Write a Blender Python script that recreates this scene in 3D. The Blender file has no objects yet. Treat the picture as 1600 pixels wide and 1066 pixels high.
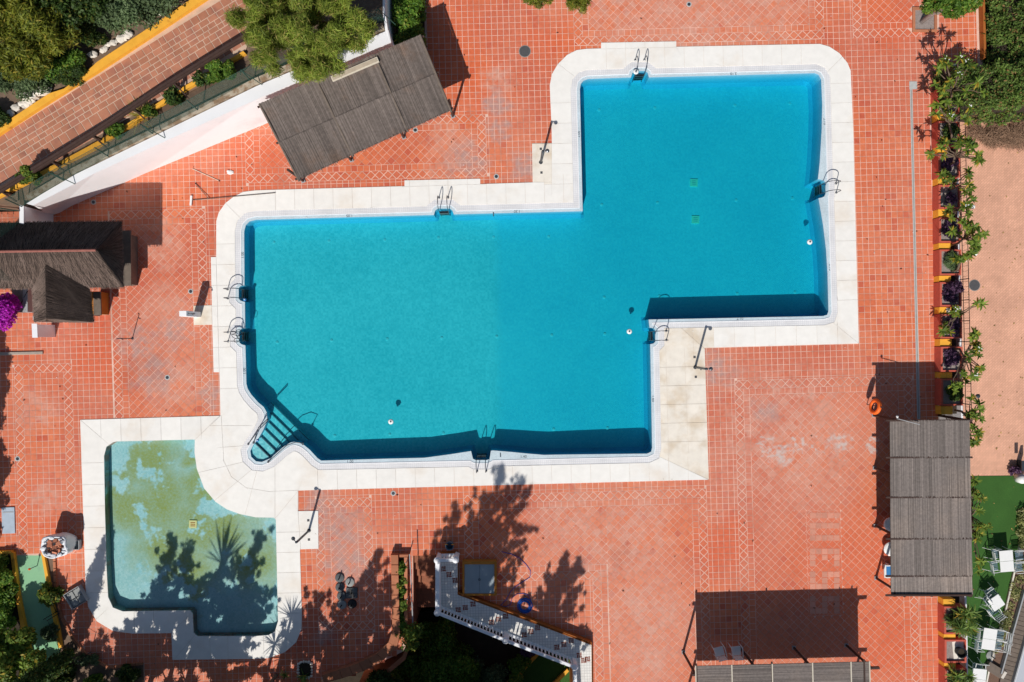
import bpy, bmesh, math, random
import numpy as np
from mathutils import Vector, Matrix
from mathutils.geometry import delaunay_2d_cdt

R = random.Random(11)
NR = np.random.default_rng(5)
scene = bpy.context.scene
COL = scene.collection

# ------------------------------------------------------------------ camera, light, exposure
S = 0.033            # metres on the terrace per photo pixel
H = 35.2             # height of the drone above the terrace
cam_d = bpy.data.cameras.new('camera')
cam_d.sensor_width = 36.0
cam_d.lens = 36.0 * H / (1600 * S)
cam_d.clip_end = 2000
cam = bpy.data.objects.new('camera', cam_d)
cam.location = (0, 0, H)
COL.objects.link(cam)
scene.camera = cam

SUN_EL = math.radians(43.6)
SUN_AZ = math.radians(195)          # clockwise from +Y
to_sun = Vector((math.sin(SUN_AZ) * math.cos(SUN_EL), math.cos(SUN_AZ) * math.cos(SUN_EL), math.sin(SUN_EL)))
world = bpy.data.worlds.new('World')
scene.world = world
world.use_nodes = True
wn = world.node_tree.nodes
sky = wn.new('ShaderNodeTexSky')
sky.sky_type = 'NISHITA'
sky.sun_disc = False
sky.sun_elevation = SUN_EL
sky.sun_rotation = SUN_AZ
world.node_tree.links.new(sky.outputs[0], wn['Background'].inputs[0])
wn['Background'].inputs[1].default_value = 0.062
sun_d = bpy.data.lights.new('sun', 'SUN')
sun_d.energy = 4.05
sun_d.angle = math.radians(0.5)
sun_d.color = (1.0, 0.955, 0.89)
sun = bpy.data.objects.new('sun', sun_d)
sun.rotation_euler = (-to_sun).to_track_quat('-Z', 'Y').to_euler()
sun.location = to_sun * 60
COL.objects.link(sun)
scene.view_settings.view_transform = 'Standard'
scene.view_settings.look = 'None'
scene.view_settings.exposure = 0.0
scene.view_settings.gamma = 1.0
scene.view_settings.use_curve_mapping = False
scene.render.engine = 'CYCLES'
scene.cycles.use_denoising = True
scene.cycles.max_bounces = 8
scene.cycles.transparent_max_bounces = 16
scene.cycles.volume_bounces = 0
scene.cycles.caustics_reflective = False
scene.cycles.caustics_refractive = False


def W(px, py, z=0.0):
    f = (H - z) / H * S
    return ((px - 800) * f, (533 - py) * f, z)


def G(px, py, z=0.0):
    """a point of the terrace plan (pixels at terrace level), lifted to z"""
    return ((px - 800) * S, (533 - py) * S, z)


# ------------------------------------------------------------------ materials
def srgb(r, g, b):
    f = lambda c: (c / 255 / 12.92) if c <= 10 else ((c / 255 + 0.055) / 1.055) ** 2.4
    return (f(r), f(g), f(b))


class NT:
    def __init__(s, name):
        s.m = bpy.data.materials.new(name)
        s.m.use_nodes = True
        s.t = s.m.node_tree
        s.n = s.t.nodes
        s.b = s.n['Principled BSDF']
        s.out = s.n['Material Output']

    def new(s, ty, **kw):
        n = s.n.new(ty)
        for k, v in kw.items():
            setattr(n, k, v)
        return n

    def link(s, a, b):
        s.t.links.new(a, b)

    def val(s, x, sock):
        if hasattr(x, 'is_output'):
            s.link(x, sock)
        else:
            sock.default_value = x

    def math(s, op, a, b=0.0, c=None):
        n = s.new('ShaderNodeMath', operation=op)
        s.val(a, n.inputs[0])
        s.val(b, n.inputs[1])
        if c is not None:
            s.val(c, n.inputs[2])
        return n.outputs[0]

    def mix(s, f, a, b):
        n = s.new('ShaderNodeMix', data_type='RGBA')
        s.val(f, n.inputs[0])
        for v, k in ((a, 6), (b, 7)):
            s.val(v if hasattr(v, 'is_output') else (*v[:3], 1), n.inputs[k])
        return n.outputs[2]

    def pos(s):
        return s.new('ShaderNodeNewGeometry').outputs['Position']

    def noise(s, scale, detail=3.0, rough=0.55, vec=None):
        n = s.new('ShaderNodeTexNoise')
        s.link(vec if vec is not None else s.pos(), n.inputs['Vector'])
        n.inputs['Scale'].default_value = scale
        n.inputs['Detail'].default_value = detail
        n.inputs['Roughness'].default_value = rough
        return n.outputs[0]

    def ramp(s, x, lo, hi):
        n = s.new('ShaderNodeMapRange')
        n.interpolation_type = 'SMOOTHSTEP'
        s.val(x, n.inputs[0])
        n.inputs[1].default_value = lo
        n.inputs[2].default_value = hi
        return n.outputs[0]

    def hsv(s, col, val, hue=0.5, sat=1.0):
        n = s.new('ShaderNodeHueSaturation')
        s.val(hue, n.inputs['Hue'])
        s.val(sat, n.inputs['Saturation'])
        s.val(val, n.inputs['Value'])
        s.val(col if hasattr(col, 'is_output') else (*col[:3], 1), n.inputs['Color'])
        return n.outputs[0]

    def rnd(s):
        g = s.new('ShaderNodeNewGeometry').outputs['Random Per Island']
        o = s.new('ShaderNodeObjectInfo').outputs['Random']
        return s.math('FRACT', s.math('ADD', g, o))

    def bump(s, h, strength=0.3, dist=0.01):
        n = s.new('ShaderNodeBump')
        n.inputs['Strength'].default_value = strength
        n.inputs['Distance'].default_value = dist
        s.link(h, n.inputs['Height'])
        s.link(n.outputs[0], s.b.inputs['Normal'])


def mat(name, col, rough=0.75, amt=0.12, scale=3.0, island=0.0, col2=None, c2=(0.5, 0.7, 1.2), bump=None, metal=0.0, spec=0.3):
    t = NT(name)
    v = t.math('MULTIPLY_ADD', t.math('SUBTRACT', t.noise(scale, 5), 0.5), amt * 4, 1.0)
    if island:
        v = t.math('MULTIPLY', v, t.math('MULTIPLY_ADD', t.math('SUBTRACT', t.rnd(), 0.5), island * 2, 1.0))
        v = t.math('MULTIPLY', v, t.math('MULTIPLY_ADD', t.math('SUBTRACT', t.new('ShaderNodeObjectInfo').outputs['Random'], 0.5), 0.18 if island > 0.2 else 0.03, 1.0))
    c = col
    if col2 is not None:
        c = t.mix(t.ramp(t.noise(c2[2], 5), c2[0], c2[1]), col, col2)
    t.link(t.hsv(c, v), t.b.inputs['Base Color'])
    t.b.inputs['Roughness'].default_value = rough
    t.b.inputs['Metallic'].default_value = metal
    t.b.inputs['Specular IOR Level'].default_value = spec
    if bump:
        t.bump(t.noise(bump[0], 4), bump[1])
    return t.m


def leaf_mat(name, ca, cb, cc=None, trans=0.35):
    """ca dark, cb light leaf colour; cc an odd leaf (dry, yellow)"""
    t = NT(name)
    r = t.rnd()
    c = t.mix(r, ca, cb)
    c = t.mix(t.ramp(t.noise(0.9, 2), 0.42, 0.62), c, t.hsv(c, 1.45))
    if cc is not None:
        r2 = t.math('FRACT', t.math('MULTIPLY', r, 37.0))
        c = t.mix(t.math('GREATER_THAN', r2, 0.90), c, cc)
    t.link(c, t.b.inputs['Base Color'])
    t.b.inputs['Roughness'].default_value = 0.55
    t.b.inputs['Specular IOR Level'].default_value = 0.25
    tr = t.new('ShaderNodeBsdfTranslucent')
    t.link(t.hsv(c, 1.25), tr.inputs[0])
    mx = t.new('ShaderNodeMixShader')
    mx.inputs[0].default_value = trans
    t.link(t.b.outputs[0], mx.inputs[1])
    t.link(tr.outputs[0], mx.inputs[2])
    t.link(mx.outputs[0], t.out.inputs[0])
    return t.m


def stain_mask(t, blobs, nscale=1.3):
    """union of soft irregular patches, blobs = (px, py, radius px)"""
    p = t.pos()
    wob = t.new('ShaderNodeTexNoise')
    t.link(p, wob.inputs['Vector'])
    wob.inputs['Scale'].default_value = nscale
    wob.inputs['Detail'].default_value = 4
    sub = t.new('ShaderNodeVectorMath', operation='SUBTRACT')
    t.link(wob.outputs[1], sub.inputs[0])
    sub.inputs[1].default_value = (0.5, 0.5, 0.5)
    mul = t.new('ShaderNodeVectorMath', operation='SCALE')
    t.link(sub.outputs[0], mul.inputs[0])
    mul.inputs['Scale'].default_value = 2.6
    add = t.new('ShaderNodeVectorMath', operation='ADD')
    t.link(p, add.inputs[0])
    t.link(mul.outputs[0], add.inputs[1])
    tot = None
    for x, y, r in blobs:
        d = t.new('ShaderNodeVectorMath', operation='DISTANCE')
        t.link(add.outputs[0], d.inputs[0])
        d.inputs[1].default_value = G(x, y)
        k = t.math('SUBTRACT', 1.0, t.ramp(d.outputs['Value'], r * S * 0.25, r * S * 1.2))
        tot = k if tot is None else t.math('MAXIMUM', tot, k)
    return tot


def tile_mat():
    t = NT('terracotta_tile')
    r = t.rnd()
    base = t.mix(r, srgb(214, 113, 77), srgb(228, 129, 89))
    r2 = t.math('FRACT', t.math('MULTIPLY', r, 53.0))
    base = t.mix(t.math('GREATER_THAN', r2, 0.95), base, srgb(203, 98, 70))
    base = t.mix(t.math('MULTIPLY', t.ramp(t.noise(0.11, 2), 0.45, 0.62), 0.6), base, srgb(197, 103, 83))
    big = t.ramp(t.noise(0.16, 3), 0.42, 0.62)
    base = t.mix(t.math('MULTIPLY', big, 0.5), base, srgb(214, 136, 112))
    # faint limescale / dust patches and grey spills
    dust = stain_mask(t, [(980, 15, 80), (1080, 15, 150), (1200, 15, 80), (960, 850, 110), (1010, 960, 90), (900, 800, 60), (1000, 810, 60), (1260, 640, 70), (250, 380, 50), (260, 480, 50), (880, 820, 70), (700, 230, 50), (1230, 690, 150), (60, 640, 45), (75, 780, 40), (275, 600, 60), (1010, 1030, 60), (780, 130, 30), (1190, 620, 60)], 1.0)
    deep = stain_mask(t, [(690, 60, 90), (740, 130, 60), (400, 255, 60), (1400, 40, 60), (1330, 890, 110), (1390, 1010, 80), (1130, 850, 50), (860, 60, 50), (60, 790, 70), (150, 560, 60)], 1.0)
    base = t.mix(t.math('MULTIPLY', deep, 0.55), base, srgb(222, 103, 62))
    dn = t.math('MULTIPLY', dust, t.ramp(t.noise(1.9, 8, 0.7), 0.30, 0.60))
    dn = t.math('MULTIPLY', dn, t.math('MULTIPLY_ADD', r2, 0.7, 0.55))
    base = t.mix(t.math('MULTIPLY', dn, 0.8), base, srgb(216, 158, 138))
    grey = stain_mask(t, [(525, 830, 52), (500, 790, 40), (540, 880, 42), (1120, 580, 34), (1105, 555, 22), (215, 540, 40), (240, 585, 40), (270, 525, 32), (775, 165, 30), (730, 250, 40), (1195, 640, 26), (820, 265, 30), (330, 620, 25), (780, 200, 22), (505, 985, 24)], 1.6)
    gn = t.math('MULTIPLY', grey, t.ramp(t.noise(2.2, 6, 0.7), 0.30, 0.58))
    base = t.mix(t.math('MULTIPLY', gn, 0.9), base, srgb(184, 148, 140))
    white = stain_mask(t, [(1223, 706, 17), (1311, 694, 19), (1196, 695, 12), (1278, 703, 9), (1362, 697, 13), (1205, 715, 11), (1250, 690, 11)], 2.5)
    wn_ = t.math('MULTIPLY', white, t.ramp(t.noise(5, 5, 0.7), 0.24, 0.46))
    base = t.mix(t.math('MULTIPLY', wn_, 0.9), base, srgb(205, 190, 184))
    dark = stain_mask(t, [(240, 570, 30), (205, 580, 26), (880, 940, 20), (970, 870, 22), (500, 1000, 60), (600, 1000, 40)], 1.3)
    base = t.mix(t.math('MULTIPLY', t.math('MULTIPLY', dark, t.noise(3, 5)), 0.45), base, srgb(150, 78, 66))
    v = t.math('MULTIPLY_ADD', t.math('SUBTRACT', t.noise(6, 5), 0.5), 0.5, 1.0)
    t.link(t.hsv(base, v), t.b.inputs['Base Color'])
    t.b.inputs['Roughness'].default_value = 0.62
    t.b.inputs['Specular IOR Level'].default_value = 0.25
    t.bump(t.noise(14, 3), 0.15)
    return t.m


def mosaic_mat(name, ca, cb, cell=0.1, contrast=1.0, algae=None):
    t = NT(name)
    sn = t.new('ShaderNodeVectorMath', operation='SNAP')
    t.link(t.pos(), sn.inputs[0])
    sn.inputs[1].default_value = (cell, cell, cell)
    w = t.new('ShaderNodeTexWhiteNoise', noise_dimensions='3D')
    t.link(sn.outputs[0], w.inputs[0])
    f = t.math('MULTIPLY_ADD', t.math('SUBTRACT', w.outputs[0], 0.5), 0.8 * contrast, 0.5)
    f = t.math('ADD', f, t.math('MULTIPLY', t.math('SUBTRACT', t.noise(2.2, 4), 0.5), 0.9 * contrast))
    f = t.math('ADD', f, t.math('MULTIPLY', t.math('SUBTRACT', t.noise(0.3, 2), 0.5), 0.9))
    c = t.mix(f, ca, cb)
    if algae:
        big = t.ramp(t.math('ADD', t.noise(0.42, 4, 0.6), t.math('MULTIPLY', t.math('SUBTRACT', t.noise(3.0, 3), 0.5), 0.12)), 0.475, 0.525)
        m = t.math('MULTIPLY', stain_mask(t, [(225, 725, 62), (290, 715, 30), (200, 800, 60), (245, 790, 70), (320, 770, 62), (250, 860, 60), (300, 830, 60), (350, 830, 60), (290, 900, 60), (400, 880, 60), (190, 760, 50)], 0.6), 1.0)
        am = t.math('MULTIPLY', big, t.math('MULTIPLY_ADD', m, 0.9, 0.1))
        am = t.math('MULTIPLY', am, t.math('MULTIPLY_ADD', t.noise(9, 4), 0.8, 0.45))
        c = t.mix(am, c, algae)
    t.link(c, t.b.inputs['Base Color'])
    t.b.inputs['Roughness'].default_value = 0.5
    return t.m


def pool_floor_mat():
    t = NT('pool_floor_mosaic')
    sn = t.new('ShaderNodeVectorMath', operation='SNAP')
    t.link(t.pos(), sn.inputs[0])
    sn.inputs[1].default_value = (0.1, 0.1, 0.1)
    w = t.new('ShaderNodeTexWhiteNoise', noise_dimensions='3D')
    t.link(sn.outputs[0], w.inputs[0])
    sep = t.new('ShaderNodeSeparateXYZ')
    t.link(t.pos(), sep.inputs[0])
    x = t.math('ADD', sep.outputs[0], t.math('MULTIPLY', sep.outputs[1], 0.015))
    k = t.ramp(t.math('ADD', x, t.math('MULTIPLY', t.math('SUBTRACT', w.outputs[0], 0.5), 0.3)), -22 * S - 0.35, -22 * S + 0.35)
    f = t.math('MULTIPLY', t.math('SUBTRACT', w.outputs[0], 0.5), t.math('MULTIPLY_ADD', k, -0.22, 0.66))
    f = t.math('ADD', f, t.math('MULTIPLY', t.math('SUBTRACT', t.noise(2.2, 5, 0.65), 0.5), t.math('MULTIPLY_ADD', k, -0.35, 0.85)))
    f = t.math('ADD', f, t.math('MULTIPLY', t.math('SUBTRACT', t.noise(0.22, 5, 0.6), 0.5), 1.5))
    f = t.math('ADD', f, 0.5)
    ca = t.mix(k, srgb(158, 228, 232), srgb(128, 223, 239))
    cb = t.mix(k, srgb(224, 254, 254), srgb(174, 246, 252))
    c = t.mix(f, ca, cb)
    t.link(c, t.b.inputs['Base Color'])
    t.b.inputs['Roughness'].default_value = 0.5
    return t.m


def water_mat(name, absorb, density):
    t = NT(name)
    tr = t.new('ShaderNodeBsdfTransparent')
    gl = t.new('ShaderNodeBsdfGlossy')
    gl.inputs['Roughness'].default_value = 0.03
    fr = t.new('ShaderNodeFresnel')
    fr.inputs[0].default_value = 1.33
    bp = t.new('ShaderNodeBump')
    bp.inputs['Strength'].default_value = 0.08
    bp.inputs['Distance'].default_value = 0.03
    t.link(t.noise(2.0, 3), bp.inputs['Height'])
    t.link(bp.outputs[0], gl.inputs['Normal'])
    t.link(bp.outputs[0], fr.inputs['Normal'])
    mx = t.new('ShaderNodeMixShader')
    t.link(fr.outputs[0], mx.inputs[0])
    t.link(tr.outputs[0], mx.inputs[1])
    t.link(gl.outputs[0], mx.inputs[2])
    t.link(mx.outputs[0], t.out.inputs[0])
    va = t.new('ShaderNodeVolumeAbsorption')
    va.inputs[0].default_value = (*absorb, 1)
    va.inputs[1].default_value = density
    vs_ = t.new('ShaderNodeVolumeScatter')
    vs_.inputs[0].default_value = (0.05, 0.7, 0.85, 1)
    vs_.inputs[1].default_value = 0.13
    ad = t.new('ShaderNodeAddShader')
    t.link(va.outputs[0], ad.inputs[0])
    t.link(vs_.outputs[0], ad.inputs[1])
    t.link(ad.outputs[0], t.out.inputs['Volume'])
    return t.m


def net_mat(name, col, cover):
    """woven netting: strands by a fine wave grid, holes see-through"""
    t = NT(name)
    t.b.inputs['Base Color'].default_value = (*col, 1)
    t.b.inputs['Roughness'].default_value = 0.6
    tr = t.new('ShaderNodeBsdfTransparent')
    mx = t.new('ShaderNodeMixShader')
    n = t.math('MULTIPLY', t.math('MULTIPLY_ADD', t.noise(18, 3), 1.2, 0.4), cover)
    t.link(n, mx.inputs[0])
    t.link(tr.outputs[0], mx.inputs[1])
    t.link(t.b.outputs[0], mx.inputs[2])
    t.link(mx.outputs[0], t.out.inputs[0])
    return t.m


def grid_mat(name, col, line, sx, sy, lw, rough=0.6, var=0.08, rot=0.028, herring=False, noise_amt=0.12):
    """small tiles too fine to pick apart: joints by a rotated brick texture"""
    t = NT(name)
    mp = t.new('ShaderNodeMapping')
    t.link(t.pos(), mp.inputs[0])
    mp.inputs['Rotation'].default_value = (0, 0, -rot)
    b = t.new('ShaderNodeTexBrick')
    b.offset = 0.5 if herring else 0.0
    t.link(mp.outputs[0], b.inputs['Vector'])
    b.inputs['Scale'].default_value = 1.0
    b.inputs['Brick Width'].default_value = sx
    b.inputs['Row Height'].default_value = sy
    b.inputs['Mortar Size'].default_value = lw
    b.inputs['Mortar Smooth'].default_value = 0.2
    b.inputs['Color1'].default_value = (*[c * (1 - var) for c in col], 1)
    b.inputs['Color2'].default_value = (*[min(1, c * (1 + var)) for c in col], 1)
    b.inputs['Mortar'].default_value = (*line, 1)
    v = t.math('MULTIPLY_ADD', t.math('SUBTRACT', t.noise(0.8, 5), 0.5), noise_amt * 4, 1.0)
    t.link(t.hsv(b.outputs[0], v), t.b.inputs['Base Color'])
    t.b.inputs['Roughness'].default_value = rough
    inv = t.math('SUBTRACT', 1.0, b.outputs[1])
    t.bump(inv, 0.3, 0.004)
    return t.m


MT = {}
MT['tile'] = tile_mat()
MT['grout'] = mat('grout', srgb(230, 192, 174), 0.9, 0.16, 3.0, col2=srgb(198, 152, 134), c2=(0.48, 0.68, 0.7))
MT['coping'] = mat('pale_stone_coping', srgb(243, 240, 234), 0.7, 0.05, 2.5, island=0.02, col2=srgb(235, 226, 214), c2=(0.5, 0.75, 0.5), bump=(30, 0.08))
MT['coping_stain'] = mat('stained_stone_slab', srgb(239, 231, 218), 0.75, 0.07, 2.5, island=0.03, col2=srgb(220, 204, 182), c2=(0.42, 0.7, 0.9), bump=(30, 0.08))
MT['joint'] = mat('mortar_joint', srgb(220, 211, 202), 0.9, 0.08)
MT['rim'] = grid_mat('rim_mosaic', srgb(188, 208, 218), srgb(214, 224, 228), 0.05, 0.05, 0.006, 0.4, 0.12)
MT['grille'] = grid_mat('overflow_grille', srgb(232, 231, 231), srgb(217, 217, 220), 0.10, 0.10, 0.016, 0.5, 0.03)
MT['floor_shallow'] = mosaic_mat('pool_mosaic_mottled', srgb(120, 208, 220), srgb(190, 249, 252), 0.1, 0.9)
MT['floor_deep'] = mosaic_mat('pool_mosaic_blue', srgb(136, 226, 243), srgb(164, 243, 253), 0.1, 0.3)
MT['wall_mosaic'] = mosaic_mat('pool_wall_mosaic', srgb(120, 190, 226), srgb(150, 218, 244), 0.1, 0.4)
MT['kid_floor'] = mosaic_mat('paddling_pool_mosaic', srgb(156, 216, 222), srgb(202, 242, 246), 0.08, 0.75, algae=srgb(160, 172, 66))
MT['water'] = water_mat('pool_water', (0.0, 0.885, 0.958), 1.42)
MT['kid_water'] = water_mat('paddling_water', (0.4, 0.86, 0.9), 0.42)
MT['steel'] = mat('brushed_steel', srgb(120, 122, 126), 0.35, 0.1, 8, metal=0.75)
MT['dark_steel'] = mat('dark_steel', srgb(70, 76, 84), 0.45, 0.1, 8, metal=0.4)
MT['white_plastic'] = mat('white_plastic', srgb(240, 240, 238), 0.4, 0.03)
MT['white_wall'] = mat('white_wall_paint', srgb(243, 243, 245), 0.85, 0.04, 0.8, col2=srgb(226, 226, 228), c2=(0.55, 0.8, 0.7), bump=(6, 0.15))
MT['white_paint'] = mat('white_paint', srgb(238, 239, 242), 0.7, 0.05, 3)
MT['yellow'] = mat('yellow_wall_paint', srgb(243, 178, 62), 0.8, 0.1, 2.5, col2=srgb(205, 138, 52), c2=(0.58, 0.75, 2.0))
MT['ochre'] = mat('ochre_wall_paint', srgb(190, 122, 48), 0.85, 0.12, 2)
MT['rust'] = mat('rust_wall_paint', srgb(166, 98, 44), .85, .12, 2)
MT['kerb_brick'] = mat('kerb_brick', srgb(186, 120, 88), 0.85, 0.12, 4, island=0.15)
MT['planter'] = mat('red_planter_paint', srgb(196, 94, 76), 0.75, 0.1, 4)
MT['soil'] = mat('dry_soil', srgb(120, 100, 84), 0.95, 0.25, 5, bump=(14, 0.5))
MT['grey_soil'] = mat('grey_gravel_soil', srgb(150, 138, 132), 0.95, 0.25, 14, bump=(20, 0.5))
MT['dark_soil'] = mat('damp_soil', srgb(58, 50, 40), 0.95, 0.25, 4, bump=(10, 0.5))
MT['black'] = mat('black_paint', srgb(34, 35, 38), 0.5, 0.1)
MT['wood'] = mat('dark_stained_wood', srgb(72, 54, 48), 0.7, 0.2, 6, bump=(20, 0.2))
MT['wood_grey'] = mat('weathered_wood', srgb(116, 104, 94), 0.8, 0.2, 5, bump=(20, 0.2))
MT['wood_pale'] = mat('pale_timber', srgb(214, 204, 186), 0.8, 0.08, 5)
MT['reed'] = mat('grey_reed', srgb(126, 117, 112), 0.9, 0.20, 9.0, island=0.32, col2=srgb(138, 126, 118), c2=(0.45, 0.7, 0.5))
MT['reed_dark'] = mat('weathered_brown_reed', srgb(115, 105, 99), 0.9, 0.24, 7.0, island=0.36, col2=srgb(128, 104, 88), c2=(0.5, 0.72, 0.6))
MT['reed_back'] = mat('reed_backing', srgb(64, 54, 49), 0.95, 0.15, 3)
MT['thatch'] = mat('brown_thatch', srgb(108, 93, 85), 0.95, 0.12, 3.0, island=0.32, col2=srgb(124, 108, 100), c2=(0.45, 0.65, 0.8))
MT['path_tile'] = mat('rustic_path_tile', srgb(184, 124, 98), 0.8, 0.12, 2.0, island=0.13, col2=srgb(166, 112, 94), c2=(0.45, 0.7, 1.5), bump=(10, 0.2))
MT['path_joint'] = mat('path_mortar', srgb(206, 176, 154), 0.9, 0.15, 2)
MT['street'] = grid_mat('street_brick', srgb(224, 170, 142), srgb(200, 150, 124), 0.22, 0.11, 0.01, 0.85, 0.07, rot=0.75, herring=True, noise_amt=0.14)
MT['turf'] = mat('artificial_turf', srgb(52, 92, 36), 0.9, 0.12, 1.2, col2=srgb(66, 104, 44), c2=(0.4, 0.7, 30), bump=(80, 0.6))
MT['green_path'] = mat('green_painted_concrete', srgb(142, 192, 150), 0.8, 0.06, 1.5, col2=srgb(126, 168, 138), c2=(0.5, 0.75, 1.5))
MT['terrace'] = grid_mat('white_terrace_mosaic', srgb(228, 225, 218), srgb(196, 192, 187), 0.14, 0.14, 0.012, 0.6, 0.05)
MT['ornament'] = mat('brown_inlay_tile', srgb(140, 84, 70), 0.7, 0.1, 8, island=0.2)
MT['steps'] = mat('brick_step', srgb(164, 104, 78), 0.85, 0.15, 5, island=0.15)
MT['tarp'] = mat('grey_blue_cover', srgb(148, 160, 166), 0.6, 0.08, 2.0, col2=srgb(166, 174, 178), c2=(0.5, 0.7, 1.5))
MT['hose'] = mat('blue_hose', srgb(24, 96, 190), 0.4, 0.1)
MT['hose_violet'] = mat('violet_hose', srgb(92, 84, 160), 0.5, 0.1)
MT['orange'] = mat('orange_plastic', srgb(246, 110, 40), 0.5, 0.06)
MT['blue'] = mat('blue_plastic', srgb(60, 130, 190), 0.5, 0.06)
MT['blue_grey'] = mat('blue_grey_paint', srgb(104, 126, 140), 0.6, 0.08)
MT['bag'] = mat('white_woven_sack', srgb(226, 228, 232), 0.7, 0.06, 4, bump=(18, 0.4))
MT['rubble'] = mat('rubble', srgb(196, 128, 100), 0.9, 0.2, 8, island=0.3)
MT['grey_metal'] = mat('grey_galvanised', srgb(166, 168, 170), 0.6, 0.08, 4)
MT['concrete'] = mat('grey_concrete', srgb(150, 146, 140), 0.9, 0.12, 3, bump=(14, 0.2))
MT['cast_iron'] = mat('cast_iron', srgb(84, 84, 86), 0.7, 0.15, 12)
MT['drain'] = mat('drain_metal', srgb(188, 190, 188), 0.5, 0.1, 6)
MT['rock'] = mat('white_rock', srgb(222, 214, 202), 0.9, 0.12, 3, island=0.15, bump=(8, 0.4))
MT['granite'] = mat('speckled_granite', srgb(92, 96, 98), 0.7, 0.15, 20)
MT['granite_pale'] = mat('pale_granite', srgb(150, 152, 150), 0.7, 0.12, 20)
MT['bark'] = mat('bark', srgb(108, 92, 78), 0.9, 0.2, 8, bump=(12, 0.5))
MT['net'] = net_mat('green_mesh', srgb(56, 92, 80), 0.36)
MT['drain_pale'] = mat('pale_drain_plastic', (0.97, 0.97, 0.62), 0.5, 0.02)
MT['ink'] = mat('dark_mark', srgb(70, 84, 96), 0.6, 0.05)
MT['light_inlay'] = mat('faded_inlay_tile', srgb(211, 145, 123), 0.7, 0.12, 8, island=0.12)
MT['dry'] = mat('dry_fronds', srgb(150, 120, 98), 0.9, 0.15, 4, island=0.4)
MT['earth'] = mat('bare_earth', srgb(128, 108, 86), 0.95, 0.2, 0.6, col2=srgb(92, 88, 60), c2=(0.4, 0.65, 0.2), bump=(3, 0.3))
MT['pebble'] = mat('brown_gravel', srgb(112, 88, 74), 0.9, 0.3, 16, island=0.3, bump=(20, 0.5))
MT['lf_pine'] = leaf_mat('pine_needles', srgb(84, 104, 34), srgb(146, 158, 66), srgb(178, 164, 92))
MT['lf_dark'] = leaf_mat('dark_leaves', srgb(38, 58, 26), srgb(74, 98, 44), srgb(110, 112, 50))
MT['lf_olive'] = leaf_mat('olive_leaves', srgb(70, 84, 28), srgb(132, 136, 48), srgb(160, 146, 58))
MT['lf_green'] = leaf_mat('green_leaves', srgb(54, 86, 28), srgb(106, 138, 50), srgb(142, 150, 60))
MT['lf_grey'] = leaf_mat('grey_green_leaves', srgb(66, 86, 56), srgb(110, 128, 88))
MT['lf_hedge'] = leaf_mat('hedge_leaves', srgb(64, 88, 36), srgb(112, 134, 64), srgb(144, 116, 72))
MT['lf_plum'] = leaf_mat('frangipani_leaves', srgb(72, 98, 36), srgb(122, 142, 58), srgb(178, 158, 60))
MT['lf_purple'] = leaf_mat('purple_leaves', srgb(62, 42, 66), srgb(110, 80, 108))
MT['lf_magenta'] = leaf_mat('bougainvillea_blossom', srgb(128, 20, 128), srgb(188, 50, 186))
MT['lf_yucca'] = leaf_mat('yucca_leaves', srgb(70, 96, 44), srgb(120, 142, 66), srgb(196, 172, 76))
MT['dead_leaf'] = mat('dead_leaf', srgb(96, 60, 46), 0.9, 0.2, 9, island=0.3)

# ------------------------------------------------------------------ object helpers
WL = {}


def tag(o, label=None, cat=None, group=None, kind=None):
    if label:
        o['label'] = label
    if cat:
        o['category'] = cat
    if group:
        o['group'] = group
    if kind:
        o['kind'] = kind
    return o


def link(name, data, parent=None, loc=(0, 0, 0)):
    o = bpy.data.objects.new(name, data)
    COL.objects.link(o)
    o.location = loc
    base = Vector((0, 0, 0))
    if parent is not None:
        o.parent = parent
        base = WL[parent.name]
    WL[o.name] = base + Vector(loc)
    return o


def thing(name, loc, label, cat, group=None, rot=0.0):
    o = link(name, None, None, loc)
    o.empty_display_size = 0.2
    o.rotation_euler = (0, 0, rot)
    return tag(o, label, cat, group)


def copy_tree(o, parent=None):
    c = o.copy()
    COL.objects.link(c)
    if parent is not None:
        c.parent = parent
    for ch in list(o.children):
        copy_tree(ch, c)
    return c


def mesh_np(name, verts, faces, m, parent=None, loc=(0, 0, 0), smooth=False):
    """verts Nx3 array, faces Nx4 (or Nx3) array -> linked object"""
    me = bpy.data.meshes.new(name)
    verts = np.asarray(verts, dtype=np.float32)
    if parent is not None:
        verts = verts - np.array(WL[parent.name], dtype=np.float32)
    verts = verts - np.array(loc, dtype=np.float32)
    faces = np.asarray(faces, dtype=np.int32)
    k = faces.shape[1]
    me.vertices.add(len(verts))
    me.vertices.foreach_set('co', verts.ravel())
    me.loops.add(faces.size)
    me.loops.foreach_set('vertex_index', faces.ravel())
    me.polygons.add(len(faces))
    me.polygons.foreach_set('loop_start', np.arange(0, faces.size, k, dtype=np.int32))
    me.polygons.foreach_set('loop_total', np.full(len(faces), k, dtype=np.int32))
    if smooth:
        me.polygons.foreach_set('use_smooth', np.ones(len(faces), dtype=bool))
    me.update(calc_edges=True)
    me.materials.append(m)
    return link(name, me, parent, loc)


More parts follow.
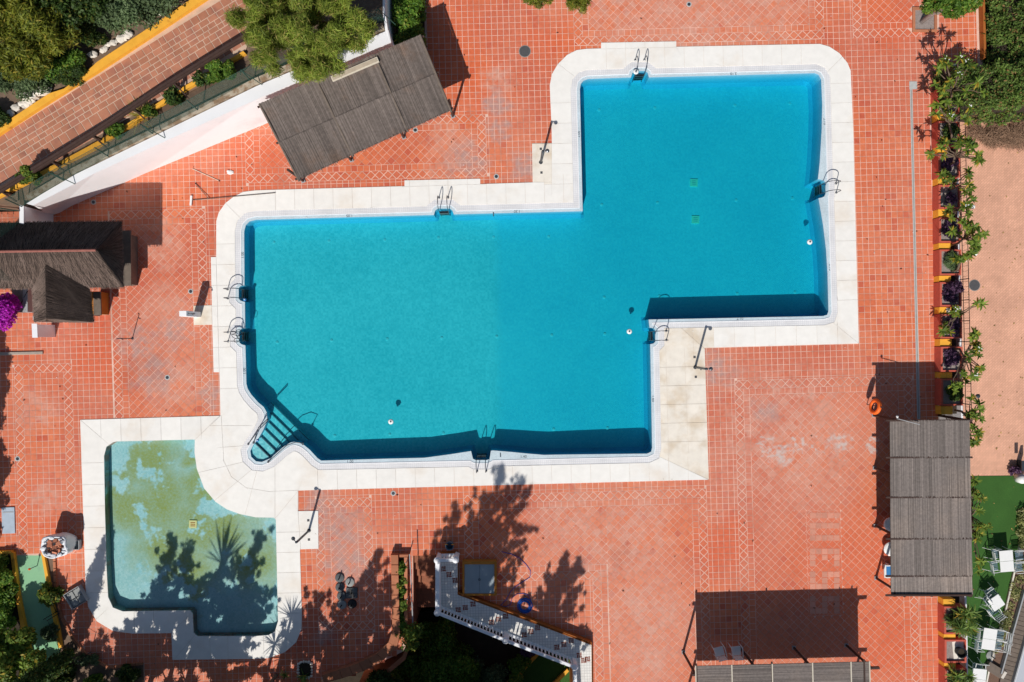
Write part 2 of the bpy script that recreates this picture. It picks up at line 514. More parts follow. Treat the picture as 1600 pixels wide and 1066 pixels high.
class MB:
    """collects shapes into ONE mesh"""

    def __init__(s):
        s.v, s.f = [], []

    def add(s, vs, fs):
        n = len(s.v)
        s.v += [tuple(p) for p in vs]
        s.f += [tuple(i + n for i in f) for f in fs]
        return s

    def prism(s, poly, z0, z1):
        """poly in world xy (any winding)"""
        a = sum(poly[i][0] * poly[(i + 1) % len(poly)][1] - poly[(i + 1) % len(poly)][0] * poly[i][1] for i in range(len(poly)))
        if a < 0:
            poly = poly[::-1]
        n = len(poly)
        zt = z1 if callable(z1) else (lambda x, y: z1)
        vs = [(x, y, z0) for x, y in (p[:2] for p in poly)] + [(p[0], p[1], zt(p[0], p[1])) for p in poly]
        fs = [tuple(range(n))[::-1], tuple(range(n, 2 * n))] + [(i, (i + 1) % n, (i + 1) % n + n, i + n) for i in range(n)]
        return s.add(vs, fs)

    def box(s, c, size, rot=0.0, mtx=None):
        hx, hy, hz = (q / 2 for q in size)
        vs = [Vector((x, y, z)) for x in (-hx, hx) for y in (-hy, hy) for z in (-hz, hz)]
        m = mtx if mtx is not None else Matrix.Rotation(rot, 3, 'Z')
        vs = [m @ v + Vector(c) for v in vs]
        return s.add(vs, [(0, 1, 3, 2), (4, 6, 7, 5), (0, 4, 5, 1), (2, 3, 7, 6), (0, 2, 6, 4), (1, 5, 7, 3)])

    def beam(s, a, b, w, h, up=(0, 0, 1)):
        """rectangular bar from a to b"""
        a, b = Vector(a), Vector(b)
        d = (b - a)
        L = d.length
        if L < 1e-6:
            return s
        d.normalize()
        u = Vector(up)
        sd = d.cross(u)
        if sd.length < 1e-4:
            sd = d.cross(Vector((1, 0, 0)))
        sd.normalize()
        u = sd.cross(d).normalized()
        vs = []
        for p in (a, b):
            for i, j in ((-1, -1), (1, -1), (1, 1), (-1, 1)):
                vs.append(p + sd * (i * w / 2) + u * (j * h / 2))
        return s.add(vs, [(3, 2, 1, 0), (4, 5, 6, 7), (0, 1, 5, 4), (1, 2, 6, 5), (2, 3, 7, 6), (3, 0, 4, 7)])

    def tube(s, pts, r, n=8, cap=True):
        pts = [Vector(p) for p in pts]
        rs = r if isinstance(r, (list, tuple)) else [r] * len(pts)
        rings = []
        prev = None
        for i, p in enumerate(pts):
            d = (pts[min(i + 1, len(pts) - 1)] - pts[max(i - 1, 0)])
            if d.length < 1e-9:
                d = Vector((0, 0, 1))
            d.normalize()
            if prev is None:
                ref = Vector((0, 0, 1)) if abs(d.z) < 0.9 else Vector((1, 0, 0))
                x = d.cross(ref).normalized()
            else:
                x = (prev - d * prev.dot(d))
                x = x.normalized() if x.length > 1e-6 else d.cross(Vector((0, 1, 0))).normalized()
            prev = x
            y = d.cross(x)
            rings.append([p + (x * math.cos(2 * math.pi * k / n) + y * math.sin(2 * math.pi * k / n)) * rs[i] for k in range(n)])
        vs = [v for rg in rings for v in rg]
        fs = []
        for i in range(len(pts) - 1):
            for k in range(n):
                a, b = i * n + k, i * n + (k + 1) % n
                fs.append((a, b, b + n, a + n))
        if cap:
            fs.append(tuple(range(n))[::-1])
            fs.append(tuple(range((len(pts) - 1) * n, len(pts) * n)))
        return s.add(vs, fs)

    def lathe(s, c, prof, n=16, cap=True):
        """prof = [(r, z)...] from bottom up"""
        vs, fs = [], []
        for r, z in prof:
            for k in range(n):
                a = 2 * math.pi * k / n
                vs.append((c[0] + r * math.cos(a), c[1] + r * math.sin(a), c[2] + z))
        for i in range(len(prof) - 1):
            for k in range(n):
                a, b = i * n + k, i * n + (k + 1) % n
                fs.append((a, b, b + n, a + n))
        if cap:
            fs.append(tuple(range(n))[::-1])
            fs.append(tuple(range((len(prof) - 1) * n, len(prof) * n)))
        return s.add(vs, fs)

    def torus(s, c, Rr, r, n=28, k=10, m=None, sx=1.0, sy=1.0):
        vs, fs = [], []
        for i in range(n):
            a = 2 * math.pi * i / n
            for j in range(k):
                b = 2 * math.pi * j / k
                p = Vector(((Rr + r * math.cos(b)) * math.cos(a) * sx, (Rr + r * math.cos(b)) * math.sin(a) * sy, r * math.sin(b)))
                if m is not None:
                    p = m @ p
                vs.append(p + Vector(c))
        for i in range(n):
            for j in range(k):
                a, b = i * k + j, ((i + 1) % n) * k + j
                a2, b2 = i * k + (j + 1) % k, ((i + 1) % n) * k + (j + 1) % k
                fs.append((a, b, b2, a2))
        return s.add(vs, fs)

    def rock(s, c, size, rng):
        n = len(s.v)
        vs, fs = [], []
        a0 = rng.random() * 6
        for i, (rr, zz) in enumerate(((0.75, -0.5), (1.0, 0.0), (0.8, 0.55))):
            for k in range(7):
                a = a0 + 2 * math.pi * k / 7
                q = rr * rng.uniform(0.75, 1.15)
                vs.append((c[0] + size[0] * q * math.cos(a), c[1] + size[1] * q * math.sin(a), c[2] + size[2] * (zz + rng.uniform(-.12, .12))))
        vs.append((c[0], c[1], c[2] + size[2] * 0.85))
        for i in range(2):
            for k in range(7):
                a, b = i * 7 + k, i * 7 + (k + 1) % 7
                fs.append((a, b, b + 7, a + 7))
        for k in range(7):
            fs.append((14 + k, 14 + (k + 1) % 7, 21))
        return s.add(vs, fs)

    def build(s, name, m, parent=None, loc=None, smooth=False, bevel=0.0):
        me = bpy.data.meshes.new(name)
        off = Vector(WL[parent.name]) if parent is not None else Vector((0, 0, 0))
        L = Vector(loc) if loc is not None else Vector((0, 0, 0))
        off = off + L
        me.from_pydata([tuple(Vector(v) - off) for v in s.v], [], s.f)
        if bevel or True:
            bm = bmesh.new()
            bm.from_mesh(me)
            bmesh.ops.recalc_face_normals(bm, faces=bm.faces)
            if bevel:
                bmesh.ops.bevel(bm, geom=[e for e in bm.edges if e.is_manifold and e.calc_face_angle(0) > 0.5], offset=bevel, segments=2, affect='EDGES', profile=0.5)
            if smooth:
                for f in bm.faces:
                    f.smooth = True
            bm.to_mesh(me)
            bm.free()
        me.materials.append(m)
        return link(name, me, parent, tuple(L))


# ------------------------------------------------------------------ plan geometry helpers
def inside(p, poly):
    x, y = p[0], p[1]
    c = False
    n = len(poly)
    j = n - 1
    for i in range(n):
        xi, yi = poly[i]
        xj, yj = poly[j]
        if (yi > y) != (yj > y) and x < (xj - xi) * (y - yi) / (yj - yi) + xi:
            c = not c
        j = i
    return c


def dense(poly, step=3.0):
    out = []
    n = len(poly)
    for i in range(n):
        a, b = poly[i], poly[(i + 1) % n]
        L = math.dist(a, b)
        k = max(1, int(L / step))
        for q in range(k):
            t = q / k
            out.append((a[0] + (b[0] - a[0]) * t, a[1] + (b[1] - a[1]) * t))
    return out


def seg_dist_arr(pts, poly):
    """min distance of each point to closed polyline"""
    P = np.asarray(pts)[:, None, :]
    A = np.asarray(poly)
    B = np.roll(A, -1, axis=0)
    d = B - A
    L2 = np.maximum((d ** 2).sum(1), 1e-9)
    t = np.clip(((P - A[None]) * d[None]).sum(2) / L2[None], 0, 1)
    q = A[None] + t[..., None] * d[None]
    return np.sqrt(((P - q) ** 2).sum(2)).min(1)


def offset_poly(poly, d, step=3.0):
    """offset outward (positive) a closed polygon in pixel plan, keeping its vertices' corners"""
    a = sum(poly[i][0] * poly[(i + 1) % len(poly)][1] - poly[(i + 1) % len(poly)][0] * poly[i][1] for i in range(len(poly)))
    sg = 1 if a > 0 else -1
    n = len(poly)
    cand = []
    for i in range(n):
        p0, p1, p2 = poly[i - 1], poly[i], poly[(i + 1) % n]
        def nrm(u, v):
            dx, dy = v[0] - u[0], v[1] - u[1]
            L = math.hypot(dx, dy) or 1
            return (sg * dy / L, -sg * dx / L)
        n0, n1 = nrm(p0, p1), nrm(p1, p2)
        cand.append((p1[0] + n0[0] * d, p1[1] + n0[1] * d))
        mx, my = n0[0] + n1[0], n0[1] + n1[1]
        q = mx * mx + my * my
        if q > 0.3:
            k = 2 * d / q
            cand.append((p1[0] + mx * k, p1[1] + my * k))
        L = math.dist(p1, p2)
        m = max(1, int(L / step))
        for j in range(m + 1):
            t = j / m
            cand.append((p1[0] + (p2[0] - p1[0]) * t + n1[0] * d, p1[1] + (p2[1] - p1[1]) * t + n1[1] * d))
    ds = seg_dist_arr(cand, poly)
    out = []
    for c, dd in zip(cand, ds):
        if dd >= abs(d) * 0.97 and (inside(c, poly) == (d < 0)):
            if not out or math.dist(out[-1], c) > 0.4:
                out.append(c)
    return out


def ring_tris(outer, holes):
    """triangles of a plan polygon with holes, by constrained Delaunay"""
    pts, eds = [], []
    for pl in [outer] + list(holes):
        n0, k = len(pts), len(pl)
        pts += [Vector((x, y)) for x, y in pl]
        eds += [(n0 + i, n0 + (i + 1) % k) for i in range(k)]
    vo, eo, fo, _a, _b, _c = delaunay_2d_cdt(pts, eds, [], 0, 1e-4)
    tris = []
    for f in fo:
        c = sum((vo[i] for i in f), Vector((0, 0))) / len(f)
        if inside((c.x, c.y), outer) and not any(inside((c.x, c.y), h) for h in holes):
            tris.append(tuple(f))
    return vo, tris


def flat_ring(name, outer, holes, z, m, parent=None, z_under=None):
    """flat sheet in the plan (pixel polygons), with edge walls down to z_under"""
    flat, tris = ring_tris(outer, holes)
    vs = [G(p.x, p.y, z) for p in flat]
    fs = [tuple(t) for t in tris]
    b = MB().add(vs, fs)
    if z_under is not None:
        for pl in [outer] + list(holes):
            n = len(pl)
            v2 = [G(x, y, z) for x, y in pl] + [G(x, y, z_under) for x, y in pl]
            b.add(v2, [(i, (i + 1) % n, (i + 1) % n + n, i + n) for i in range(n)])
    me = bpy.data.meshes.new(name)
    off = Vector(WL[parent.name]) if parent is not None else Vector((0, 0, 0))
    me.from_pydata([tuple(Vector(v) - off) for v in b.v], [], b.f)
    bm = bmesh.new()
    bm.from_mesh(me)
    bmesh.ops.remove_doubles(bm, verts=bm.verts, dist=1e-5)
    for f in bm.faces:
        if abs(f.normal.z) > 0.5 and f.normal.z < 0:
            f.normal_flip()
    bm.to_mesh(me)
    bm.free()
    me.materials.append(m)
    return link(name, me, parent)


def wpoly(pts, z=0.0):
    return [W(x, y, z)[:2] for x, y in pts]


def gpoly(pts):
    return [G(x, y)[:2] for x, y in pts]


# ------------------------------------------------------------------ outlines (photo pixels at terrace level)
NOTCH = {  # ladder recesses: inserted in the water outline
    'top': [(986, 121), (988, 114), (992, 111), (1008, 111), (1012, 114), (1014, 121)],
    'mid': [(678, 336), (680, 329), (684, 326), (703, 326), (707, 329), (709, 335)],
    'right': [(1283.5, 281), (1288, 283), (1290, 287), (1290, 303), (1288, 307), (1284, 309)],
    'notch': [(1016, 538), (1021, 537), (1024, 534), (1024, 516), (1021, 513), (1015, 512)],
    'bottom': [(768, 713), (765, 717), (761, 719), (743, 719), (739, 717), (737, 713)],
    'left_b': [(383.4, 540), (377, 538), (374, 535), (374, 517), (377, 514), (383, 513)],
    'left_a': [(382.6, 472), (376, 470), (373, 467), (373, 450), (376, 447), (382, 446)],
}
LOBE = [(502, 720), (496, 716), (484, 703), (475, 695.5), (467.6, 692), (461, 690.5), (454, 691.5), (442, 699), (430, 709.6), (421, 717), (409, 722),
        (400, 721), (392.5, 714), (391, 705), (395.5, 696), (404.5, 684), (412, 670.5), (417.5, 657), (417, 645), (412, 636), (403, 628.5), (392.5, 616.5), (387, 607.5), (385, 600)]


def main_outline(bulge):
    o = [(381.5, 362), (384, 352), (390, 346), (400, 343.5)]
    o += NOTCH['mid']
    o += [(910.5, 330), (906, 140), (907.5, 131), (912, 126), (919, 123.5)]
    o += NOTCH['top']
    o += [(1273, 114.5), (1279, 117), (1283, 124)]
    if bulge:
        o += [(1284.8, 162), (1284, 202), (1281, 253), (1279, 272), (1278, 280), (1283, 281)]
    o += NOTCH['right'][1:] if bulge else [(1287.5, 281)] + NOTCH['right'][1:-1] + [(1289, 309)]
    if bulge:
        o += [(1279, 310), (1286, 351), (1290.6, 389), (1293, 427)]
    o += [(1294.5, 486), (1292.5, 492), (1286, 494)]
    o += [(1013.5, 499.5)]
    o += NOTCH['notch'][::-1]
    o += [(1019, 699), (1017.5, 706), (1011, 709)]
    if bulge:
        o += [(876, 710.5), (850, 711), (825, 709), (800, 706.5), (770, 704)]
        o += [(767, 704.5), (766, 711)] + NOTCH['bottom'][1:-1] + [(737.5, 711), (736, 705)]
        o += [(704, 710), (663, 715.5), (602, 717)]
    else:
        o += [(768, 714.5)] + NOTCH['bottom'][1:-1] + [(736.5, 715)]
    o += LOBE
    o += NOTCH['left_b'] + NOTCH['left_a']
    return o


P_WATER = main_outline(True)
P_EDGE = main_outline(False)
P_RIM = offset_poly(P_EDGE, 5.0)
P_GUT = offset_poly(P_EDGE, 14.0)
P_COPE = [(338, 401.6), (338, 346), (342, 332), (352, 318), (364.6, 308), (380, 300), (400, 297.5), (632, 291), (632, 282), (750.6, 279.4), (750.6, 287.7), (832, 285.2),
          (831, 224.5), (862, 224), (861.5, 197.5), (858.7, 134), (862, 116.5), (871, 101), (886, 86), (901, 78.5), (916.5, 76.5), (939, 76), (939, 67), (1056.7, 65), (1056.7, 73.4),
          (1200, 70.4), (1281, 68.9), (1296, 73.4), (1311.4, 83.5), (1324, 98.7), (1329, 111), (1333, 202.5), (1335.6, 308), (1341.8, 537), (1200, 541), (1101, 543.8), (1107.6, 749.6),
          (466, 766.6), (466, 798.5), (497.5, 798), (498, 857.5), (469, 858.5), (472, 958), (471.4, 983), (463, 1003.6), (445.6, 1019), (420, 1028.5), (400, 1029.5), (269.6, 1031), (268, 989.3),
          (207.6, 990), (177, 986), (152, 971), (138, 948), (134, 918), (125.5, 656), (344.5, 649.5), (343, 582), (334, 582), (331.8, 505), (329.6, 401.8)]
P_KID = [(163.2, 712), (167, 698), (177, 691.2), (183, 690), (304.6, 687), (304, 707), (307.6, 732), (319, 763), (336.7, 784), (354.6, 796), (374.7, 803.3), (400, 808.5), (428, 809), (431, 812),
         (434.5, 970.7), (430, 986), (420, 992), (400, 993.5), (309, 993.8), (303, 988.5), (301.3, 958), (297.5, 953.5), (192.4, 955), (177, 949), (169.6, 932.7), (167, 884.6), (164.6, 796)]

P_DECK = [(-160, 335), (56, 335), (72, 327), (229, 258), (395, 190), (608, 102), (640, 88), (664, 60), (661, -70), (1536, -70), (1536, 128), (1457, 130), (1457, 300), (1462, 600), (1467, 1150),
          (927, 1150), (926, 1003), (717, 930), (716, 866), (645, 866), (646, 985), (630, 1018), (565, 1050), (500, 1063), (480, 1150), (228, 1150), (224, 1036), (170, 1042), (135, 1022), (115, 997),
          (98, 965), (88, 920), (86, 864), (67, 868), (-160, 868)]

# ------------------------------------------------------------------ far ground, deck body
g = MB().add([(-400, -400, -3.2), (400, -400, -3.2), (400, 400, -3.2), (-400, 400, -3.2)], [(0, 1, 2, 3)]).build('ground', MT['earth'])
tag(g, 'bare dry earth around the pool terrace', kind='structure')
deck = flat_ring('terrace_floor', P_DECK, [P_GUT, P_KID], -0.004, MT['grout'], None, -3.2)
tag(deck, 'terracotta tiled sun terrace round the pools', kind='structure')

# ------------------------------------------------------------------ terracotta tiles
TH = math.radians(1.6)
CT, ST = math.cos(TH), math.sin(TH)


def to_uv(x, y):
    dx, dy = x - 800, y - 533
    return dx * CT - dy * ST, dx * ST + dy * CT


def to_px(u, v):
    return 800 + u * CT + v * ST, 533 - u * ST + v * CT


def uv_rect(x0, y0, x1, y1):
    return [to_uv(x0, (y0 + y1) / 2)[0], to_uv((x0 + x1) / 2, y0)[1], to_uv(x1, (y0 + y1) / 2)[0], to_uv((x0 + x1) / 2, y1)[1]]


TILES = []          # polygons in uv
JT = 0.42           # half joint width in pixels


def clip_axis(poly, ax, lim, keep_less):
    out = []
    n = len(poly)
    for i in range(n):
        a, b = poly[i], poly[(i + 1) % n]
        ia = (a[ax] <= lim) == keep_less or a[ax] == lim
        ib = (b[ax] <= lim) == keep_less or b[ax] == lim
        if ia:
            out.append(a)
        if ia != ib:
            t = (lim - a[ax]) / (b[ax] - a[ax])
            out.append((a[0] + (b[0] - a[0]) * t, a[1] + (b[1] - a[1]) * t))
    return out


def clip_rect(poly, r):
    for ax, lim, less in ((0, r[0], False), (0, r[2], True), (1, r[1], False), (1, r[3], True)):
        if len(poly) < 3:
            return []
        poly = clip_axis(poly, ax, lim, less)
    return poly


def area(p):
    return abs(sum(p[i][0] * p[(i + 1) % len(p)][1] - p[(i + 1) % len(p)][0] * p[i][1] for i in range(len(p)))) / 2


def shrink(p, d):
    cx = sum(q[0] for q in p) / len(p)
    cy = sum(q[1] for q in p) / len(p)
    out = []
    for x, y in p:
        L = math.hypot(x - cx, y - cy) or 1
        k = max(0.2, (L - d * 1.41) / L)
        out.append((cx + (x - cx) * k, cy + (y - cy) * k))
    return out


def straight_rect(r, pu=9.2, pv=9.75, ou=0.0, ov=0.0, skips=()):
    u0 = math.floor((r[0] - ou) / pu)
    v0 = math.floor((r[1] - ov) / pv)
    for i in range(u0, int((r[2] - ou) / pu) + 1):
        for j in range(v0, int((r[3] - ov) / pv) + 1):
            t = [max(r[0], ou + i * pu) + JT, max(r[1], ov + j * pv) + JT, min(r[2], ou + (i + 1) * pu) - JT, min(r[3], ov + (j + 1) * pv) - JT]
            ok = t[2] - t[0] > 1.2 and t[3] - t[1] > 1.2
            if not ok:
                continue
            for k in skips:
                if t[0] < k[2] and t[2] > k[0] and t[1] < k[3] and t[3] > k[1]:
                    pens = [(t[2] - k[0], 0), (k[2] - t[0], 1), (t[3] - k[1], 2), (k[3] - t[1], 3)]
                    q = min(pens)[1]
                    if q == 0:
                        t[2] = k[0] - JT
                    elif q == 1:
                        t[0] = k[2] + JT
                    elif q == 2:
                        t[3] = k[1] - JT
                    else:
                        t[1] = k[3] + JT
                    if t[2] - t[0] < 1.2 or t[3] - t[1] < 1.2:
                        ok = False
                        break
            if ok:
                TILES.append(([(t[0], t[1]), (t[2], t[1]), (t[2], t[3]), (t[0], t[3])], 's'))


def diag_rect(r, side=9.35, skips=()):
    h = side / math.sqrt(2)
    hh = h - JT * 1.1
    rr = [r[0] + JT, r[1] + JT, r[2] - JT, r[3] - JT]
    for i in range(int((r[2] - r[0]) / h) + 2):
        for j in range(int((r[3] - r[1]) / h) + 2):
            if (i + j) % 2:
                continue
            cu, cv = r[0] + i * h, r[1] + j * h
            p = clip_rect([(cu - hh, cv), (cu, cv - hh), (cu + hh, cv), (cu, cv + hh)], rr)
            ps = [p]
            for k in skips:
                nx = []
                for q in ps:
                    if len(q) < 3:
                        continue
                    nx.append(clip_axis(q, 0, k[0] - JT, True))
                    nx.append(clip_axis(q, 0, k[2] + JT, False))
                    m_ = clip_axis(q, 0, k[0] - JT, False)
                    m_ = clip_axis(m_, 0, k[2] + JT, True) if len(m_) > 2 else []
                    if len(m_) > 2:
                        nx.append(clip_axis(m_, 1, k[1] - JT, True))
                        nx.append(clip_axis(m_, 1, k[3] + JT, False))
                ps = nx
            for p in ps:
                if len(p) >= 3 and area(p) > 3:
                    TILES.append((p, 'd'))


def diamond_strip(r, horizontal):
    """row of diamonds with triangles between"""
    a0, a1, b0, b1 = (r[0], r[2], r[1], r[3]) if horizontal else (r[1], r[3], r[0], r[2])
    L = a1 - a0
    n = max(1, round(L / 13.3))
    c = L / n
    w = (b1 - b0) / 2
    mid = (b0 + b1) / 2
    for i in range(n):
        x = a0 + (i + 0.5) * c
        k = 0.9
        dia = [(x - c / 2 * k, mid), (x, mid - w * k), (x + c / 2 * k, mid), (x, mid + w * k)]
        shp = [dia]
        for sg in (-1, 1):
            e = mid + sg * (w - JT * 0.6)
            shp.append([(x + c * 0.09, e), (x + c * 0.91, e), (x + c / 2, mid + sg * w * 0.14)] if i < n - 1 else [(x + c * 0.09, e), (x + c * 0.46, e), (x + c * 0.46, mid + sg * w * 0.2)])
            if i == 0:
                shp.append([(x - c * 0.09, e), (x - c * 0.46, e), (x - c * 0.46, mid + sg * w * 0.2)])
        for p in shp:
            if not horizontal:
                p = [(q[1], q[0]) for q in p]
            TILES.append((p, 'd'))


def square_row(r, horizontal):
    a0, a1 = (r[0], r[2]) if horizontal else (r[1], r[3])
    n = max(1, round((a1 - a0) / 9.4))
    c = (a1 - a0) / n
    for i in range(n):
        x0, x1 = a0 + i * c + JT, a0 + (i + 1) * c - JT
        t = [x0, r[1] + JT, x1, r[3] - JT] if horizontal else [r[0] + JT, x0, r[2] - JT, x1]
        TILES.append(([(t[0], t[1]), (t[2], t[1]), (t[2], t[3]), (t[0], t[3])], 's'))


FRAMES = []


def frame(outer, sides, fill, layers=('d', 's'), skips=(), fill_skips=()):
    """outer = pixel rect of the frame; sides any of l r t b; layers from outside inwards"""
    r = uv_rect(*outer)
    FRAMES.append(list(r))
    for ly in layers:
        w = 13.2 if ly == 'd' else 9.4
        fn = diamond_strip if ly == 'd' else square_row
        l, t, rt, b = ('l' in sides), ('t' in sides), ('r' in sides), ('b' in sides)
        if t:
            fn([r[0], r[1], r[2], r[1] + w], True)
        if b:
            fn([r[0], r[3] - w, r[2], r[3]], True)
        y0, y1 = r[1] + (w if t else 0), r[3] - (w if b else 0)
        if l:
            fn([r[0], y0, r[0] + w, y1], False)
        if rt:
            fn([r[2] - w, y0, r[2], y1], False)
        r = [r[0] + (w if l else 0), y0, r[2] - (w if rt else 0), y1]
    if fill == 'd':
        diag_rect(r, skips=fill_skips)
    else:
        straight_rect(r, ou=r[0], ov=r[1])
    return r


frame((895.5, -70, 1286, 66), 'lrb', 'd')
frame((1331.5, -70, 1436, 58.5), 'lb', 'd')
frame((383, 184, 760, 281), 'lrtb', 'd')
frame((175, 328, 325, 655), 'lrt', 'd')
frame((26, 569, 116, 866), 'lrt', 's', layers=('d',))
frame((495, 779, 583, 985), 'lrtb', 'd')
inner_g = uv_rect(750, 884.6, 952, 1080)
frame((729, 769, 1109, 1150), 'lrt', 'd', fill_skips=(inner_g,))
TMP = FRAMES.pop()
frame((750, 884.6, 952, 1150), 'rt', 's', layers=('s', 'd'))
FRAMES.append(TMP)
LET = uv_rect(1262, 798, 1315, 962)
frame((1155.5, 591, 1433, 1150), 'lrt', 'd', fill_skips=(LET,))
straight_rect(uv_rect(-160, -75, 1540, 1155), skips=FRAMES)

tb_v, tb_f = [], []
single = []
HOLE = offset_poly(P_COPE, -6.0)
KEEP_OUT = [(606, 866), (624, 866), (626, 985), (600, 1015), (560, 1040), (495, 1056), (495, 1075), (640, 1075), (650, 866)]
xs = [p[0] for p in P_COPE]
for poly, kind in TILES:
    cu = sum(p[0] for p in poly) / len(poly)
    cv = sum(p[1] for p in poly) / len(poly)
    cx, cy = to_px(cu, cv)
    if not inside((cx, cy), P_DECK) or inside((cx, cy), HOLE):
        continue
    if 1424 < cx < 1463 and 11 < cy < 50:      # tree pit
        continue
    if not (-170 < cx < 1540 and -60 < cy < 1150):
        continue
    dz = R.uniform(-0.0012, 0.0012)
    if kind == 's' and len(single) < 300 and 1343 < cx < 1455 and 110 < cy < 560 and area(poly) > 55:
        single.append((poly, cx, cy, dz))
        continue
    n0 = len(tb_v)
    n = len(poly)
    px = [to_px(*p) for p in poly]
    w = [G(x, y)[:2] for x, y in px]
    if sum(w[i][0] * w[(i + 1) % n][1] - w[(i + 1) % n][0] * w[i][1] for i in range(n)) < 0:
        w = w[::-1]
    tb_v += [(x, y, 0.003 + dz) for x, y in w] + [(x, y, -0.004) for x, y in w]
    tb_f.append(tuple(range(n0, n0 + n)))
    tb_f += [(n0 + i, n0 + n + i, n0 + n + (i + 1) % n, n0 + (i + 1) % n) for i in range(n)]
me = bpy.data.meshes.new('floor_tiles')
me.from_pydata(tb_v, [], tb_f)
me.materials.append(MT['tile'])
tag(link('floor_tiles', me, deck), 'terracotta paving tiles laid straight and diagonally', kind='stuff')
tile_meshes = {}
for poly, cx, cy, dz in single:
    w_ = round(max(p[0] for p in poly) - min(p[0] for p in poly), 1)
    h_ = round(max(p[1] for p in poly) - min(p[1] for p in poly), 1)
    key = (w_, h_)
    if key not in tile_meshes:
        me = bpy.data.meshes.new('floor_tile')
        a, b = w_ * S / 2, h_ * S / 2
        v = [(-a, -b, 0.007), (a, -b, 0.007), (a, b, 0.007), (-a, b, 0.007), (-a, -b, 0), (a, -b, 0), (a, b, 0), (-a, b, 0)]
        me.from_pydata(v, [], [(0, 1, 2, 3), (0, 4, 5, 1), (1, 5, 6, 2), (2, 6, 7, 3), (3, 7, 4, 0)])
        me.materials.append(MT['tile'])
        tile_meshes[key] = me
    o = link('floor_tile', tile_meshes[key], deck, G(cx, cy, -0.004 + dz))
    o.rotation_euler = (R.uniform(-.004, .004), R.uniform(-.004, .004), TH)
# letters laid in the paving (read from the top of the photo down): a bar, U, E, S, S
LETTERS = [(801, 1, ['1111']), (817, 3, ['1111', '1000', '1111']), (857, 3, ['1111', '1011', '1001']), (893, 3, ['1011', '1011', '1101']), (931, 3, ['1101', '1011', '1011'])]
LETTERS = [(801, ['11111']), (817, ['11111', '10000', '11111']), (857, ['11111', '10101', '10001']), (893, ['10111', '10101', '11101']), (931, ['10111', '10101', '11101'])]
for y0, rows in LETTERS:
    for j, row in enumerate(rows):
        for i, ch in enumerate(row):
            u, v = to_uv(1265 + i * 9.4, y0 + j * 9.5)
            sh = [(u + JT, v + JT), (u + 9.4 - JT, v + JT), (u + 9.4 - JT, v + 9.5 - JT), (u + JT, v + 9.5 - JT)]
            if ch == '1':
                p = gpoly([to_px(*q) for q in sh])
                MB().prism(p, -0.004, 0.007).build('inlay_tile', MT['light_inlay'], deck)
lm = MB()
lr = LET
lets = [uv_rect(1265, y0, 1265 + 5 * 9.4, y0 + len(r_) * 9.5) for y0, r_ in LETTERS]
hh = 9.35 / math.sqrt(2)
for i in range(int((lr[2] - lr[0]) / hh) + 2):
    for j in range(int((lr[3] - lr[1]) / hh) + 2):
        if (i + j) % 2 == 0:
            cu, cv = lr[0] + i * hh, lr[1] + j * hh
            q = hh - JT
            base = clip_rect([(cu - q, cv), (cu, cv - q), (cu + q, cv), (cu, cv + q)], lr)
            if len(base) >= 3 and area(base) > 4:
                lm.prism(gpoly([to_px(*p) for p in base]), -0.004, 0.002)
tag(lm.build('tile_infill', MT['tile'], deck), 'small terracotta tiles round the inlaid letters', kind='stuff')

# ------------------------------------------------------------------ main pool
pool = link('swimming_pool', None)
tag(pool, 'large stepped swimming pool with turquoise water', kind='structure')
WZ = -0.035


def depth_at(px):
    t = [(380, 0.84), (778, 0.98), (1000, 1.18), (1300, 1.24)]
    for (a, da), (b, db) in zip(t, t[1:]):
        if px <= b:
            k = min(1, max(0, (px - a) / (b - a)))
            return da + (db - da) * k
    return t[-1][1]


flat_ring('pool_rim', P_RIM, [P_WATER], 0.0, MT['rim'], pool)
flat_ring('overflow_gutter', P_GUT, [P_RIM], 0.012, MT['grille'], pool, -0.01)
# white lip between rim and gutter
lip = flat_ring('gutter_lip', offset_poly(P_EDGE, 5.9), [offset_poly(P_EDGE, 4.6)], 0.02, MT['white_paint'], pool, 0.0)
# shell walls and floor
P_FLOOR = offset_poly(P_WATER, -5.0)
n = len(P_WATER)
dw = dense(P_WATER, 8)
n = len(dw)
wv = [G(x, y, 0.0) for x, y in dw] + [G(x, y, -depth_at(x) + 0.14) for x, y in dw]
MB().add(wv, [(i, (i + 1) % n, (i + 1) % n + n, i + n) for i in range(n)]).build('pool_wall', MT['wall_mosaic'], pool)
flat, tris = ring_tris(dw, [P_FLOOR])
near = seg_dist_arr([(p.x, p.y) for p in flat], dw)
cv_ = [(*G(p.x, p.y)[:2], -depth_at(p.x) + (0.14 if near[i] < 0.5 else 0.0)) for i, p in enumerate(flat)]
MB().add(cv_, [tuple(t) for t in tris]).build('pool_cove', MT['wall_mosaic'], pool)
flat, tris = ring_tris(P_FLOOR, [])
bm = bmesh.new()
bv = [bm.verts.new(G(p.x, p.y, 0)) for p in flat]
for t in tris:
    try:
        bm.faces.new([bv[i] for i in t])
    except ValueError:
        pass
for pxc in (778, 1000):
    c = G(pxc, 520)
    bmesh.ops.bisect_plane(bm, geom=bm.verts[:] + bm.edges[:] + bm.faces[:], plane_co=c, plane_no=(1, 0.015, 0))
for v in bm.verts:
    v.co.z = -depth_at(v.co.x / S + 800)
bmesh.ops.recalc_face_normals(bm, faces=bm.faces)
for f in bm.faces:
    c = f.calc_center_median()
    f.material_index = 0
me = bpy.data.meshes.new('pool_floor')
bm.to_mesh(me)
bm.free()
me.materials.append(pool_floor_mat())
link('pool_floor', me, pool)
# water body
pw = dense(offset_poly(P_WATER, 0.9), 1e9)
wb = MB().prism(gpoly(pw), -1.8, WZ).build('pool_water', MT['water'])
tag(wb, 'still turquoise water filling the large pool', kind='structure')
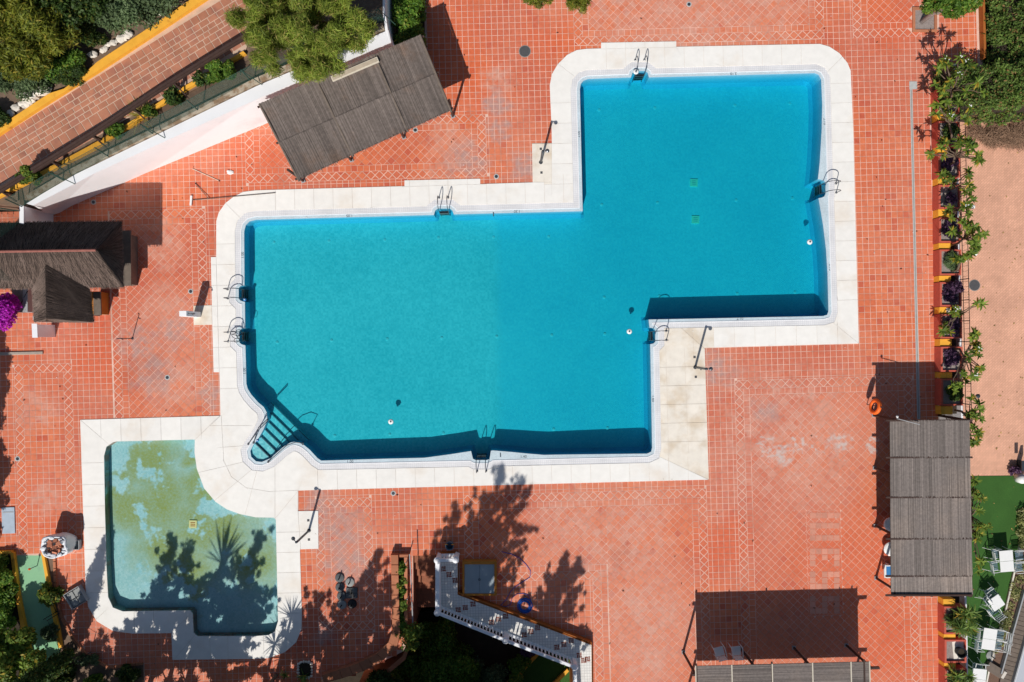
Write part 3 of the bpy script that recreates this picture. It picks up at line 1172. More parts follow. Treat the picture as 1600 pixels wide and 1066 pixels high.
# underwater stair in the lobe: six treads, each lower than the last
sx, sy = (0.71, 0.70)      # direction along a tread edge (pixels)
ax, ay = (0.70, -0.71)      # direction of descent
for k in range(6):
    cx, cy = 413 + 7.6 * (k - 1), 698.5 - 8.6 * (k - 1)
    L0 = L1 = (70, 64, 62, 62, 66, 84)[k]
    if k == 0:
        cx, cy = 404, 709
    z = -0.13 - 0.09 * k
    wd = 11.2 if k else 13
    c0 = (cx - ax * (wd / 2 if k else 16), cy - ay * (wd / 2 if k else 16))
    c1 = (cx + ax * wd / 2, cy + ay * wd / 2)
    q = [(c0[0] + sx * L0 / 2, c0[1] + sy * L0 / 2), (c1[0] + sx * L1 / 2, c1[1] + sy * L1 / 2), (c1[0] - sx * L1 / 2, c1[1] - sy * L1 / 2), (c0[0] - sx * L0 / 2, c0[1] - sy * L0 / 2)]
    st = MB().prism(gpoly(q), -1.15, z).build('pool_step', MT['floor_shallow'], pool)
    e0 = (c1[0] - ax * 0.9, c1[1] - ay * 0.9)
    q2 = [(e0[0] + sx * L1 / 2, e0[1] + sy * L1 / 2), (c1[0] + ax * .4 + sx * L1 / 2, c1[1] + ay * .4 + sy * L1 / 2), (c1[0] + ax * .4 - sx * L1 / 2, c1[1] + ay * .4 - sy * L1 / 2), (e0[0] - sx * L1 / 2, e0[1] - sy * L1 / 2)]
    MB().prism(gpoly(q2), z - 0.05, z + 0.01).build('step_shade_strip', MT['blue_grey'], pool)  # thin dark strip drawing the riser's shadow along the tread edge
# inlets and drains on the floor
for x, y in [(428, 379), (514, 377), (601, 375), (685, 372), (771, 371), (433, 535), (518, 532), (605, 530), (690, 528), (776, 526), (523, 681), (609, 679), (693, 677), (865, 671), (949, 669),
             (862, 524), (945, 522), (944, 465), (857, 370), (940, 320), (1027, 317), (1150, 313), (936, 172), (1023, 169), (1148, 165), (1234, 162), (1152, 459), (1030, 463), (1238, 310), (1242, 457)]:
    d = depth_at(x)
    c = W(x, y, -d)
    MB().lathe((c[0], c[1], -d), [(0.08, -0.01), (0.08, 0.02), (0.05, 0.03)], 10).build('inlet_fitting', MT['white_plastic'], pool)
for x, y in [(1084, 286), (1086.5, 343.5)]:
    d = depth_at(x)
    c = W(x, y, -d)
    dr = MB().box((c[0], c[1], -d + 0.02), (0.40, 0.40, 0.05), -TH).build('floor_drain', MT['drain_pale'], pool)
    for q in (-1, 0, 1):
        MB().box((c[0], c[1] + q * 0.09, -d + 0.05), (0.22, 0.025, 0.012), -TH).build('drain_slot', MT['drain'], dr)
# depth figures on the rim
def depth_mark(txt, px, py, rot, size=0.20):
    cu = bpy.data.curves.new('depth_mark', 'FONT')
    cu.body = txt
    cu.size = size
    cu.align_x = 'CENTER'
    cu.align_y = 'CENTER'
    cu.extrude = 0.001
    cu.materials.append(MT['ink'])
    o = link('depth_mark', cu, pool, G(px, py, 0.004))
    o.rotation_euler = (0, 0, rot)
for txt, px, py, rot in [('1.05', 546, 337.0, math.pi + TH), ('1.30', 808, 330.3, math.pi + TH), ('2.10', 1146, 115.2, math.pi + TH), ('2.10', 1288.5, 190, -math.pi / 2 + TH), ('2.10', 1297.2, 418, -math.pi / 2 + TH),
                         ('2.10', 1156, 498.2, TH), ('1.60', 1020.6, 623, -math.pi / 2 + TH), ('1.40', 818, 713.8, TH), ('1.00', 547, 721.3, TH), ('1.00', 379.2, 399, math.pi / 2 + TH), ('1.00', 382, 580, math.pi / 2 + TH), ('2.00', 904.3, 210, math.pi / 2 + TH)]:
    depth_mark(txt, px, py, rot)
# small upright markers on the rim
for x, y in ((771, 335), (782, 711)):
    MB().box(G(x, y, 0.006), (0.05, 0.22, 0.01), TH).build('lane_mark', MT['ink'], pool)

# ------------------------------------------------------------------ coping slabs
cope = link('pool_coping', None)
tag(cope, 'pale stone slabs paving the edge of both pools', kind='structure')
flat_ring('coping_bed', offset_poly(P_COPE, -0.6), [P_GUT, P_KID], 0.010, MT['joint'], cope, -0.004)
flat, tris = ring_tris(P_COPE, [P_GUT, P_KID])
bm = bmesh.new()
bv = [bm.verts.new((p.x, p.y, 0)) for p in flat]
for t in tris:
    try:
        bm.faces.new([bv[i] for i in t])
    except ValueError:
        pass
allg = lambda: bm.verts[:] + bm.edges[:] + bm.faces[:]
for k in range(120, 1350, 36):
    bmesh.ops.bisect_plane(bm, geom=allg(), plane_co=(k, 0, 0), plane_no=(1, 0, 0))
for k in range(60, 1040, 36):
    bmesh.ops.bisect_plane(bm, geom=allg(), plane_co=(0, k, 0), plane_no=(0, 1, 0))
JO = []
def jr(a, b, n0, n1, c):
    """n joints across the ring between line a->b, c = (dx, dy) to other side"""
    for i in range(n0, n1):
        t = i / n1
        p = (a[0] + (b[0] - a[0]) * t, a[1] + (b[1] - a[1]) * t)
        JO.append((p, (p[0] + c[0], p[1] + c[1])))
jr((400, 290), (910, 275), 1, 17, (1.3, 50))        # upper edge, long arm
jr((916, 60), (1281, 52), 1, 12, (1.3, 50))         # top
jr((1300, 100), (1312, 500), 1, 13, (50, -1.3))     # far side
jr((1050, 510), (1340, 502), 1, 9, (1.3, 45))       # under upper basin
jr((1030, 545), (1034, 720), 1, 6, (80, -2))        # side of lower basin
jr((466, 736), (1105, 716), 1, 21, (1.3, 50))       # bottom
jr((320, 350), (326, 640), 1, 9, (52, -1.3))        # near side
jr((850, 130), (856, 320), 1, 6, (45, -1))
jr((126, 640), (345, 632), 1, 7, (1.3, 55))         # paddling pool
jr((118, 690), (126, 960), 1, 8, (45, -1))
jr((435, 800), (437, 990), 1, 6, (40, -1))
jr((180, 955), (270, 953), 1, 3, (1, 40))
jr((300, 995), (440, 992), 1, 5, (1, 40))
JO += [((1040, 545), (1046, 760)), ((1069, 545), (1076, 712)), ((1040, 718), (1108, 750)), ((1296, 500), (1342, 537)), ((1290, 115), (1330, 75)), ((905, 125), (865, 95)), ((380, 345), (345, 310)),
       ((344, 650), (305, 687)), ((126, 656), (168, 692)), ((268, 989), (302, 955)), ((170, 950), (142, 975)), ((434, 985), (462, 1010)), ((272, 1031), (304, 993)),
       ((466, 767), (430, 810)), ((346, 649), (350, 720)), ((350, 720), (362, 745)), ((362, 745), (385, 762)), ((385, 762), (420, 768)), ((420, 768), (466, 766)),
       ((330, 665), (392, 665)), ((335, 700), (398, 695)), ((312, 738), (388, 720)), ((338, 780), (398, 730)), ((383, 805), (402, 735)), ((430, 812), (430, 735)),
       ((832, 285), (865, 285)), ((862, 226), (862, 300)), ((896, 296), (897, 330)), ((466, 800), (470, 858)), ((938, 77), (1058, 74)), ((632, 292), (752, 288)), ((338, 402), (343, 582)), ((1101, 545), (1050, 500))]
cuts = set()
for a, b in JO:
    d = Vector((b[0] - a[0], b[1] - a[1], 0))
    L = d.length
    d.normalize()
    nrm = Vector((-d.y, d.x, 0))
    fs = []
    for f in bm.faces:
        c = f.calc_center_median() - Vector((a[0], a[1], 0))
        t = c.dot(d)
        if -6 < t < L + 6 and abs(c.dot(nrm)) < 32:
            fs.append(f)
    if not fs:
        continue
    gset = set(fs)
    for f in fs:
        gset.update(f.edges)
        gset.update(f.verts)
    res = bmesh.ops.bisect_plane(bm, geom=list(gset), plane_co=(a[0], a[1], 0), plane_no=nrm, dist=0.01)
cut_edges = set()
ed = list(bm.edges)
E0 = np.array([e.verts[0].co[:2] for e in ed])
E1 = np.array([e.verts[1].co[:2] for e in ed])
for a, b in JO:
    d = np.array([b[0] - a[0], b[1] - a[1]])
    L = np.linalg.norm(d)
    d = d / L
    nn_ = np.array([-d[1], d[0]])
    a_ = np.array(a)
    tm = ((E0 + E1) / 2 - a_) @ d
    ok = (np.abs((E0 - a_) @ nn_) < 0.03) & (np.abs((E1 - a_) @ nn_) < 0.03) & (tm > -4) & (tm < L + 4)
    cut_edges.update(np.nonzero(ok)[0].tolist())
cut_edges = [ed[i] for i in cut_edges if len(ed[i].link_faces) == 2]
bmesh.ops.split_edges(bm, edges=cut_edges)
bm.faces.ensure_lookup_table()
bm.faces.index_update()
seen = set()
slabs = []
for f in bm.faces:
    if f.index in seen:
        continue
    st, isl = [f], []
    seen.add(f.index)
    while st:
        q = st.pop()
        isl.append(q)
        for e in q.edges:
            for g2 in e.link_faces:
                if g2.index not in seen:
                    seen.add(g2.index)
                    st.append(g2)
    slabs.append(isl)
print('slabs', len(slabs))
for isl in slabs:
    ar = sum(f.calc_area() for f in isl)
    if ar < 12:
        continue
    b2 = bmesh.new()
    mp = {}
    for f in isl:
        for v in f.verts:
            if v not in mp:
                mp[v] = b2.verts.new(v.co)
        try:
            b2.faces.new([mp[v] for v in f.verts])
        except ValueError:
            pass
    bmesh.ops.recalc_face_normals(b2, faces=b2.faces)
    # pull the border in for the joint
    bl = [e for e in b2.edges if len(e.link_faces) == 1]
    mv = {}
    for e in bl:
        f = e.link_faces[0]
        d = e.verts[1].co - e.verts[0].co
        if d.length < 1e-6:
            continue
        nn = Vector((-d.y, d.x, 0)).normalized()
        if (f.calc_center_median() - e.verts[0].co).dot(nn) < 0:
            lp = [l for l in e.link_loops]
            nn = -nn
        for v in e.verts:
            mv.setdefault(v, []).append(nn)
    for v, ns in mv.items():
        s_ = Vector((0, 0, 0))
        for q in ns:
            s_ += q
        if s_.length > 0.2:
            v.co += s_.normalized() * 0.24
    cx = sum(v.co.x for v in b2.verts) / len(b2.verts)
    cy = sum(v.co.y for v in b2.verts) / len(b2.verts)
    ret = bmesh.ops.extrude_face_region(b2, geom=b2.faces[:])
    top = [v for v in ret['geom'] if isinstance(v, bmesh.types.BMVert)]
    tz = 0.028 + R.uniform(-0.002, 0.002)
    tops = set(top)
    for v in b2.verts:
        x, y, _ = G(v.co.x, v.co.y)
        v.co = Vector((x, y, tz if v in tops else 0.011))
    bmesh.ops.recalc_face_normals(b2, faces=b2.faces)
    me = bpy.data.meshes.new('coping_slab')
    b2.to_mesh(me)
    b2.free()
    stained = (1030 < cx < 1110 and 495 < cy < 730) or (466 < cx and 796 < cy < 860 and cx < 500) or (830 < cx < 864 and 222 < cy < 290)
    me.materials.append(MT['coping_stain'] if stained else MT['coping'])
    link('coping_slab', me, cope)
bm.free()
q = MB().prism(gpoly([(302.5, 478), (331, 477.2), (331.6, 507.5), (303, 508.5)]), 0.0, 0.024).build('coping_slab', MT['coping_stain'], cope)

# ------------------------------------------------------------------ paddling pool
kid = link('paddling_pool', None)
tag(kid, 'shallow paddling pool with green algae on its floor', kind='structure')
KD = 0.42
dk = dense(P_KID, 6)
n = len(dk)
MB().add([G(x, y, 0.02) for x, y in dk] + [G(x, y, -KD) for x, y in dk], [(i, (i + 1) % n, (i + 1) % n + n, i + n) for i in range(n)]).build('pool_wall', MT['kid_floor'], kid)
flat_ring('pool_floor', P_KID, [], -KD, MT['kid_floor'], kid)
c = W(302, 819, -KD)
dr = MB().box((c[0], c[1], -KD + 0.02), (0.40, 0.40, 0.05), -TH).build('floor_drain', mat('yellowed_plastic', srgb(246, 240, 168), 0.5), kid)
for q in (-1, 0, 1):
    MB().box((c[0], c[1] + q * 0.09, -KD + 0.05), (0.24, 0.035, 0.012), -TH).build('drain_slot', MT['ochre'], dr)
kw = MB().prism(gpoly(offset_poly(P_KID, 0.8)), -0.6, -0.05).build('paddling_pool_water', MT['kid_water'])
tag(kw, 'clear shallow water of the paddling pool', kind='structure')

# ------------------------------------------------------------------ pool ladders
def make_ladder(label):
    t = thing('pool_ladder', (0, 0, 0), label, 'ladder', 'steel ladders round the pool')
    for sx_ in (-0.235, 0.235):
        pts = [(sx_, -0.62, 0.03), (sx_, -0.62, 0.42)]
        for k in range(9):
            a = math.pi * k / 8
            pts.append((sx_, -0.30 - 0.32 * math.cos(a), 0.50 + 0.26 * math.sin(a)))
        pts += [(sx_, 0.06, 0.2), (sx_, 0.12, -0.1), (sx_, 0.14, -0.95)]
        MB().tube(pts, 0.021, 8).build('rail', MT['steel'], t, smooth=True)
        MB().lathe((sx_, -0.62, 0.028), [(0.06, 0), (0.055, 0.03), (0.025, 0.05)], 12).build('anchor_plate', MT['steel'], t)
    for z in (-0.16, -0.42, -0.68):
        MB().box((0, 0.10, z), (0.47, 0.13, 0.03)).build('tread', MT['steel'], t, bevel=0.006)
        MB().box((0, 0.10, z + 0.018), (0.40, 0.07, 0.008)).build('tread_grip', MT['black'], t)
    return t


LAD = [((1000, 113), 0, 'steel ladder on the edge farthest from the paddling pool, white ring on its rail'),
       ((693.5, 328), 0, 'steel ladder midway along the upper edge of the long basin'),
       ((375, 459), 90, 'bare steel ladder nearest the white shower pillar'),
       ((375.5, 526), 90, 'steel ladder with tangled black straps, below the white shower pillar'),
       ((1287, 295), -90, 'steel ladder on the pool edge facing the row of planters'),
       ((1022, 525), -90, 'steel ladder at the inner corner beside a tall shower post'),
       ((752, 717), 180, 'steel ladder whose pale tread shows above the tree shadow on the lower edge')]
ladder0 = make_ladder(LAD[0][2])
for i, ((x, y), ang, lb) in enumerate(LAD):
    o = ladder0 if i == 0 else copy_tree(ladder0)
    o['label'] = lb
    o.location = G(x, y, 0)
    # local +Y points into the pool
    o.rotation_euler = (0, 0, {0: math.pi, 90: -math.pi / 2, -90: math.pi / 2, 180: 0.0}[ang] + TH)
# straps on one ladder
t = thing('strap', G(366, 527, 0.3), 'black nylon straps looped over the steel ladder rails', 'strap')
for k in range(5):
    a0 = R.uniform(0, 6)
    c = (G(368 + k * 3, 520 + (k % 3) * 6, 0.35))
    MB().torus(c, 0.13 + 0.03 * (k % 2), 0.014, 18, 6, Matrix.Rotation(a0, 3, 'Z') @ Matrix.Rotation(0.9, 3, 'X')).build('loop', MT['black'], t)
# hand rails of the stair
for pts, lb in (([(388, 694, 0.03), (404, 672, 0.75), (418, 658, 0.8), (419, 654, 0.78), (404, 668, 0.62), (396, 692, 0.03)], 'bent steel handrail beside the underwater stair, nearest the paddling pool arc'),
                ([(419, 722, 0.03), (430, 712, 0.45), (448, 696, 0.5), (462, 691, 0.5), (474, 692, 0.42), (473, 694, 0.03)], 'low curved steel handrail hugging the bump after the underwater stair')):
    t = thing('handrail', G(pts[0][0], pts[0][1], 0.03), lb, 'handrail', 'handrails of the underwater stair')
    MB().tube([W(*p) for p in pts], 0.022, 8).build('rail', MT['dark_steel'], t, smooth=True)
    for p in (pts[0], pts[-1]):
        MB().lathe(W(*p), [(0.06, -0.02), (0.05, 0.02)], 10).build('anchor_plate', MT['steel'], t)

# floating dispensers
fl0 = None
for x, y, lb in ((610.5, 659, 'round white chlorine float with dark centre in the shallow basin near the stair'), (983.5, 518, 'round white chlorine float by the ladder at the inner corner'), (1265.5, 378, 'round white chlorine float in the upper basin near the ladder by the planters'), (993, 113.5, 'white ring caught on the rail of the topmost ladder')):
    if fl0 is None:
        fl0 = thing('chlorine_float', (0, 0, 0), lb, 'float', 'white chlorine floats')
        MB().lathe((0, 0, 0), [(0.05, -0.16), (0.06, -0.05), (0.13, -0.02), (0.14, 0.02), (0.10, 0.05), (0.05, 0.055)], 18).build('body', MT['white_plastic'], fl0, smooth=True)
        MB().lathe((0, 0, 0.05), [(0.045, 0), (0.04, 0.03)], 12).build('cap', MT['ink'], fl0)
        o = fl0
    else:
        o = copy_tree(fl0)
    o['label'] = lb
    o.location = G(x, y, WZ if y > 200 else 0.1)
for x, y, lb in ((382, 468, 'small blue float under the bare ladder by the shower pillar'), (402, 688, 'small blue float on the top step of the underwater stair')):
    t = thing('blue_float', G(x, y, WZ), lb, 'float')
    MB().lathe(G(x, y, WZ), [(0.03, -0.05), (0.085, -0.02), (0.085, 0.02), (0.04, 0.05)], 14).build('body', MT['blue'], t, smooth=True)
    MB().lathe(G(x, y, WZ + 0.05), [(0.03, 0), (0.02, 0.03)], 10).build('cap', MT['white_plastic'], t)

# ------------------------------------------------------------------ showers
def make_shower(label, shade=0):
    t = thing('shower_post', (0, 0, 0), label, 'shower', 'slim outdoor showers')
    MB().lathe((0, 0, 0.024), [(0.10, 0), (0.10, 0.02), (0.05, 0.03)], 12).build('base_plate', MT['dark_steel'], t)
    MB().tube([(0, 0, 0.03), (0, 0, 2.02), (0.01, 0, 2.10)], 0.058, 10).build('post', MT['dark_steel'], t, smooth=True)
    MB().tube([(0, 0, 2.02), (0.10, 0, 2.08), (0.22, 0, 2.06)], 0.025, 8).build('arm', MT['steel'], t, smooth=True)
    MB().lathe((0.24, 0, 2.0), [(0.10, 0), (0.09, 0.02), (0.03, 0.06)], 14).build('shower_head', MT['steel'], t)
    MB().lathe((0, -0.08, 1.1), [(0.03, -0.03), (0.035, 0.0), (0.02, 0.05)], 10).build('tap', MT['steel'], t)
    return t


sh = None
for x, y, lb, rot in ((845, 254, 'slim dark shower post on the pale slab above the long basin', 0.2), (1086, 574, 'slim dark shower post on stained slabs at the inner corner', 0.0), (483, 829, 'slim dark shower post on the pale slab beside the paddling pool', 2.4)):
    o = make_shower(lb) if sh is None else copy_tree(sh)
    sh = sh or o
    o['label'] = lb
    o.location = G(x, y, 0)
    o.rotation_euler = (0, 0, rot)
for x, y in ((1085, 558), (1087, 589), (482, 813), (483, 843), (845, 233), (846, 270)):
    c = G(x, y, 0.03)
    o = MB().box((c[0], c[1], 0.028), (0.12, 0.12, 0.012), TH).build('slab_drain', MT['cast_iron'], cope)
# white shower pillar
t = thing('shower_pillar', G(300, 492, 0), 'square white masonry shower pillar on its own pale slab', 'shower')
c = G(309, 492)
MB().box((c[0], c[1], 0.80), (0.36, 0.27, 1.6), TH).build('pillar', MT['white_wall'], t, bevel=0.01)
MB().tube([(c[0] + .17, c[1], 1.4), (c[0] + .36, c[1], 1.42), (c[0] + .40, c[1], 1.34)], 0.02, 8).build('arm', MT['steel'], t)
MB().lathe((c[0] + .40, c[1], 1.28), [(0.05, 0), (0.045, 0.02), (0.02, 0.07)], 10).build('shower_head', MT['steel'], t)
MB().lathe((c[0] + .2, c[1], 1.0), [(0.03, -.02), (0.03, 0.02)], 10).build('tap', MT['steel'], t)
# bent thin post on the diagonal tiles
t = thing('bent_post', G(207, 529, 0), 'thin bent steel post standing alone on worn diagonal tiles', 'post')
MB().tube([G(207, 529, 0), G(207, 529, 0.9), G(207.3, 529, 1.25), G(205, 530, 1.32)], 0.022, 8).build('post', MT['dark_steel'], t, smooth=True)
MB().tube([G(207, 529, 1.05), G(211, 531, 1.08)], 0.02, 8).build('tap', MT['dark_steel'], t)
MB().lathe(G(207, 529, 0), [(0.07, 0), (0.06, 0.03)], 10).build('base_plate', MT['steel'], t)

# ------------------------------------------------------------------ foliage tools
def leaves(centers, count, size, aspect=0.5, flat=0.35, shell=0.55, droop=0.0, rng=NR):
    """leaf quads scattered through ellipsoid clumps; centers rows (x, y, z, rx, ry, rz)"""
    C = np.asarray(centers, dtype=float)
    vol = (C[:, 3] * C[:, 4] * C[:, 5]) ** (2 / 3)
    k = rng.choice(len(C), size=count, p=vol / vol.sum())
    d = rng.normal(size=(count, 3))
    d /= np.linalg.norm(d, axis=1)[:, None]
    r = shell + (1 - shell) * rng.random(count) ** 0.7
    r *= 0.85 + 0.3 * rng.random(count)
    P = C[k, :3] + d * r[:, None] * C[k, 3:6]
    # leaf frames
    nrm = d * 0.6 + rng.normal(size=(count, 3)) * 0.6 + np.array([0, 0, flat * 2])
    nrm /= np.linalg.norm(nrm, axis=1)[:, None]
    a = rng.normal(size=(count, 3)) + d * 0.8 - np.array([0, 0, droop])
    a -= nrm * (a * nrm).sum(1)[:, None]
    a /= np.linalg.norm(a, axis=1)[:, None] + 1e-9
    b = np.cross(nrm, a)
    s = size * (0.6 + 0.8 * rng.random(count))[:, None]
    w = s * aspect
    v = np.stack([P - a * s * 0.5, P + b * w * 0.5 + nrm * s * 0.06, P + a * s * 0.5, P - b * w * 0.5 + nrm * s * 0.06], axis=1).reshape(-1, 3)
    return v, np.arange(count * 4).reshape(-1, 4)


def clump_cloud(c, rad, n, sub, rng=R):
    """clump centres filling an ellipsoid"""
    out = []
    for _ in range(n):
        while True:
            p = [rng.uniform(-1, 1) for _ in range(3)]
            if sum(q * q for q in p) < 1:
                break
        q = rng.uniform(0.7, 1.3) * sub
        out.append((c[0] + p[0] * rad[0], c[1] + p[1] * rad[1], c[2] + p[2] * rad[2], q, q, q * 0.75))
    return out


def branchy(base, tips, r0, n=6):
    b = MB()
    base = Vector(base)
    for tp in tips:
        tp = Vector(tp)
        pts, rs = [], []
        for i in range(n + 1):
            t_ = i / n
            p = base.lerp(tp, t_)
            p.z = base.z + (tp.z - base.z) * (t_ ** 0.8)
            p += Vector((R.uniform(-.06, .06), R.uniform(-.06, .06), 0)) * (1 if 0 < i < n else 0)
            pts.append(p)
            rs.append(r0 * (1 - 0.8 * t_) + 0.008)
        b.tube(pts, rs, 7)
    return b


def tree(name, base, crown, rad, m, label, cat='tree', group=None, n_clump=40, sub=0.6, count=14000, leaf=0.16, aspect=0.5, trunk_r=0.14, flat=0.35, shell=0.3, droop=0.0):
    t = thing(name, base, label, cat, group)
    cl = clump_cloud(crown, rad, n_clump, sub)
    v, f = leaves(cl, count, leaf, aspect, flat, shell=shell, droop=droop)
    mesh_np('crown', v, f, m, t)
    tips = [(q[0], q[1], q[2]) for q in R.sample(cl, min(9, len(cl)))]
    fork = Vector(base).lerp(Vector(crown), 0.45)
    b = MB().tube([base, tuple(Vector(base).lerp(fork, 0.5) + Vector((0.05, 0.03, 0))), tuple(fork)], [trunk_r * 1.25, trunk_r, trunk_r * 0.8], 9)
    b.build('trunk', MT['bark'], t, smooth=True)
    branchy(fork, tips, trunk_r * 0.6).build('limbs', MT['bark'], t, smooth=True)
    return t


def bush(name, px, py, z, rx, ry, rz, m, label, cat='bush', group=None, count=5000, leaf=0.14, aspect=0.5, n_clump=14, flat=0.35, sub=None):
    base = W(px, py, z)
    t = thing(name, base, label, cat, group)
    s_ = sub or 0.42 * min(rx, ry)
    cl = clump_cloud((base[0], base[1], z + rz * 0.9), (rx - s_ * 0.5, ry - s_ * 0.5, rz * 0.75), n_clump, s_)
    v, f = leaves(cl, count, leaf, aspect, flat)
    v[:, 2] = np.maximum(v[:, 2], z + 0.02)
    mesh_np('foliage', v, f, m, t)
    branchy(base, [(q[0], q[1], q[2]) for q in R.sample(cl, min(6, len(cl)))], 0.035, 4).build('stem', MT['bark'], t)
    return t


def blades(base, n, length, width, up=(0.2, 0.9), rng=R, arch=0.5, seg=3):
    """rosette of long strap leaves"""
    vs, fs = [], []
    for i in range(n):
        a = rng.uniform(0, 2 * math.pi)
        el = rng.uniform(*up)
        L = length * rng.uniform(0.75, 1.15)
        w = width * rng.uniform(0.8, 1.2)
        d = Vector((math.cos(a), math.sin(a), 0))
        sd = Vector((-d.y, d.x, 0))
        n0 = len(vs)
        for k in range(seg + 1):
            t_ = k / seg
            p = Vector(base) + d * (L * t_ * math.cos(el)) + Vector((0, 0, L * t_ * math.sin(el) - arch * L * t_ * t_ * 0.6))
            ww = w * (0.45 + 1.1 * t_ - 1.5 * t_ * t_) if k < seg else w * 0.06
            ww = max(ww, w * 0.06)
            vs += [tuple(p + sd * ww / 2), tuple(p - sd * ww / 2)]
        for k in range(seg):
            fs.append((n0 + 2 * k, n0 + 2 * k + 1, n0 + 2 * k + 3, n0 + 2 * k + 2))
    return vs, fs


def frangipani(px, py, z0, tips, label, flowers=0):
    """tips: (px, py, z) of leaf rosettes seen in the photo, on forked bare limbs"""
    base = G(px, py, z0)
    t = thing('frangipani_tree', base, label, 'tree', 'frangipani trees along the planters')
    fork = Vector(base) + Vector((0, 0, 0.5))
    more = []
    for q in tips:
        for _ in range(R.choice((0, 1, 1, 2))):
            more.append((q[0] + R.uniform(-9, 9), q[1] + R.uniform(-9, 9), q[2] - R.uniform(0, .4)))
    tw = [W(*q) for q in list(tips) + more]
    cx = sum(q[0] for q in tw) / len(tw)
    cy = sum(q[1] for q in tw) / len(tw)
    cz = sum(q[2] for q in tw) / len(tw)
    mid = Vector((base[0] * 0.45 + cx * 0.55, base[1] * 0.45 + cy * 0.55, z0 + (cz - z0) * 0.6))
    MB().tube([base, tuple(fork), tuple(mid)], [0.06, 0.055, 0.045], 8).build('trunk', MT['bark'], t, smooth=True)
    b = branchy(mid, tw, 0.026, 5)
    b.build('limbs', MT['bark'], t, smooth=True)
    vs, fs = [], []
    for q in tw:
        a, c = blades(q, R.randint(14, 20), R.uniform(.26, .37), 0.125, (-0.1, 1.0), arch=0.5)
        n0 = len(vs)
        vs += a
        fs += [tuple(i + n0 for i in f) for f in c]
    mesh_np('crown', np.array(vs), np.array(fs), MT['lf_plum'], t)
    if flowers:
        b = MB()
        for q in R.sample(tw, min(flowers, len(tw))):
            for _ in range(4):
                p = (q[0] + R.uniform(-.12, .12), q[1] + R.uniform(-.12, .12), q[2] + 0.1)
                b.lathe(p, [(0.008, 0), (0.028, 0.015), (0.01, 0.02)], 6)
        b.build('blossom', MT['white_plastic'], t)
    return t


# ------------------------------------------------------------------ upper path behind the white wall
ZU = 2.2
UP_EDGE = [(-160, 398), (0, 352), (40, 330), (119, 270), (400, 133), (608, 44), (600, -90)]       # outer face of the wall as seen
bank = [W(x, y, ZU)[:2] for x, y in [(-200, 300), (36, 322), (116, 275), (398, 137), (601, 48), (596, -110), (-220, -110)]]
o = MB().prism(bank, -3.2, ZU - 0.05).build('upper_terrace_ground', MT['soil'])
tag(o, 'dry raised ground behind the white wall', kind='structure')
# white retaining wall
t = thing('white_wall', G(300, 240, 0), 'long white rendered wall bounding the terrace below the tiled path', 'wall')
def wall_run(b, base_in, top_in, top_out, h, z0=0.0):
    n = len(base_in)
    vs = [G(x, y, z0) for x, y in base_in] + [W(x, y, h) for x, y in top_in] + [W(x, y, h - 0.03) for x, y in top_out] + [(*W(x, y, h)[:2], z0) for x, y in top_out]
    fs = []
    for r_ in range(3):
        for i in range(n - 1):
            fs.append((r_ * n + i, r_ * n + i + 1, (r_ + 1) * n + i + 1, (r_ + 1) * n + i))
    fs += [(0, n, 2 * n, 3 * n), (n - 1, 4 * n - 1, 3 * n - 1, 2 * n - 1)]
    return b.add(vs, fs)
wall_run(MB(), [(78, 337), (234, 268), (400, 200), (628, 104)], [(52, 321), (150, 270), (400, 156), (611, 66)], [(40, 318), (119, 272), (400, 135), (607, 47)], 2.45).build('wall', MT['white_wall'], t)
wall_run(MB(), [(623, 106), (618, 60), (618, -90)], [(608.5, 64), (602, 20), (602, -130)], [(604, 64), (598, 20), (598, -130)], 2.45).build('return_wall', MT['white_wall'], t)
wall_run(MB(), [(78, 372), (78, 337)], [(37, 352), (37, 322)], [(30, 352), (30, 320)], 2.45).build('end_wall', MT['white_wall'], t)
# broken cement coping behind it
b = MB()
cap = [(44, 313), (119, 269), (260, 200), (400, 131), (520, 80), (600, 44)]
for (x0, y0), (x1, y1) in zip(cap, cap[1:]):
    b.prism(wpoly([(x0, y0), (x1, y1), (x1 - 3, y1 - 8), (x0 - 3, y0 - 8)], 2.5), 2.2, 2.52)
b.build('cement_capping', mat('crumbling_cement', srgb(186, 172, 152), 0.95, 0.25, 6, col2=srgb(140, 116, 92), c2=(0.45, 0.6, 3), bump=(10, 0.6)), t)
# fixture on the wall
t = thing('wall_light', W(548, 92, 1.9), 'small dark floodlight fixed to the white wall by the reed shelter', 'lamp')
MB().box(W(548, 92, 1.9), (0.2, 0.12, 0.16), 0.4).build('housing', MT['dark_steel'], t, bevel=0.01)
MB().tube([W(548, 92, 1.9), W(547, 89, 2.0)], 0.02, 6).build('bracket', MT['dark_steel'], t)
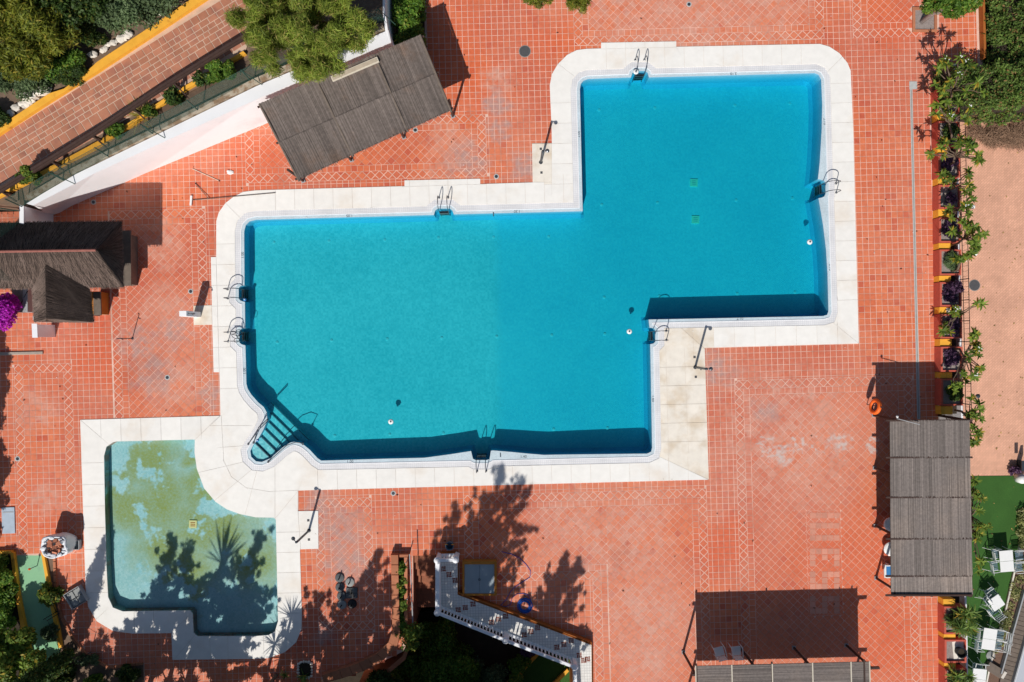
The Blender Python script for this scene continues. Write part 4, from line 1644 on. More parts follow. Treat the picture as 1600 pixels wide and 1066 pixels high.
# path: yellow kerb wall, tiles, thin kerb, planted strip, timber rail, chain fence
path = MB().prism(wpoly([(-120, 285), (0, 209), (320, 0), (430, -75), (520, -75), (395, 45), (384, 78), (0, 300), (-120, 370)], ZU), 2.0, ZU).build('tiled_path', MT['path_joint'])
tag(path, 'sloping footpath of large worn terracotta tiles', kind='structure')
d = Vector((360 - 0, 70 - 292)).normalized()       # along the path in the photo
nv = Vector((-d.y, d.x))                              # across, towards the pool
PATH_POLY = [(-40, 238), (0, 213), (60, 172), (150, 117), (322, 4), (400, -50), (500, -50), (392, 48), (382, 77), (0, 296), (-40, 320)]
org = Vector((0, 213))
cnt = 0
v = 0.0
row = 0
while v < 110:
    hgt = R.choice((8.2, 9.5, 12.5)) if v < 40 else R.choice((10.5, 15.0, 16.5))
    u = -60 + (row % 2) * 7
    while u < 520:
        wd = R.choice((10, 13, 16)) if v < 40 else R.choice((13, 15.5, 17))
        q = [org + d * (u + 0.7) + nv * (v + 0.7), org + d * (u + wd - 0.7) + nv * (v + 0.7), org + d * (u + wd - 0.7) + nv * (v + hgt - 0.7), org + d * (u + 0.7) + nv * (v + hgt - 0.7)]
        cc = sum(q, Vector((0, 0))) / 4
        if inside((cc.x, cc.y), PATH_POLY) and -30 < cc.x < 430 and cc.y > -20 and cnt < 420:
            z = ZU + 0.012 + R.uniform(-.006, .006)
            MB().prism(wpoly([(p.x, p.y) for p in q], ZU), ZU - 0.01, z).build('path_tile', MT['path_tile'], path)
            cnt += 1
        u += wd
    v += hgt
    row += 1
print('path tiles', cnt)
t = thing('yellow_kerb', W(160, 110, ZU), 'broad yellow painted kerb between the white rocks and the tiled path', 'kerb')
MB().prism(wpoly([(-60, 250), (0, 209), (75, 160), (150, 113), (245, 50), (322, -2), (380, -44), (366, -46), (300, -2), (246, 35), (205, 62), (152, 97), (138, 110), (118, 126), (100, 139), (78, 146), (62, 156), (20, 184), (-4, 199), (-60, 239)], ZU + .2), 2.0, ZU + 0.22).build('kerb', MT['yellow'], t)
t = thing('narrow_yellow_kerb', W(240, 160, ZU), 'narrow yellow kerb along the planted strip by the mesh fence', 'kerb')
MB().prism(wpoly([(-40, 322), (90, 255), (140, 228), (205, 190), (260, 152), (380, 80), (384, 84), (262, 158), (208, 195), (146, 234), (95, 260), (-40, 328)], ZU + .12), 2.0, ZU + 0.14).build('kerb', MT['yellow'], t)
# timber rail
t = thing('timber_rail', W(200, 180, ZU), 'long dark timber handrail on posts beside the tiled path', 'railing')
ra = [(-60, 332), (45, 268), (140, 210), (250, 137), (355, 72), (430, 28)]
for (x0, y0), (x1, y1) in zip(ra, ra[1:]):
    for off, w_ in ((0, 0.11), (3.2, 0.08)):
        a, b_ = W(x0 + off, y0 + off, 3.2 - off * .02), W(x1 + off, y1 + off, 3.2 - off * .02)
        MB().beam(a, b_, w_, 0.12).build('top_rail', MT['wood'], t)
for x, y in ((-5, 297), (75, 250), (140, 210), (205, 168), (268, 127), (332, 88)):
    c = W(x, y, 3.2)
    MB().box((c[0], c[1], 2.68), (0.11, 0.11, 1.0), 0.5).build('post', MT['wood'], t)
    MB().beam((c[0], c[1], 3.0), (c[0] + 0.25, c[1] - 0.35, 2.25), 0.06, 0.06).build('brace', MT['wood'], t)
# mesh fence: posts and netting
t = thing('mesh_fence', W(240, 205, 2.5), 'green wire mesh fence with leaning posts on top of the white wall', 'fence')
fb = [(34, 326), (100, 285), (170, 248), (240, 213), (310, 176), (392, 130), (470, 92), (545, 62), (600, 36)]
pv = [Vector(W(x, y - 3, 2.45)) for x, y in fb]
for i, p in enumerate(pv):
    tp = p + Vector((-0.10, 0.17, 0.95))
    MB().tube([p, tp], 0.028, 8).build('post', MT['net'] if False else mat('green_post_%d' % i, srgb(50, 78, 68), 0.6) if i == 0 else bpy.data.materials['green_post_0'], t)
    if i in (1, 3, 5, 8):
        MB().tube([tp - Vector((0, 0, .1)), p + Vector((0.55, -0.18, 0.02))], 0.02, 6).build('brace', bpy.data.materials['green_post_0'], t)
        MB().tube([tp - Vector((0, 0, .1)), p + Vector((-0.55, 0.35, -0.1))], 0.02, 6).build('brace', bpy.data.materials['green_post_0'], t)
for a, b_ in zip(pv, pv[1:]):
    o_ = Vector((-0.10, 0.17, 0.93))
    MB().add([a, b_, b_ + o_, a + o_], [(0, 1, 2, 3)]).build('netting', MT['net'], t)
    for k in (0.02, 0.98):
        MB().tube([a + o_ * k, b_ + o_ * k], 0.008, 5).build('wire', bpy.data.materials['green_post_0'], t)
pw_ = [Vector(W(30, 330, 2.45)), Vector(W(30, 380, 2.45)), Vector(W(30, 440, 2.45))]
t = thing('mesh_fence', pw_[0], 'dark end panel of mesh fence behind the thatched bar', 'fence')
for a, b_ in zip(pw_, pw_[1:]):
    o_ = Vector((-0.55, 0, 1.2))
    MB().add([a, b_, b_ + o_, a + o_], [(0, 1, 2, 3)]).build('netting', MT['net'], t)
    MB().tube([a, a + o_], 0.025, 7).build('post', bpy.data.materials['green_post_0'], t)
    MB().tube([a + o_, b_ + o_], 0.014, 6).build('top_wire', MT['grey_metal'], t)
# white rocks along the yellow kerb: each is its own stone
for i in range(46):
    if i < 16:
        x, y = R.uniform(2, 55), 0
        y = 186 - (x - 2) * 0.63 + R.uniform(-7, 4)
    elif i < 34:
        x = R.uniform(142, 205)
        y = 90 - (x - 142) * 0.62 + R.uniform(-4, 3)
    else:
        x = R.uniform(228, 272)
        y = 34 - (x - 228) * 0.68 + R.uniform(-8, 3)
    s_ = R.uniform(0.09, 0.2)
    c = W(x, y, ZU + 0.05)
    o = MB().rock((0, 0, 0), (s_ * 1.2, s_, s_ * .7), R).build('white_rock', MT['rock'], None, None)
    o.location = c
    tag(o, 'small white rock edging the bushes beside the broad yellow kerb', 'rock', 'white rocks by the yellow kerb')
o = MB().rock((0, 0, 0), (0.55, 0.25, 0.3), R).build('white_boulder', MT['rock'])
o.location = W(45, 151, ZU + .1)
tag(o, 'largest flat white boulder by the yellow kerb', 'rock')
o = MB().rock((0, 0, 0), (0.5, 0.28, 0.3), R).build('white_boulder', MT['rock'])
o.location = W(66, 143, ZU + .1)
tag(o, 'cracked white boulder half under the grey green bush', 'rock')

# ------------------------------------------------------------------ reed shelters
def reed_panel(parent, p00, p10, p11, p01, n_reed, m, mb, sag=0.03, along_v=True):
    """p00->p10 across the reeds, p00->p01 along them (world points)"""
    p00, p10, p11, p01 = (Vector(p) for p in (p00, p10, p11, p01))
    vs, fs = [], []
    seg = 4
    for i in range(n_reed):
        u0, u1 = i / n_reed, (i + 1) / n_reed
        um = (u0 + u1) / 2
        dz = R.uniform(-0.003, 0.006)
        e0, e1 = R.uniform(-0.012, 0.012), R.uniform(-0.02, 0.05) * (1 if R.random() < .85 else 2)
        n0 = len(vs)
        for k in range(seg + 1):
            v_ = k / seg
            vv = v_ + (e0 if k == 0 else e1 if k == seg else 0)
            sg = -sag * 4 * v_ * (1 - v_) * (0.6 + 0.4 * math.sin(um * 9))
            for uu, hz in ((u0, 0), (um, 0.007), (u1, 0)):
                p = (p00.lerp(p10, uu)).lerp(p01.lerp(p11, uu), vv)
                vs.append((p.x, p.y, p.z + dz + hz + sg))
        for k in range(seg):
            a = n0 + 3 * k
            fs.append((a, a + 1, a + 4, a + 3))
            fs.append((a + 1, a + 2, a + 5, a + 4))
    pan = mesh_np('reed_panel', np.array(vs), np.array(fs), m, parent)
    dn = Vector((0, 0, -0.035))
    bk = []
    for k in range(seg + 1):
        v_ = k / seg
        for uu in (0, 1):
            p = (p00.lerp(p10, uu)).lerp(p01.lerp(p11, uu), v_)
            bk.append((p.x, p.y, p.z - 0.03 - sag * 4 * v_ * (1 - v_)))
    MB().add(bk, [(2 * k, 2 * k + 1, 2 * k + 3, 2 * k + 2) for k in range(seg)]).build('panel_backing', mb, pan)
    return pan


def lerp2(a, b, t_):
    return (a[0] + (b[0] - a[0]) * t_, a[1] + (b[1] - a[1]) * t_)


# shelter by the white wall: three bays, two rows of panels
t = thing('reed_shelter', G(600, 170, 0), 'tilted reed roofed shelter standing against the white wall', 'shelter', 'reed roofed shelters')
zb, zf = 2.95, 2.62
cr = {'nw': (405, 162), 'ne': (656, 54.5), 'se': (704, 172), 'sw': (466, 280)}
def roofpt(u, v_):
    a = lerp2(cr['nw'], cr['ne'], u)
    b_ = lerp2(cr['sw'], cr['se'], u)
    p = lerp2(a, b_, v_)
    return W(p[0], p[1], zb + (zf - zb) * v_)
us = (0.0, 0.355, 0.715, 1.0)
for i in range(3):
    for j, (v0, v1) in enumerate(((0.0, 0.535), (0.515, 1.0))):
        e = 0.004
        dz = 0.03 * j + (0.0, 0.02, -0.01)[i]
        q = [Vector(roofpt(u, v_)) + Vector((0, 0, dz)) for u, v_ in ((us[i] + e, v0), (us[i + 1] - e, v0), (us[i + 1] - e, v1), (us[i] + e, v1))]
        reed_panel(t, q[0], q[1], q[2], q[3], 150, MT['reed_dark'], MT['reed_back'], 0.09)
for u in us:
    MB().tube([Vector(roofpt(u, 0.0)) + Vector((0, 0, -.02)), Vector(roofpt(u, 1.025)) + Vector((0, 0, -.02))], 0.055, 8).build('rafter', MT['wood_grey'], t)
for v_ in (0.02, 0.5, 0.98):
    MB().tube([Vector(roofpt(-0.02, v_)) + Vector((0, 0, -.12)), Vector(roofpt(1.02, v_)) + Vector((0, 0, -.12))], 0.055, 8).build('purlin', MT['wood'], t)
for x, y in ((707.5, 182), (631, 215), (549, 250.5), (474, 283)):
    MB().tube([G(x, y, 0.02), G(x + 1.5, y + 2, 2.58)], 0.065, 9).build('post', MT['wood'], t)
    MB().box(G(x, y, 0.03), (0.2, 0.2, 0.06), 0.4).build('post_base', MT['grey_metal'], t)
for u in us:
    p = Vector(roofpt(u, 0.04))
    MB().tube([(p.x, p.y, 0.02), (p.x, p.y, 2.86)], 0.065, 9).build('post', MT['wood'], t)
t2 = thing('timber_box', W(555, 107, 2.9), 'long pale timber box lying on the reed roof by the white wall', 'box')
a, b_ = Vector(W(518.5, 124, 2.98)), Vector(W(591, 93, 3.0))
MB().beam(a, b_, 0.26, 0.10).build('box', MT['wood_pale'], t2, bevel=0.01)
MB().beam(a.lerp(b_, .02) + Vector((0, 0, .052)), a.lerp(b_, .98) + Vector((0, 0, .052)), 0.18, 0.008).build('lid', mat('aged_board', srgb(186, 172, 152), .8, .15, 5), t2)

# shelter beside the planters
t = thing('reed_shelter', G(1410, 780, 0), 'long grey reed shelter of five bays beside the planter row', 'shelter', 'reed roofed shelters')
ZE = 2.62
ys = [657, 714.7, 777, 841.8, 900, 930]
for i in range(5):
    y0, y1 = ys[i] + (0 if i == 0 else 1.2), ys[i + 1] - 1.0
    xl0, xl1 = 1390.5 + i * 0.4, 1391 + i * 0.4
    xr0, xr1 = 1515 + (y0 - 657) * 0.016, 1515 + (y1 - 657) * 0.02
    tip = -0.10 if i == 4 else 0.0
    q = [W(xl0, y0, ZE), W(xr0, y0, ZE + 0.05), W(xr1, y1, ZE + 0.05 + tip), W(xl1, y1, ZE + tip)]
    reed_panel(t, q[0], q[1], q[2], q[3], 170, MT['reed'], MT['reed_back'], 0.015)
for y in ys:
    MB().beam(W(1384, y + 0.3, ZE - .03), W(1519, y, ZE - .0), 0.08, 0.08).build('rafter', MT['wood'], t)
for x in (1394, 1452, 1511):
    MB().beam(W(x, 655, ZE - 0.14), W(x + 3, 932, ZE - 0.14), 0.09, 0.12).build('purlin', MT['wood'], t)
for x, y in ((1364.5, 649), (1366, 731.5), (1367.5, 821.5), (1368.5, 903)):
    MB().tube([G(x, y, 0.02), G(x + 1, y, 2.52)], 0.065, 9).build('post', MT['wood'], t)
    MB().box(G(x, y, 0.03), (0.18, 0.18, 0.06), TH).build('post_base', MT['grey_metal'], t)
for y in (649, 731.5, 821.5, 903):
    MB().tube([G(1466, y, 0.02), G(1466, y, 2.52)], 0.065, 9).build('post', MT['wood'], t)
t = thing('thin_pole', W(1402, 655, 2.8), 'thin pale pole resting on the corner of the five bay reed roof', 'pole')
MB().tube([W(1401, 654, 2.78), W(1437, 663.5, 2.78)], 0.018, 6).build('pole', MT['grey_metal'], t)
MB().lathe(W(1401.5, 651, 2.75), [(0.05, 0), (0.06, .04), (0.02, .09)], 10).build('knob', MT['white_plastic'], t)

# shelter at the lower border
t = thing('reed_shelter', G(1220, 1040, 0), 'reed shelter with pale battens and white chairs under its eave', 'shelter', 'reed roofed shelters')
ZS = 2.56
def sp(x, v_):
    top = 1041 + (x - 1086) * (1034 - 1041) / (1358 - 1086)
    return W(x + v_ * 3, top + v_ * 120, ZS + 0.1 * v_)
bx = [1086.5, 1143, 1206, 1269, 1329, 1358]
for i in range(5):
    q = [sp(bx[i], 1), sp(bx[i], 0), sp(bx[i + 1], 0), sp(bx[i + 1], 1)]
    reed_panel(t, q[1], q[0], q[3], q[2], 190, MT['reed'], MT['reed_back'], 0.01)
for x in bx:
    MB().beam(Vector(sp(x, -.01)) + Vector((0, 0, .03)), Vector(sp(x, 1)) + Vector((0, 0, .03)), 0.05, 0.04).build('batten', MT['wood_pale'], t)
for x, y in ((1067.5, 1019), (1158, 1014), (1240, 1012), (1322, 1008)):
    MB().tube([G(x, y, 0.02), G(x, y, 2.46)], 0.065, 9).build('post', MT['wood'], t)
    MB().box(G(x, y, 0.03), (0.18, 0.18, 0.06), TH).build('post_base', MT['grey_metal'], t)
for x in (1067.5, 1158, 1240, 1322):
    MB().tube([G(x + 2, 1095, 0.02), G(x + 2, 1095, 2.5)], 0.065, 9).build('post', MT['wood'], t)
MB().beam(G(1062, 1018, 2.44), G(1334, 1008, 2.44), 0.1, 0.12).build('purlin', MT['wood'], t)
MB().beam(G(1064, 1095, 2.5), G(1334, 1092, 2.5), 0.1, 0.12).build('purlin', MT['wood'], t)
for x in (1088, 1206, 1350):
    MB().beam(sp(x, -.03), sp(x, .9), 0.07, 0.07).build('rafter', MT['wood'], t)

# plastic armchairs
def plastic_chair(label, group='white plastic armchairs'):
    t = thing('plastic_chair', (0, 0, 0), label, 'chair', group)
    MB().box((0, 0, 0.43), (0.46, 0.46, 0.03)).build('seat', MT['white_plastic'], t, bevel=0.01)
    b = MB()
    for k in range(7):
        b.box((-0.18 + k * 0.06, -0.25, 0.66), (0.035, 0.02, 0.40))
    b.box((0, -0.26, 0.87), (0.46, 0.03, 0.06)).build('backrest', MT['white_plastic'], t)
    for s_ in (-1, 1):
        MB().tube([(s_ * 0.25, -0.25, 0.70), (s_ * 0.27, 0.0, 0.66), (s_ * 0.27, 0.22, 0.64), (s_ * 0.26, 0.25, 0.0)], 0.024, 8).build('armrest', MT['white_plastic'], t, smooth=True)
        MB().tube([(s_ * 0.23, -0.22, 0.43), (s_ * 0.25, -0.30, 0.0)], 0.022, 8).build('leg', MT['white_plastic'], t)
    return t
pc = plastic_chair('white plastic armchair under the battened reed eave, nearest the corner post')
pc.location = G(1120, 1012, 0)
pc.rotation_euler = (0, 0, 0.25)
o = copy_tree(pc)
o['label'] = 'second white plastic armchair under the battened reed eave, partly behind a post'
o.location = G(1146, 1011, 0)
o.rotation_euler = (0, 0, 0.1)

# surfboards / loungers under the planter-side shelter
for y, m_, lb in ((817, 'white_plastic', 'white rounded lounger end poking out under the five bay reed roof'), (855, 'white_plastic', 'second white rounded lounger end under the five bay reed roof, next to the blue one')):
    t = thing('sun_lounger', G(1388, y, 0), lb, 'lounger', 'loungers stored under the reed roof')
    c = G(1397, y, 0)
    MB().lathe((c[0] - .35, c[1], 0.30), [(0.36, 0), (0.36, 0.05), (0.30, 0.08)], 20).build('head', MT[m_], t, smooth=False)
    MB().box((c[0] + 0.55, c[1], 0.33), (1.7, 0.6, 0.06), TH).build('bed', MT[m_], t, bevel=0.01)
    for a in (-.2, 1.2):
        for s_ in (-.25, .25):
            MB().box((c[0] + a, c[1] + s_, 0.15), (0.05, 0.05, 0.3)).build('leg', MT[m_], t)
t = thing('sun_lounger', G(1388, 889, 0), 'blue lounger with white edge under the five bay reed roof', 'lounger', 'loungers stored under the reed roof')
c = G(1399, 889, 0)
MB().box((c[0] + .3, c[1], 0.33), (1.9, 0.56, 0.05), TH).build('bed', MT['blue'], t, bevel=0.01)
MB().box((c[0] - .72, c[1], 0.34), (0.10, 0.66, 0.06), TH).build('end_rail', MT['white_plastic'], t)
for s_ in (-.30, .30):
    MB().box((c[0] + .3, c[1] + s_, 0.34), (1.95, 0.05, 0.07), TH).build('side_rail', MT['white_plastic'], t)
    MB().box((c[0] - .5, c[1] + s_, 0.15), (0.05, 0.05, 0.3)).build('leg', MT['white_plastic'], t)

# lifebuoy on its stand
t = thing('lifebuoy', G(1357, 632, 0), 'orange lifebuoy hung on a thin post near the reed shelter corner', 'lifebuoy')
c = G(1353.5, 633, 0.88)
rot = Matrix.Rotation(math.radians(-10), 3, 'Z') @ Matrix.Rotation(math.radians(-82), 3, 'Y')
MB().torus(c, 0.31, 0.10, 30, 10, rot).build('ring', MT['orange'], t, smooth=True)
b = MB()
MB().tube([G(1354.5, 632, 0), G(1355, 632, 1.55)], 0.02, 8).build('post', MT['dark_steel'], t)
MB().torus(c, 0.2, 0.03, 24, 6, rot).build('rope', MT['dark_steel'], t)
MB().tube([Vector(c) + rot @ Vector((0.3, 0, 0)), Vector(c) + rot @ Vector((0.46, 0, 0))], 0.02, 6).build('hook', MT['dark_steel'], t)

# ------------------------------------------------------------------ thatched bar
def thatch_face(parent, a, b_, c, d_, n, name='thatch', m=None, thick=0.012, lay=7):
    """a-b ridge edge, d-c eave edge; straw strands run from ridge to eave"""
    a, b_, c, d_ = (Vector(p) for p in (a, b_, c, d_))
    vs, fs = [], []
    nrm = (b_ - a).cross(d_ - a)
    if nrm.length < 1e-6:
        nrm = (c - b_).cross(d_ - a)
    nrm.normalize()
    if nrm.z < 0:
        nrm = -nrm
    seg = 3
    for i in range(n):
        u0 = (i + R.uniform(-.8, .8)) / n
        uw = 1.8 / n
        v0 = R.choice((0, 0, .15, .3, .45, .6, .75)) + R.uniform(-.03, .03)
        v1 = min(1.02, v0 + R.uniform(0.3, 0.6)) + R.uniform(0, .02)
        ln = R.uniform(0, thick)
        sk = R.uniform(-.015, .015)
        n0 = len(vs)
        for k in range(seg + 1):
            v_ = v0 + (v1 - v0) * k / seg
            for uu, hz in ((u0, 0), (u0 + uw / 2, 0.014), (u0 + uw, 0)):
                q = uu + sk * k
                q = min(1, max(0, q))
                p = (a.lerp(b_, q)).lerp(d_.lerp(c, q), v_)
                p = p + nrm * (hz + ln * (1 - 0.2 * k) + 0.015)
                vs.append(tuple(p))
        for k in range(seg):
            e = n0 + 3 * k
            fs.append((e, e + 1, e + 4, e + 3))
            fs.append((e + 1, e + 2, e + 5, e + 4))
    pan = mesh_np(name, np.array(vs), np.array(fs), m or MT['thatch'], parent)
    bk = [a, b_, c, d_]
    if (b_ - a).length < 1e-4:
        bk = [a, c, d_]
    MB().add([tuple(p) for p in bk] + [tuple(p - nrm * 0.12) for p in bk], [tuple(range(len(bk))), tuple(range(len(bk), 2 * len(bk)))] + [(i, (i + 1) % len(bk), (i + 1) % len(bk) + len(bk), i + len(bk)) for i in range(len(bk))]).build('thatch_layer', MT['reed_back'], pan)
    return pan


bar = thing('thatched_bar', G(180, 420, 0), 'thatched bar hut with a hipped roof and lower wing', 'hut')
RZ, EZ = 3.85, 2.35
r0, r1 = W(-60, 394, RZ), W(150, 391, RZ)
n0_, n1_ = W(34, 349, EZ + .1), W(190, 346, EZ)
n00 = W(-80, 349, EZ)
s1_ = W(193, 449, EZ)
s0_ = W(-80, 452, EZ)
thatch_face(bar, r0, r1, n1_, n00, 900, 'roof_slope')
thatch_face(bar, r0, r1, s1_, s0_, 900, 'roof_slope')
thatch_face(bar, r1, r1, s1_, n1_, 380, 'roof_hip')
MB().tube([r0, r1], 0.06, 8).build('ridge_roll', mat('ridge_mortar', srgb(150, 96, 86), 0.9, 0.2, 6), bar)
# lower wing: ridge runs away from the main roof
w0, w1 = W(71, 408, 3.35), W(73, 497, 3.25)
e0, e1 = W(140, 447, 2.3), W(147, 503.5, 2.25)
l0, l1 = W(50, 440, 2.3), W(53, 503, 2.25)
thatch_face(bar, w0, w1, e1, e0, 560, 'wing_slope')
thatch_face(bar, w0, w1, l1, l0, 360, 'wing_slope')
thatch_face(bar, w1, w1, e1, l1, 200, 'wing_hip')
for x, y in ((205, 372), (205, 440), (155, 492), (112, 492)):
    MB().tube([G(x, y, 0), G(x, y, 2.3)], 0.07, 9).build('post', MT['wood'], bar)
for p, q in (((205, 368), (205, 444)), ((60, 368), (205, 368))):
    MB().beam(G(*p, 2.22), G(*q, 2.22), 0.12, 0.12).build('beam', MT['wood'], bar)
MB().prism(gpoly([(203, 366), (222, 365), (222.5, 449), (204, 450)]), 0.98, 1.05).build('counter_top', MT['wood_grey'], bar)
MB().prism(gpoly([(206, 370), (215, 370), (215.5, 446), (207, 447)]), 0.0, 0.97).build('counter_front', MT['wood_grey'], bar)
MB().prism(gpoly([(165, 458), (176, 458), (177, 494), (166, 494)]), 0.98, 1.05).build('counter_top', MT['wood_grey'], bar)
MB().prism(gpoly([(156, 458), (170, 458), (170, 492), (157, 492)]), 0.0, 0.97).build('counter_front', MT['ochre'], bar)
MB().prism(gpoly([(60, 372), (66, 372), (66, 450), (60, 450)]), 0.0, 2.2).build('back_wall', MT['white_wall'], bar)
MB().prism(gpoly([(98, 496), (106, 496), (106, 502), (98, 502)]), 0.0, 2.2).build('side_wall', MT['white_wall'], bar)
# low white wall block beside the wing
t = thing('white_block', G(115, 512, 0), 'low white masonry block at the foot of the thatched wing', 'wall')
MB().prism(gpoly([(80, 508), (86, 508), (87, 527), (81, 527)]), 0.0, 1.33).build('block', MT['white_wall'], t)
MB().prism(gpoly([(79, 507), (87, 507), (88, 528), (80, 528)]), 1.33, 1.39).build('coping', MT['white_paint'], t)
# white box units behind the wing, their shade put into the grey colours
t = thing('air_conditioner', W(35, 470, 1.0), 'two box units beside the thatched wing, shade painted in as grey', 'appliance')
MB().box(W(37, 470, .4), (0.7, 1.2, 0.7)).build('casing', MT['concrete'], t, bevel=0.02)
MB().box(W(49, 470, .5), (0.25, 1.2, 0.9)).build('panel', MT['grey_metal'], t, bevel=0.02)
MB().tube([W(30, 480, .9), W(43, 455, .95)], 0.025, 6).build('pipe', MT['black'], t)
# wooden board on the tiles
t = thing('timber_plank', G(30, 552, 0), 'long weathered plank lying on the tiles near the bar', 'plank')
MB().box(G(33, 552, 0.04), (2.3, 0.13, 0.06), 0.02).build('plank', mat('bleached_plank', srgb(168, 156, 144), .8, .12, 6), t)
MB().box(G(33, 553.5, 0.02), (2.2, 0.05, 0.03), 0.02).build('edge_strip', MT['wood_pale'], t)

# ------------------------------------------------------------------ deck furniture and fittings
def manhole(x, y, z, r, label, m='cast_iron'):
    t = thing('manhole_cover', W(x, y, z), label, 'manhole')
    c = W(x, y, z)
    MB().lathe((c[0], c[1], z + 0.002), [(r * 1.12, 0), (r * 1.12, 0.008), (r, 0.010)], 28).build('frame', MT['concrete'], t)
    MB().lathe((c[0], c[1], z + 0.006), [(r, 0), (r, 0.012), (r * .95, 0.014)], 28).build('cover', MT[m], t)
    return t
manhole(820, 80.5, 0, 0.28, 'round dark iron manhole cover on the tiles above the long basin')
ZST = -2.0
manhole(1522.5, 446, ZST, 0.28, 'round brown manhole cover in the brick street')
for x, y, lb in ((359, 314 - 43, 'x'),):
    pass
for x, y, lb in ((146, 316, 'small round floor drain in the shade of the bar'), (298, 455.5, 'small round floor drain above the white shower pillar'), (261.5, 590, 'small round floor drain on the stained tiles beside the coping'), (614.5, 771, 'small round floor drain just below the pool coping'),
                 (649, 203.5, 'small round floor drain at the reed shelter front'), (775.5, 276, 'small green tinged drain in front of the pale bump slab'), (1076.5, 7, 'small round floor drain among the dusty diagonal tiles'), (27.5, 717, 'small round floor drain near the border tiles at the tree shadows')):
    t = thing('floor_drain', G(x, y, 0), lb, 'drain', 'round floor drains in the terrace')
    MB().lathe(G(x, y, 0.003), [(0.135, 0), (0.135, 0.006), (0.10, 0.009)], 18).build('ring', MT['drain'], t)
    MB().lathe(G(x, y, 0.008), [(0.085, 0), (0.085, 0.006), (0.04, 0.008)], 14).build('grate', MT['dark_steel'], t)
# long channel drain with its square box
t = thing('channel_drain', G(1430, 400, 0), 'long narrow steel channel drain running down the tiles by the planters', 'drain')
MB().prism(gpoly([(1421.5, 140), (1425.5, 140), (1437.5, 655), (1433, 655)]), 0.0, 0.012).build('channel', MT['drain'], t)
MB().prism(gpoly([(1423, 141), (1424.2, 141), (1435.9, 654), (1434.6, 654)]), 0.008, 0.015).build('slot', MT['concrete'], t)
MB().prism(gpoly([(1420.5, 127.5), (1432.5, 127.5), (1432.8, 139.5), (1420.8, 140)]), 0.0, 0.016).build('box_cover', MT['drain'], t)
# blue-grey board
t = thing('grey_board', G(12, 813, 0), 'flat blue grey board lying on the tiles near the tree shadows', 'board')
MB().box(G(14, 813, 0.03), (0.66, 1.35, 0.05), 0.03).build('board', mat('blue_grey_board', srgb(176, 190, 204), .7), t, bevel=0.008)
MB().box(G(14, 800, 0.058), (0.55, 0.05, 0.01), 0.03).build('batten', MT['grey_metal'], t)
# rubble sack
t = thing('rubble_sack', G(103, 845, 0), 'white woven builder sack open and full of broken tiles', 'sack')
b = MB()
cs = G(104, 846, 0)
prof = [(0.42, 0.0), (0.50, 0.25), (0.52, 0.6), (0.50, 0.85), (0.52, 0.98), (0.46, 1.0), (0.42, 0.9), (0.40, 0.72)]
N = 28
vs, fs = [], []
for r_, z in prof:
    for k in range(N):
        a = 2 * math.pi * k / N
        sq = 1.0 / max(abs(math.cos(a)), abs(math.sin(a))) ** 0.45
        w_ = 1 + 0.06 * math.sin(a * 5 + z * 4) + R.uniform(-.025, .025)
        vs.append((cs[0] + r_ * sq * w_ * math.cos(a) * 1.3, cs[1] + r_ * sq * w_ * math.sin(a) * 1.05, z + (0.06 * math.sin(a * 3 + 1) if z > .8 else 0)))
for i in range(len(prof) - 1):
    for k in range(N):
        fs.append((i * N + k, i * N + (k + 1) % N, (i + 1) * N + (k + 1) % N, (i + 1) * N + k))
MB().add(vs, fs).build('sack', MT['bag'], t, smooth=True)
for k in range(22):
    p = (cs[0] + R.uniform(-.4, .4), cs[1] + R.uniform(-.32, .32), 0.80 + R.uniform(0, .2))
    MB().box(p, (R.uniform(.12, .26), R.uniform(.1, .2), 0.03), R.uniform(0, 3), Matrix.Rotation(R.uniform(0, 3), 3, 'Z') @ Matrix.Rotation(R.uniform(-.6, .6), 3, 'X')).build('broken_tile', MT['rubble'], t)
for a in (0.7, 2.4, 3.9, 5.4):
    p = (cs[0] + .55 * math.cos(a), cs[1] + .44 * math.sin(a), 0.95)
    MB().torus(p, 0.12, 0.022, 14, 6, Matrix.Rotation(a, 3, 'Z') @ Matrix.Rotation(1.2, 3, 'Y')).build('strap', MT['blue_grey'], t)
for k in range(11):
    a = k * .57 + R.uniform(-.2, .2)
    p = (cs[0] + .56 * math.cos(a), cs[1] + .46 * math.sin(a), 0.97)
    MB().rock(p, (R.uniform(.08, .2), R.uniform(.06, .14), .07), R).build('sack_fold', MT['bag'], t)
# crate beside sack, tray
def crate(x, y, sx_, sy_, h, rot, label, m, z=0.0):
    t = thing('plastic_crate', G(x, y, z), label, 'crate', None, 0)
    c = G(x, y, z)
    M3 = Matrix.Rotation(rot, 3, 'Z')
    for i, (ox, oy, ww, dd) in enumerate(((0, sy_ / 2, sx_, .03), (0, -sy_ / 2, sx_, .03), (sx_ / 2, 0, .03, sy_), (-sx_ / 2, 0, .03, sy_))):
        p = M3 @ Vector((ox, oy, 0))
        MB().box((c[0] + p.x, c[1] + p.y, z + h / 2), (ww, dd, h), rot).build('side', MT[m], t)
    MB().box((c[0], c[1], z + .02), (sx_ - .04, sy_ - .04, .03), rot).build('bottom', MT[m], t)
    return t, c, M3
ct, c, M3 = crate(122, 850, 0.38, 0.45, 0.25, 0.0, 'small grey plastic crate beside the rubble sack', 'grey_metal')
for i in range(3):
    MB().box((c[0] - .1 + i * .1, c[1], .24), (.015, .42, .02), 0).build('bar', MT['dark_steel'], ct)
ct, c, M3 = crate(122.5, 931.5, 0.86, 0.86, 0.28, 0.55, 'grey plastic tray with four compartments on the tiles', 'grey_metal')
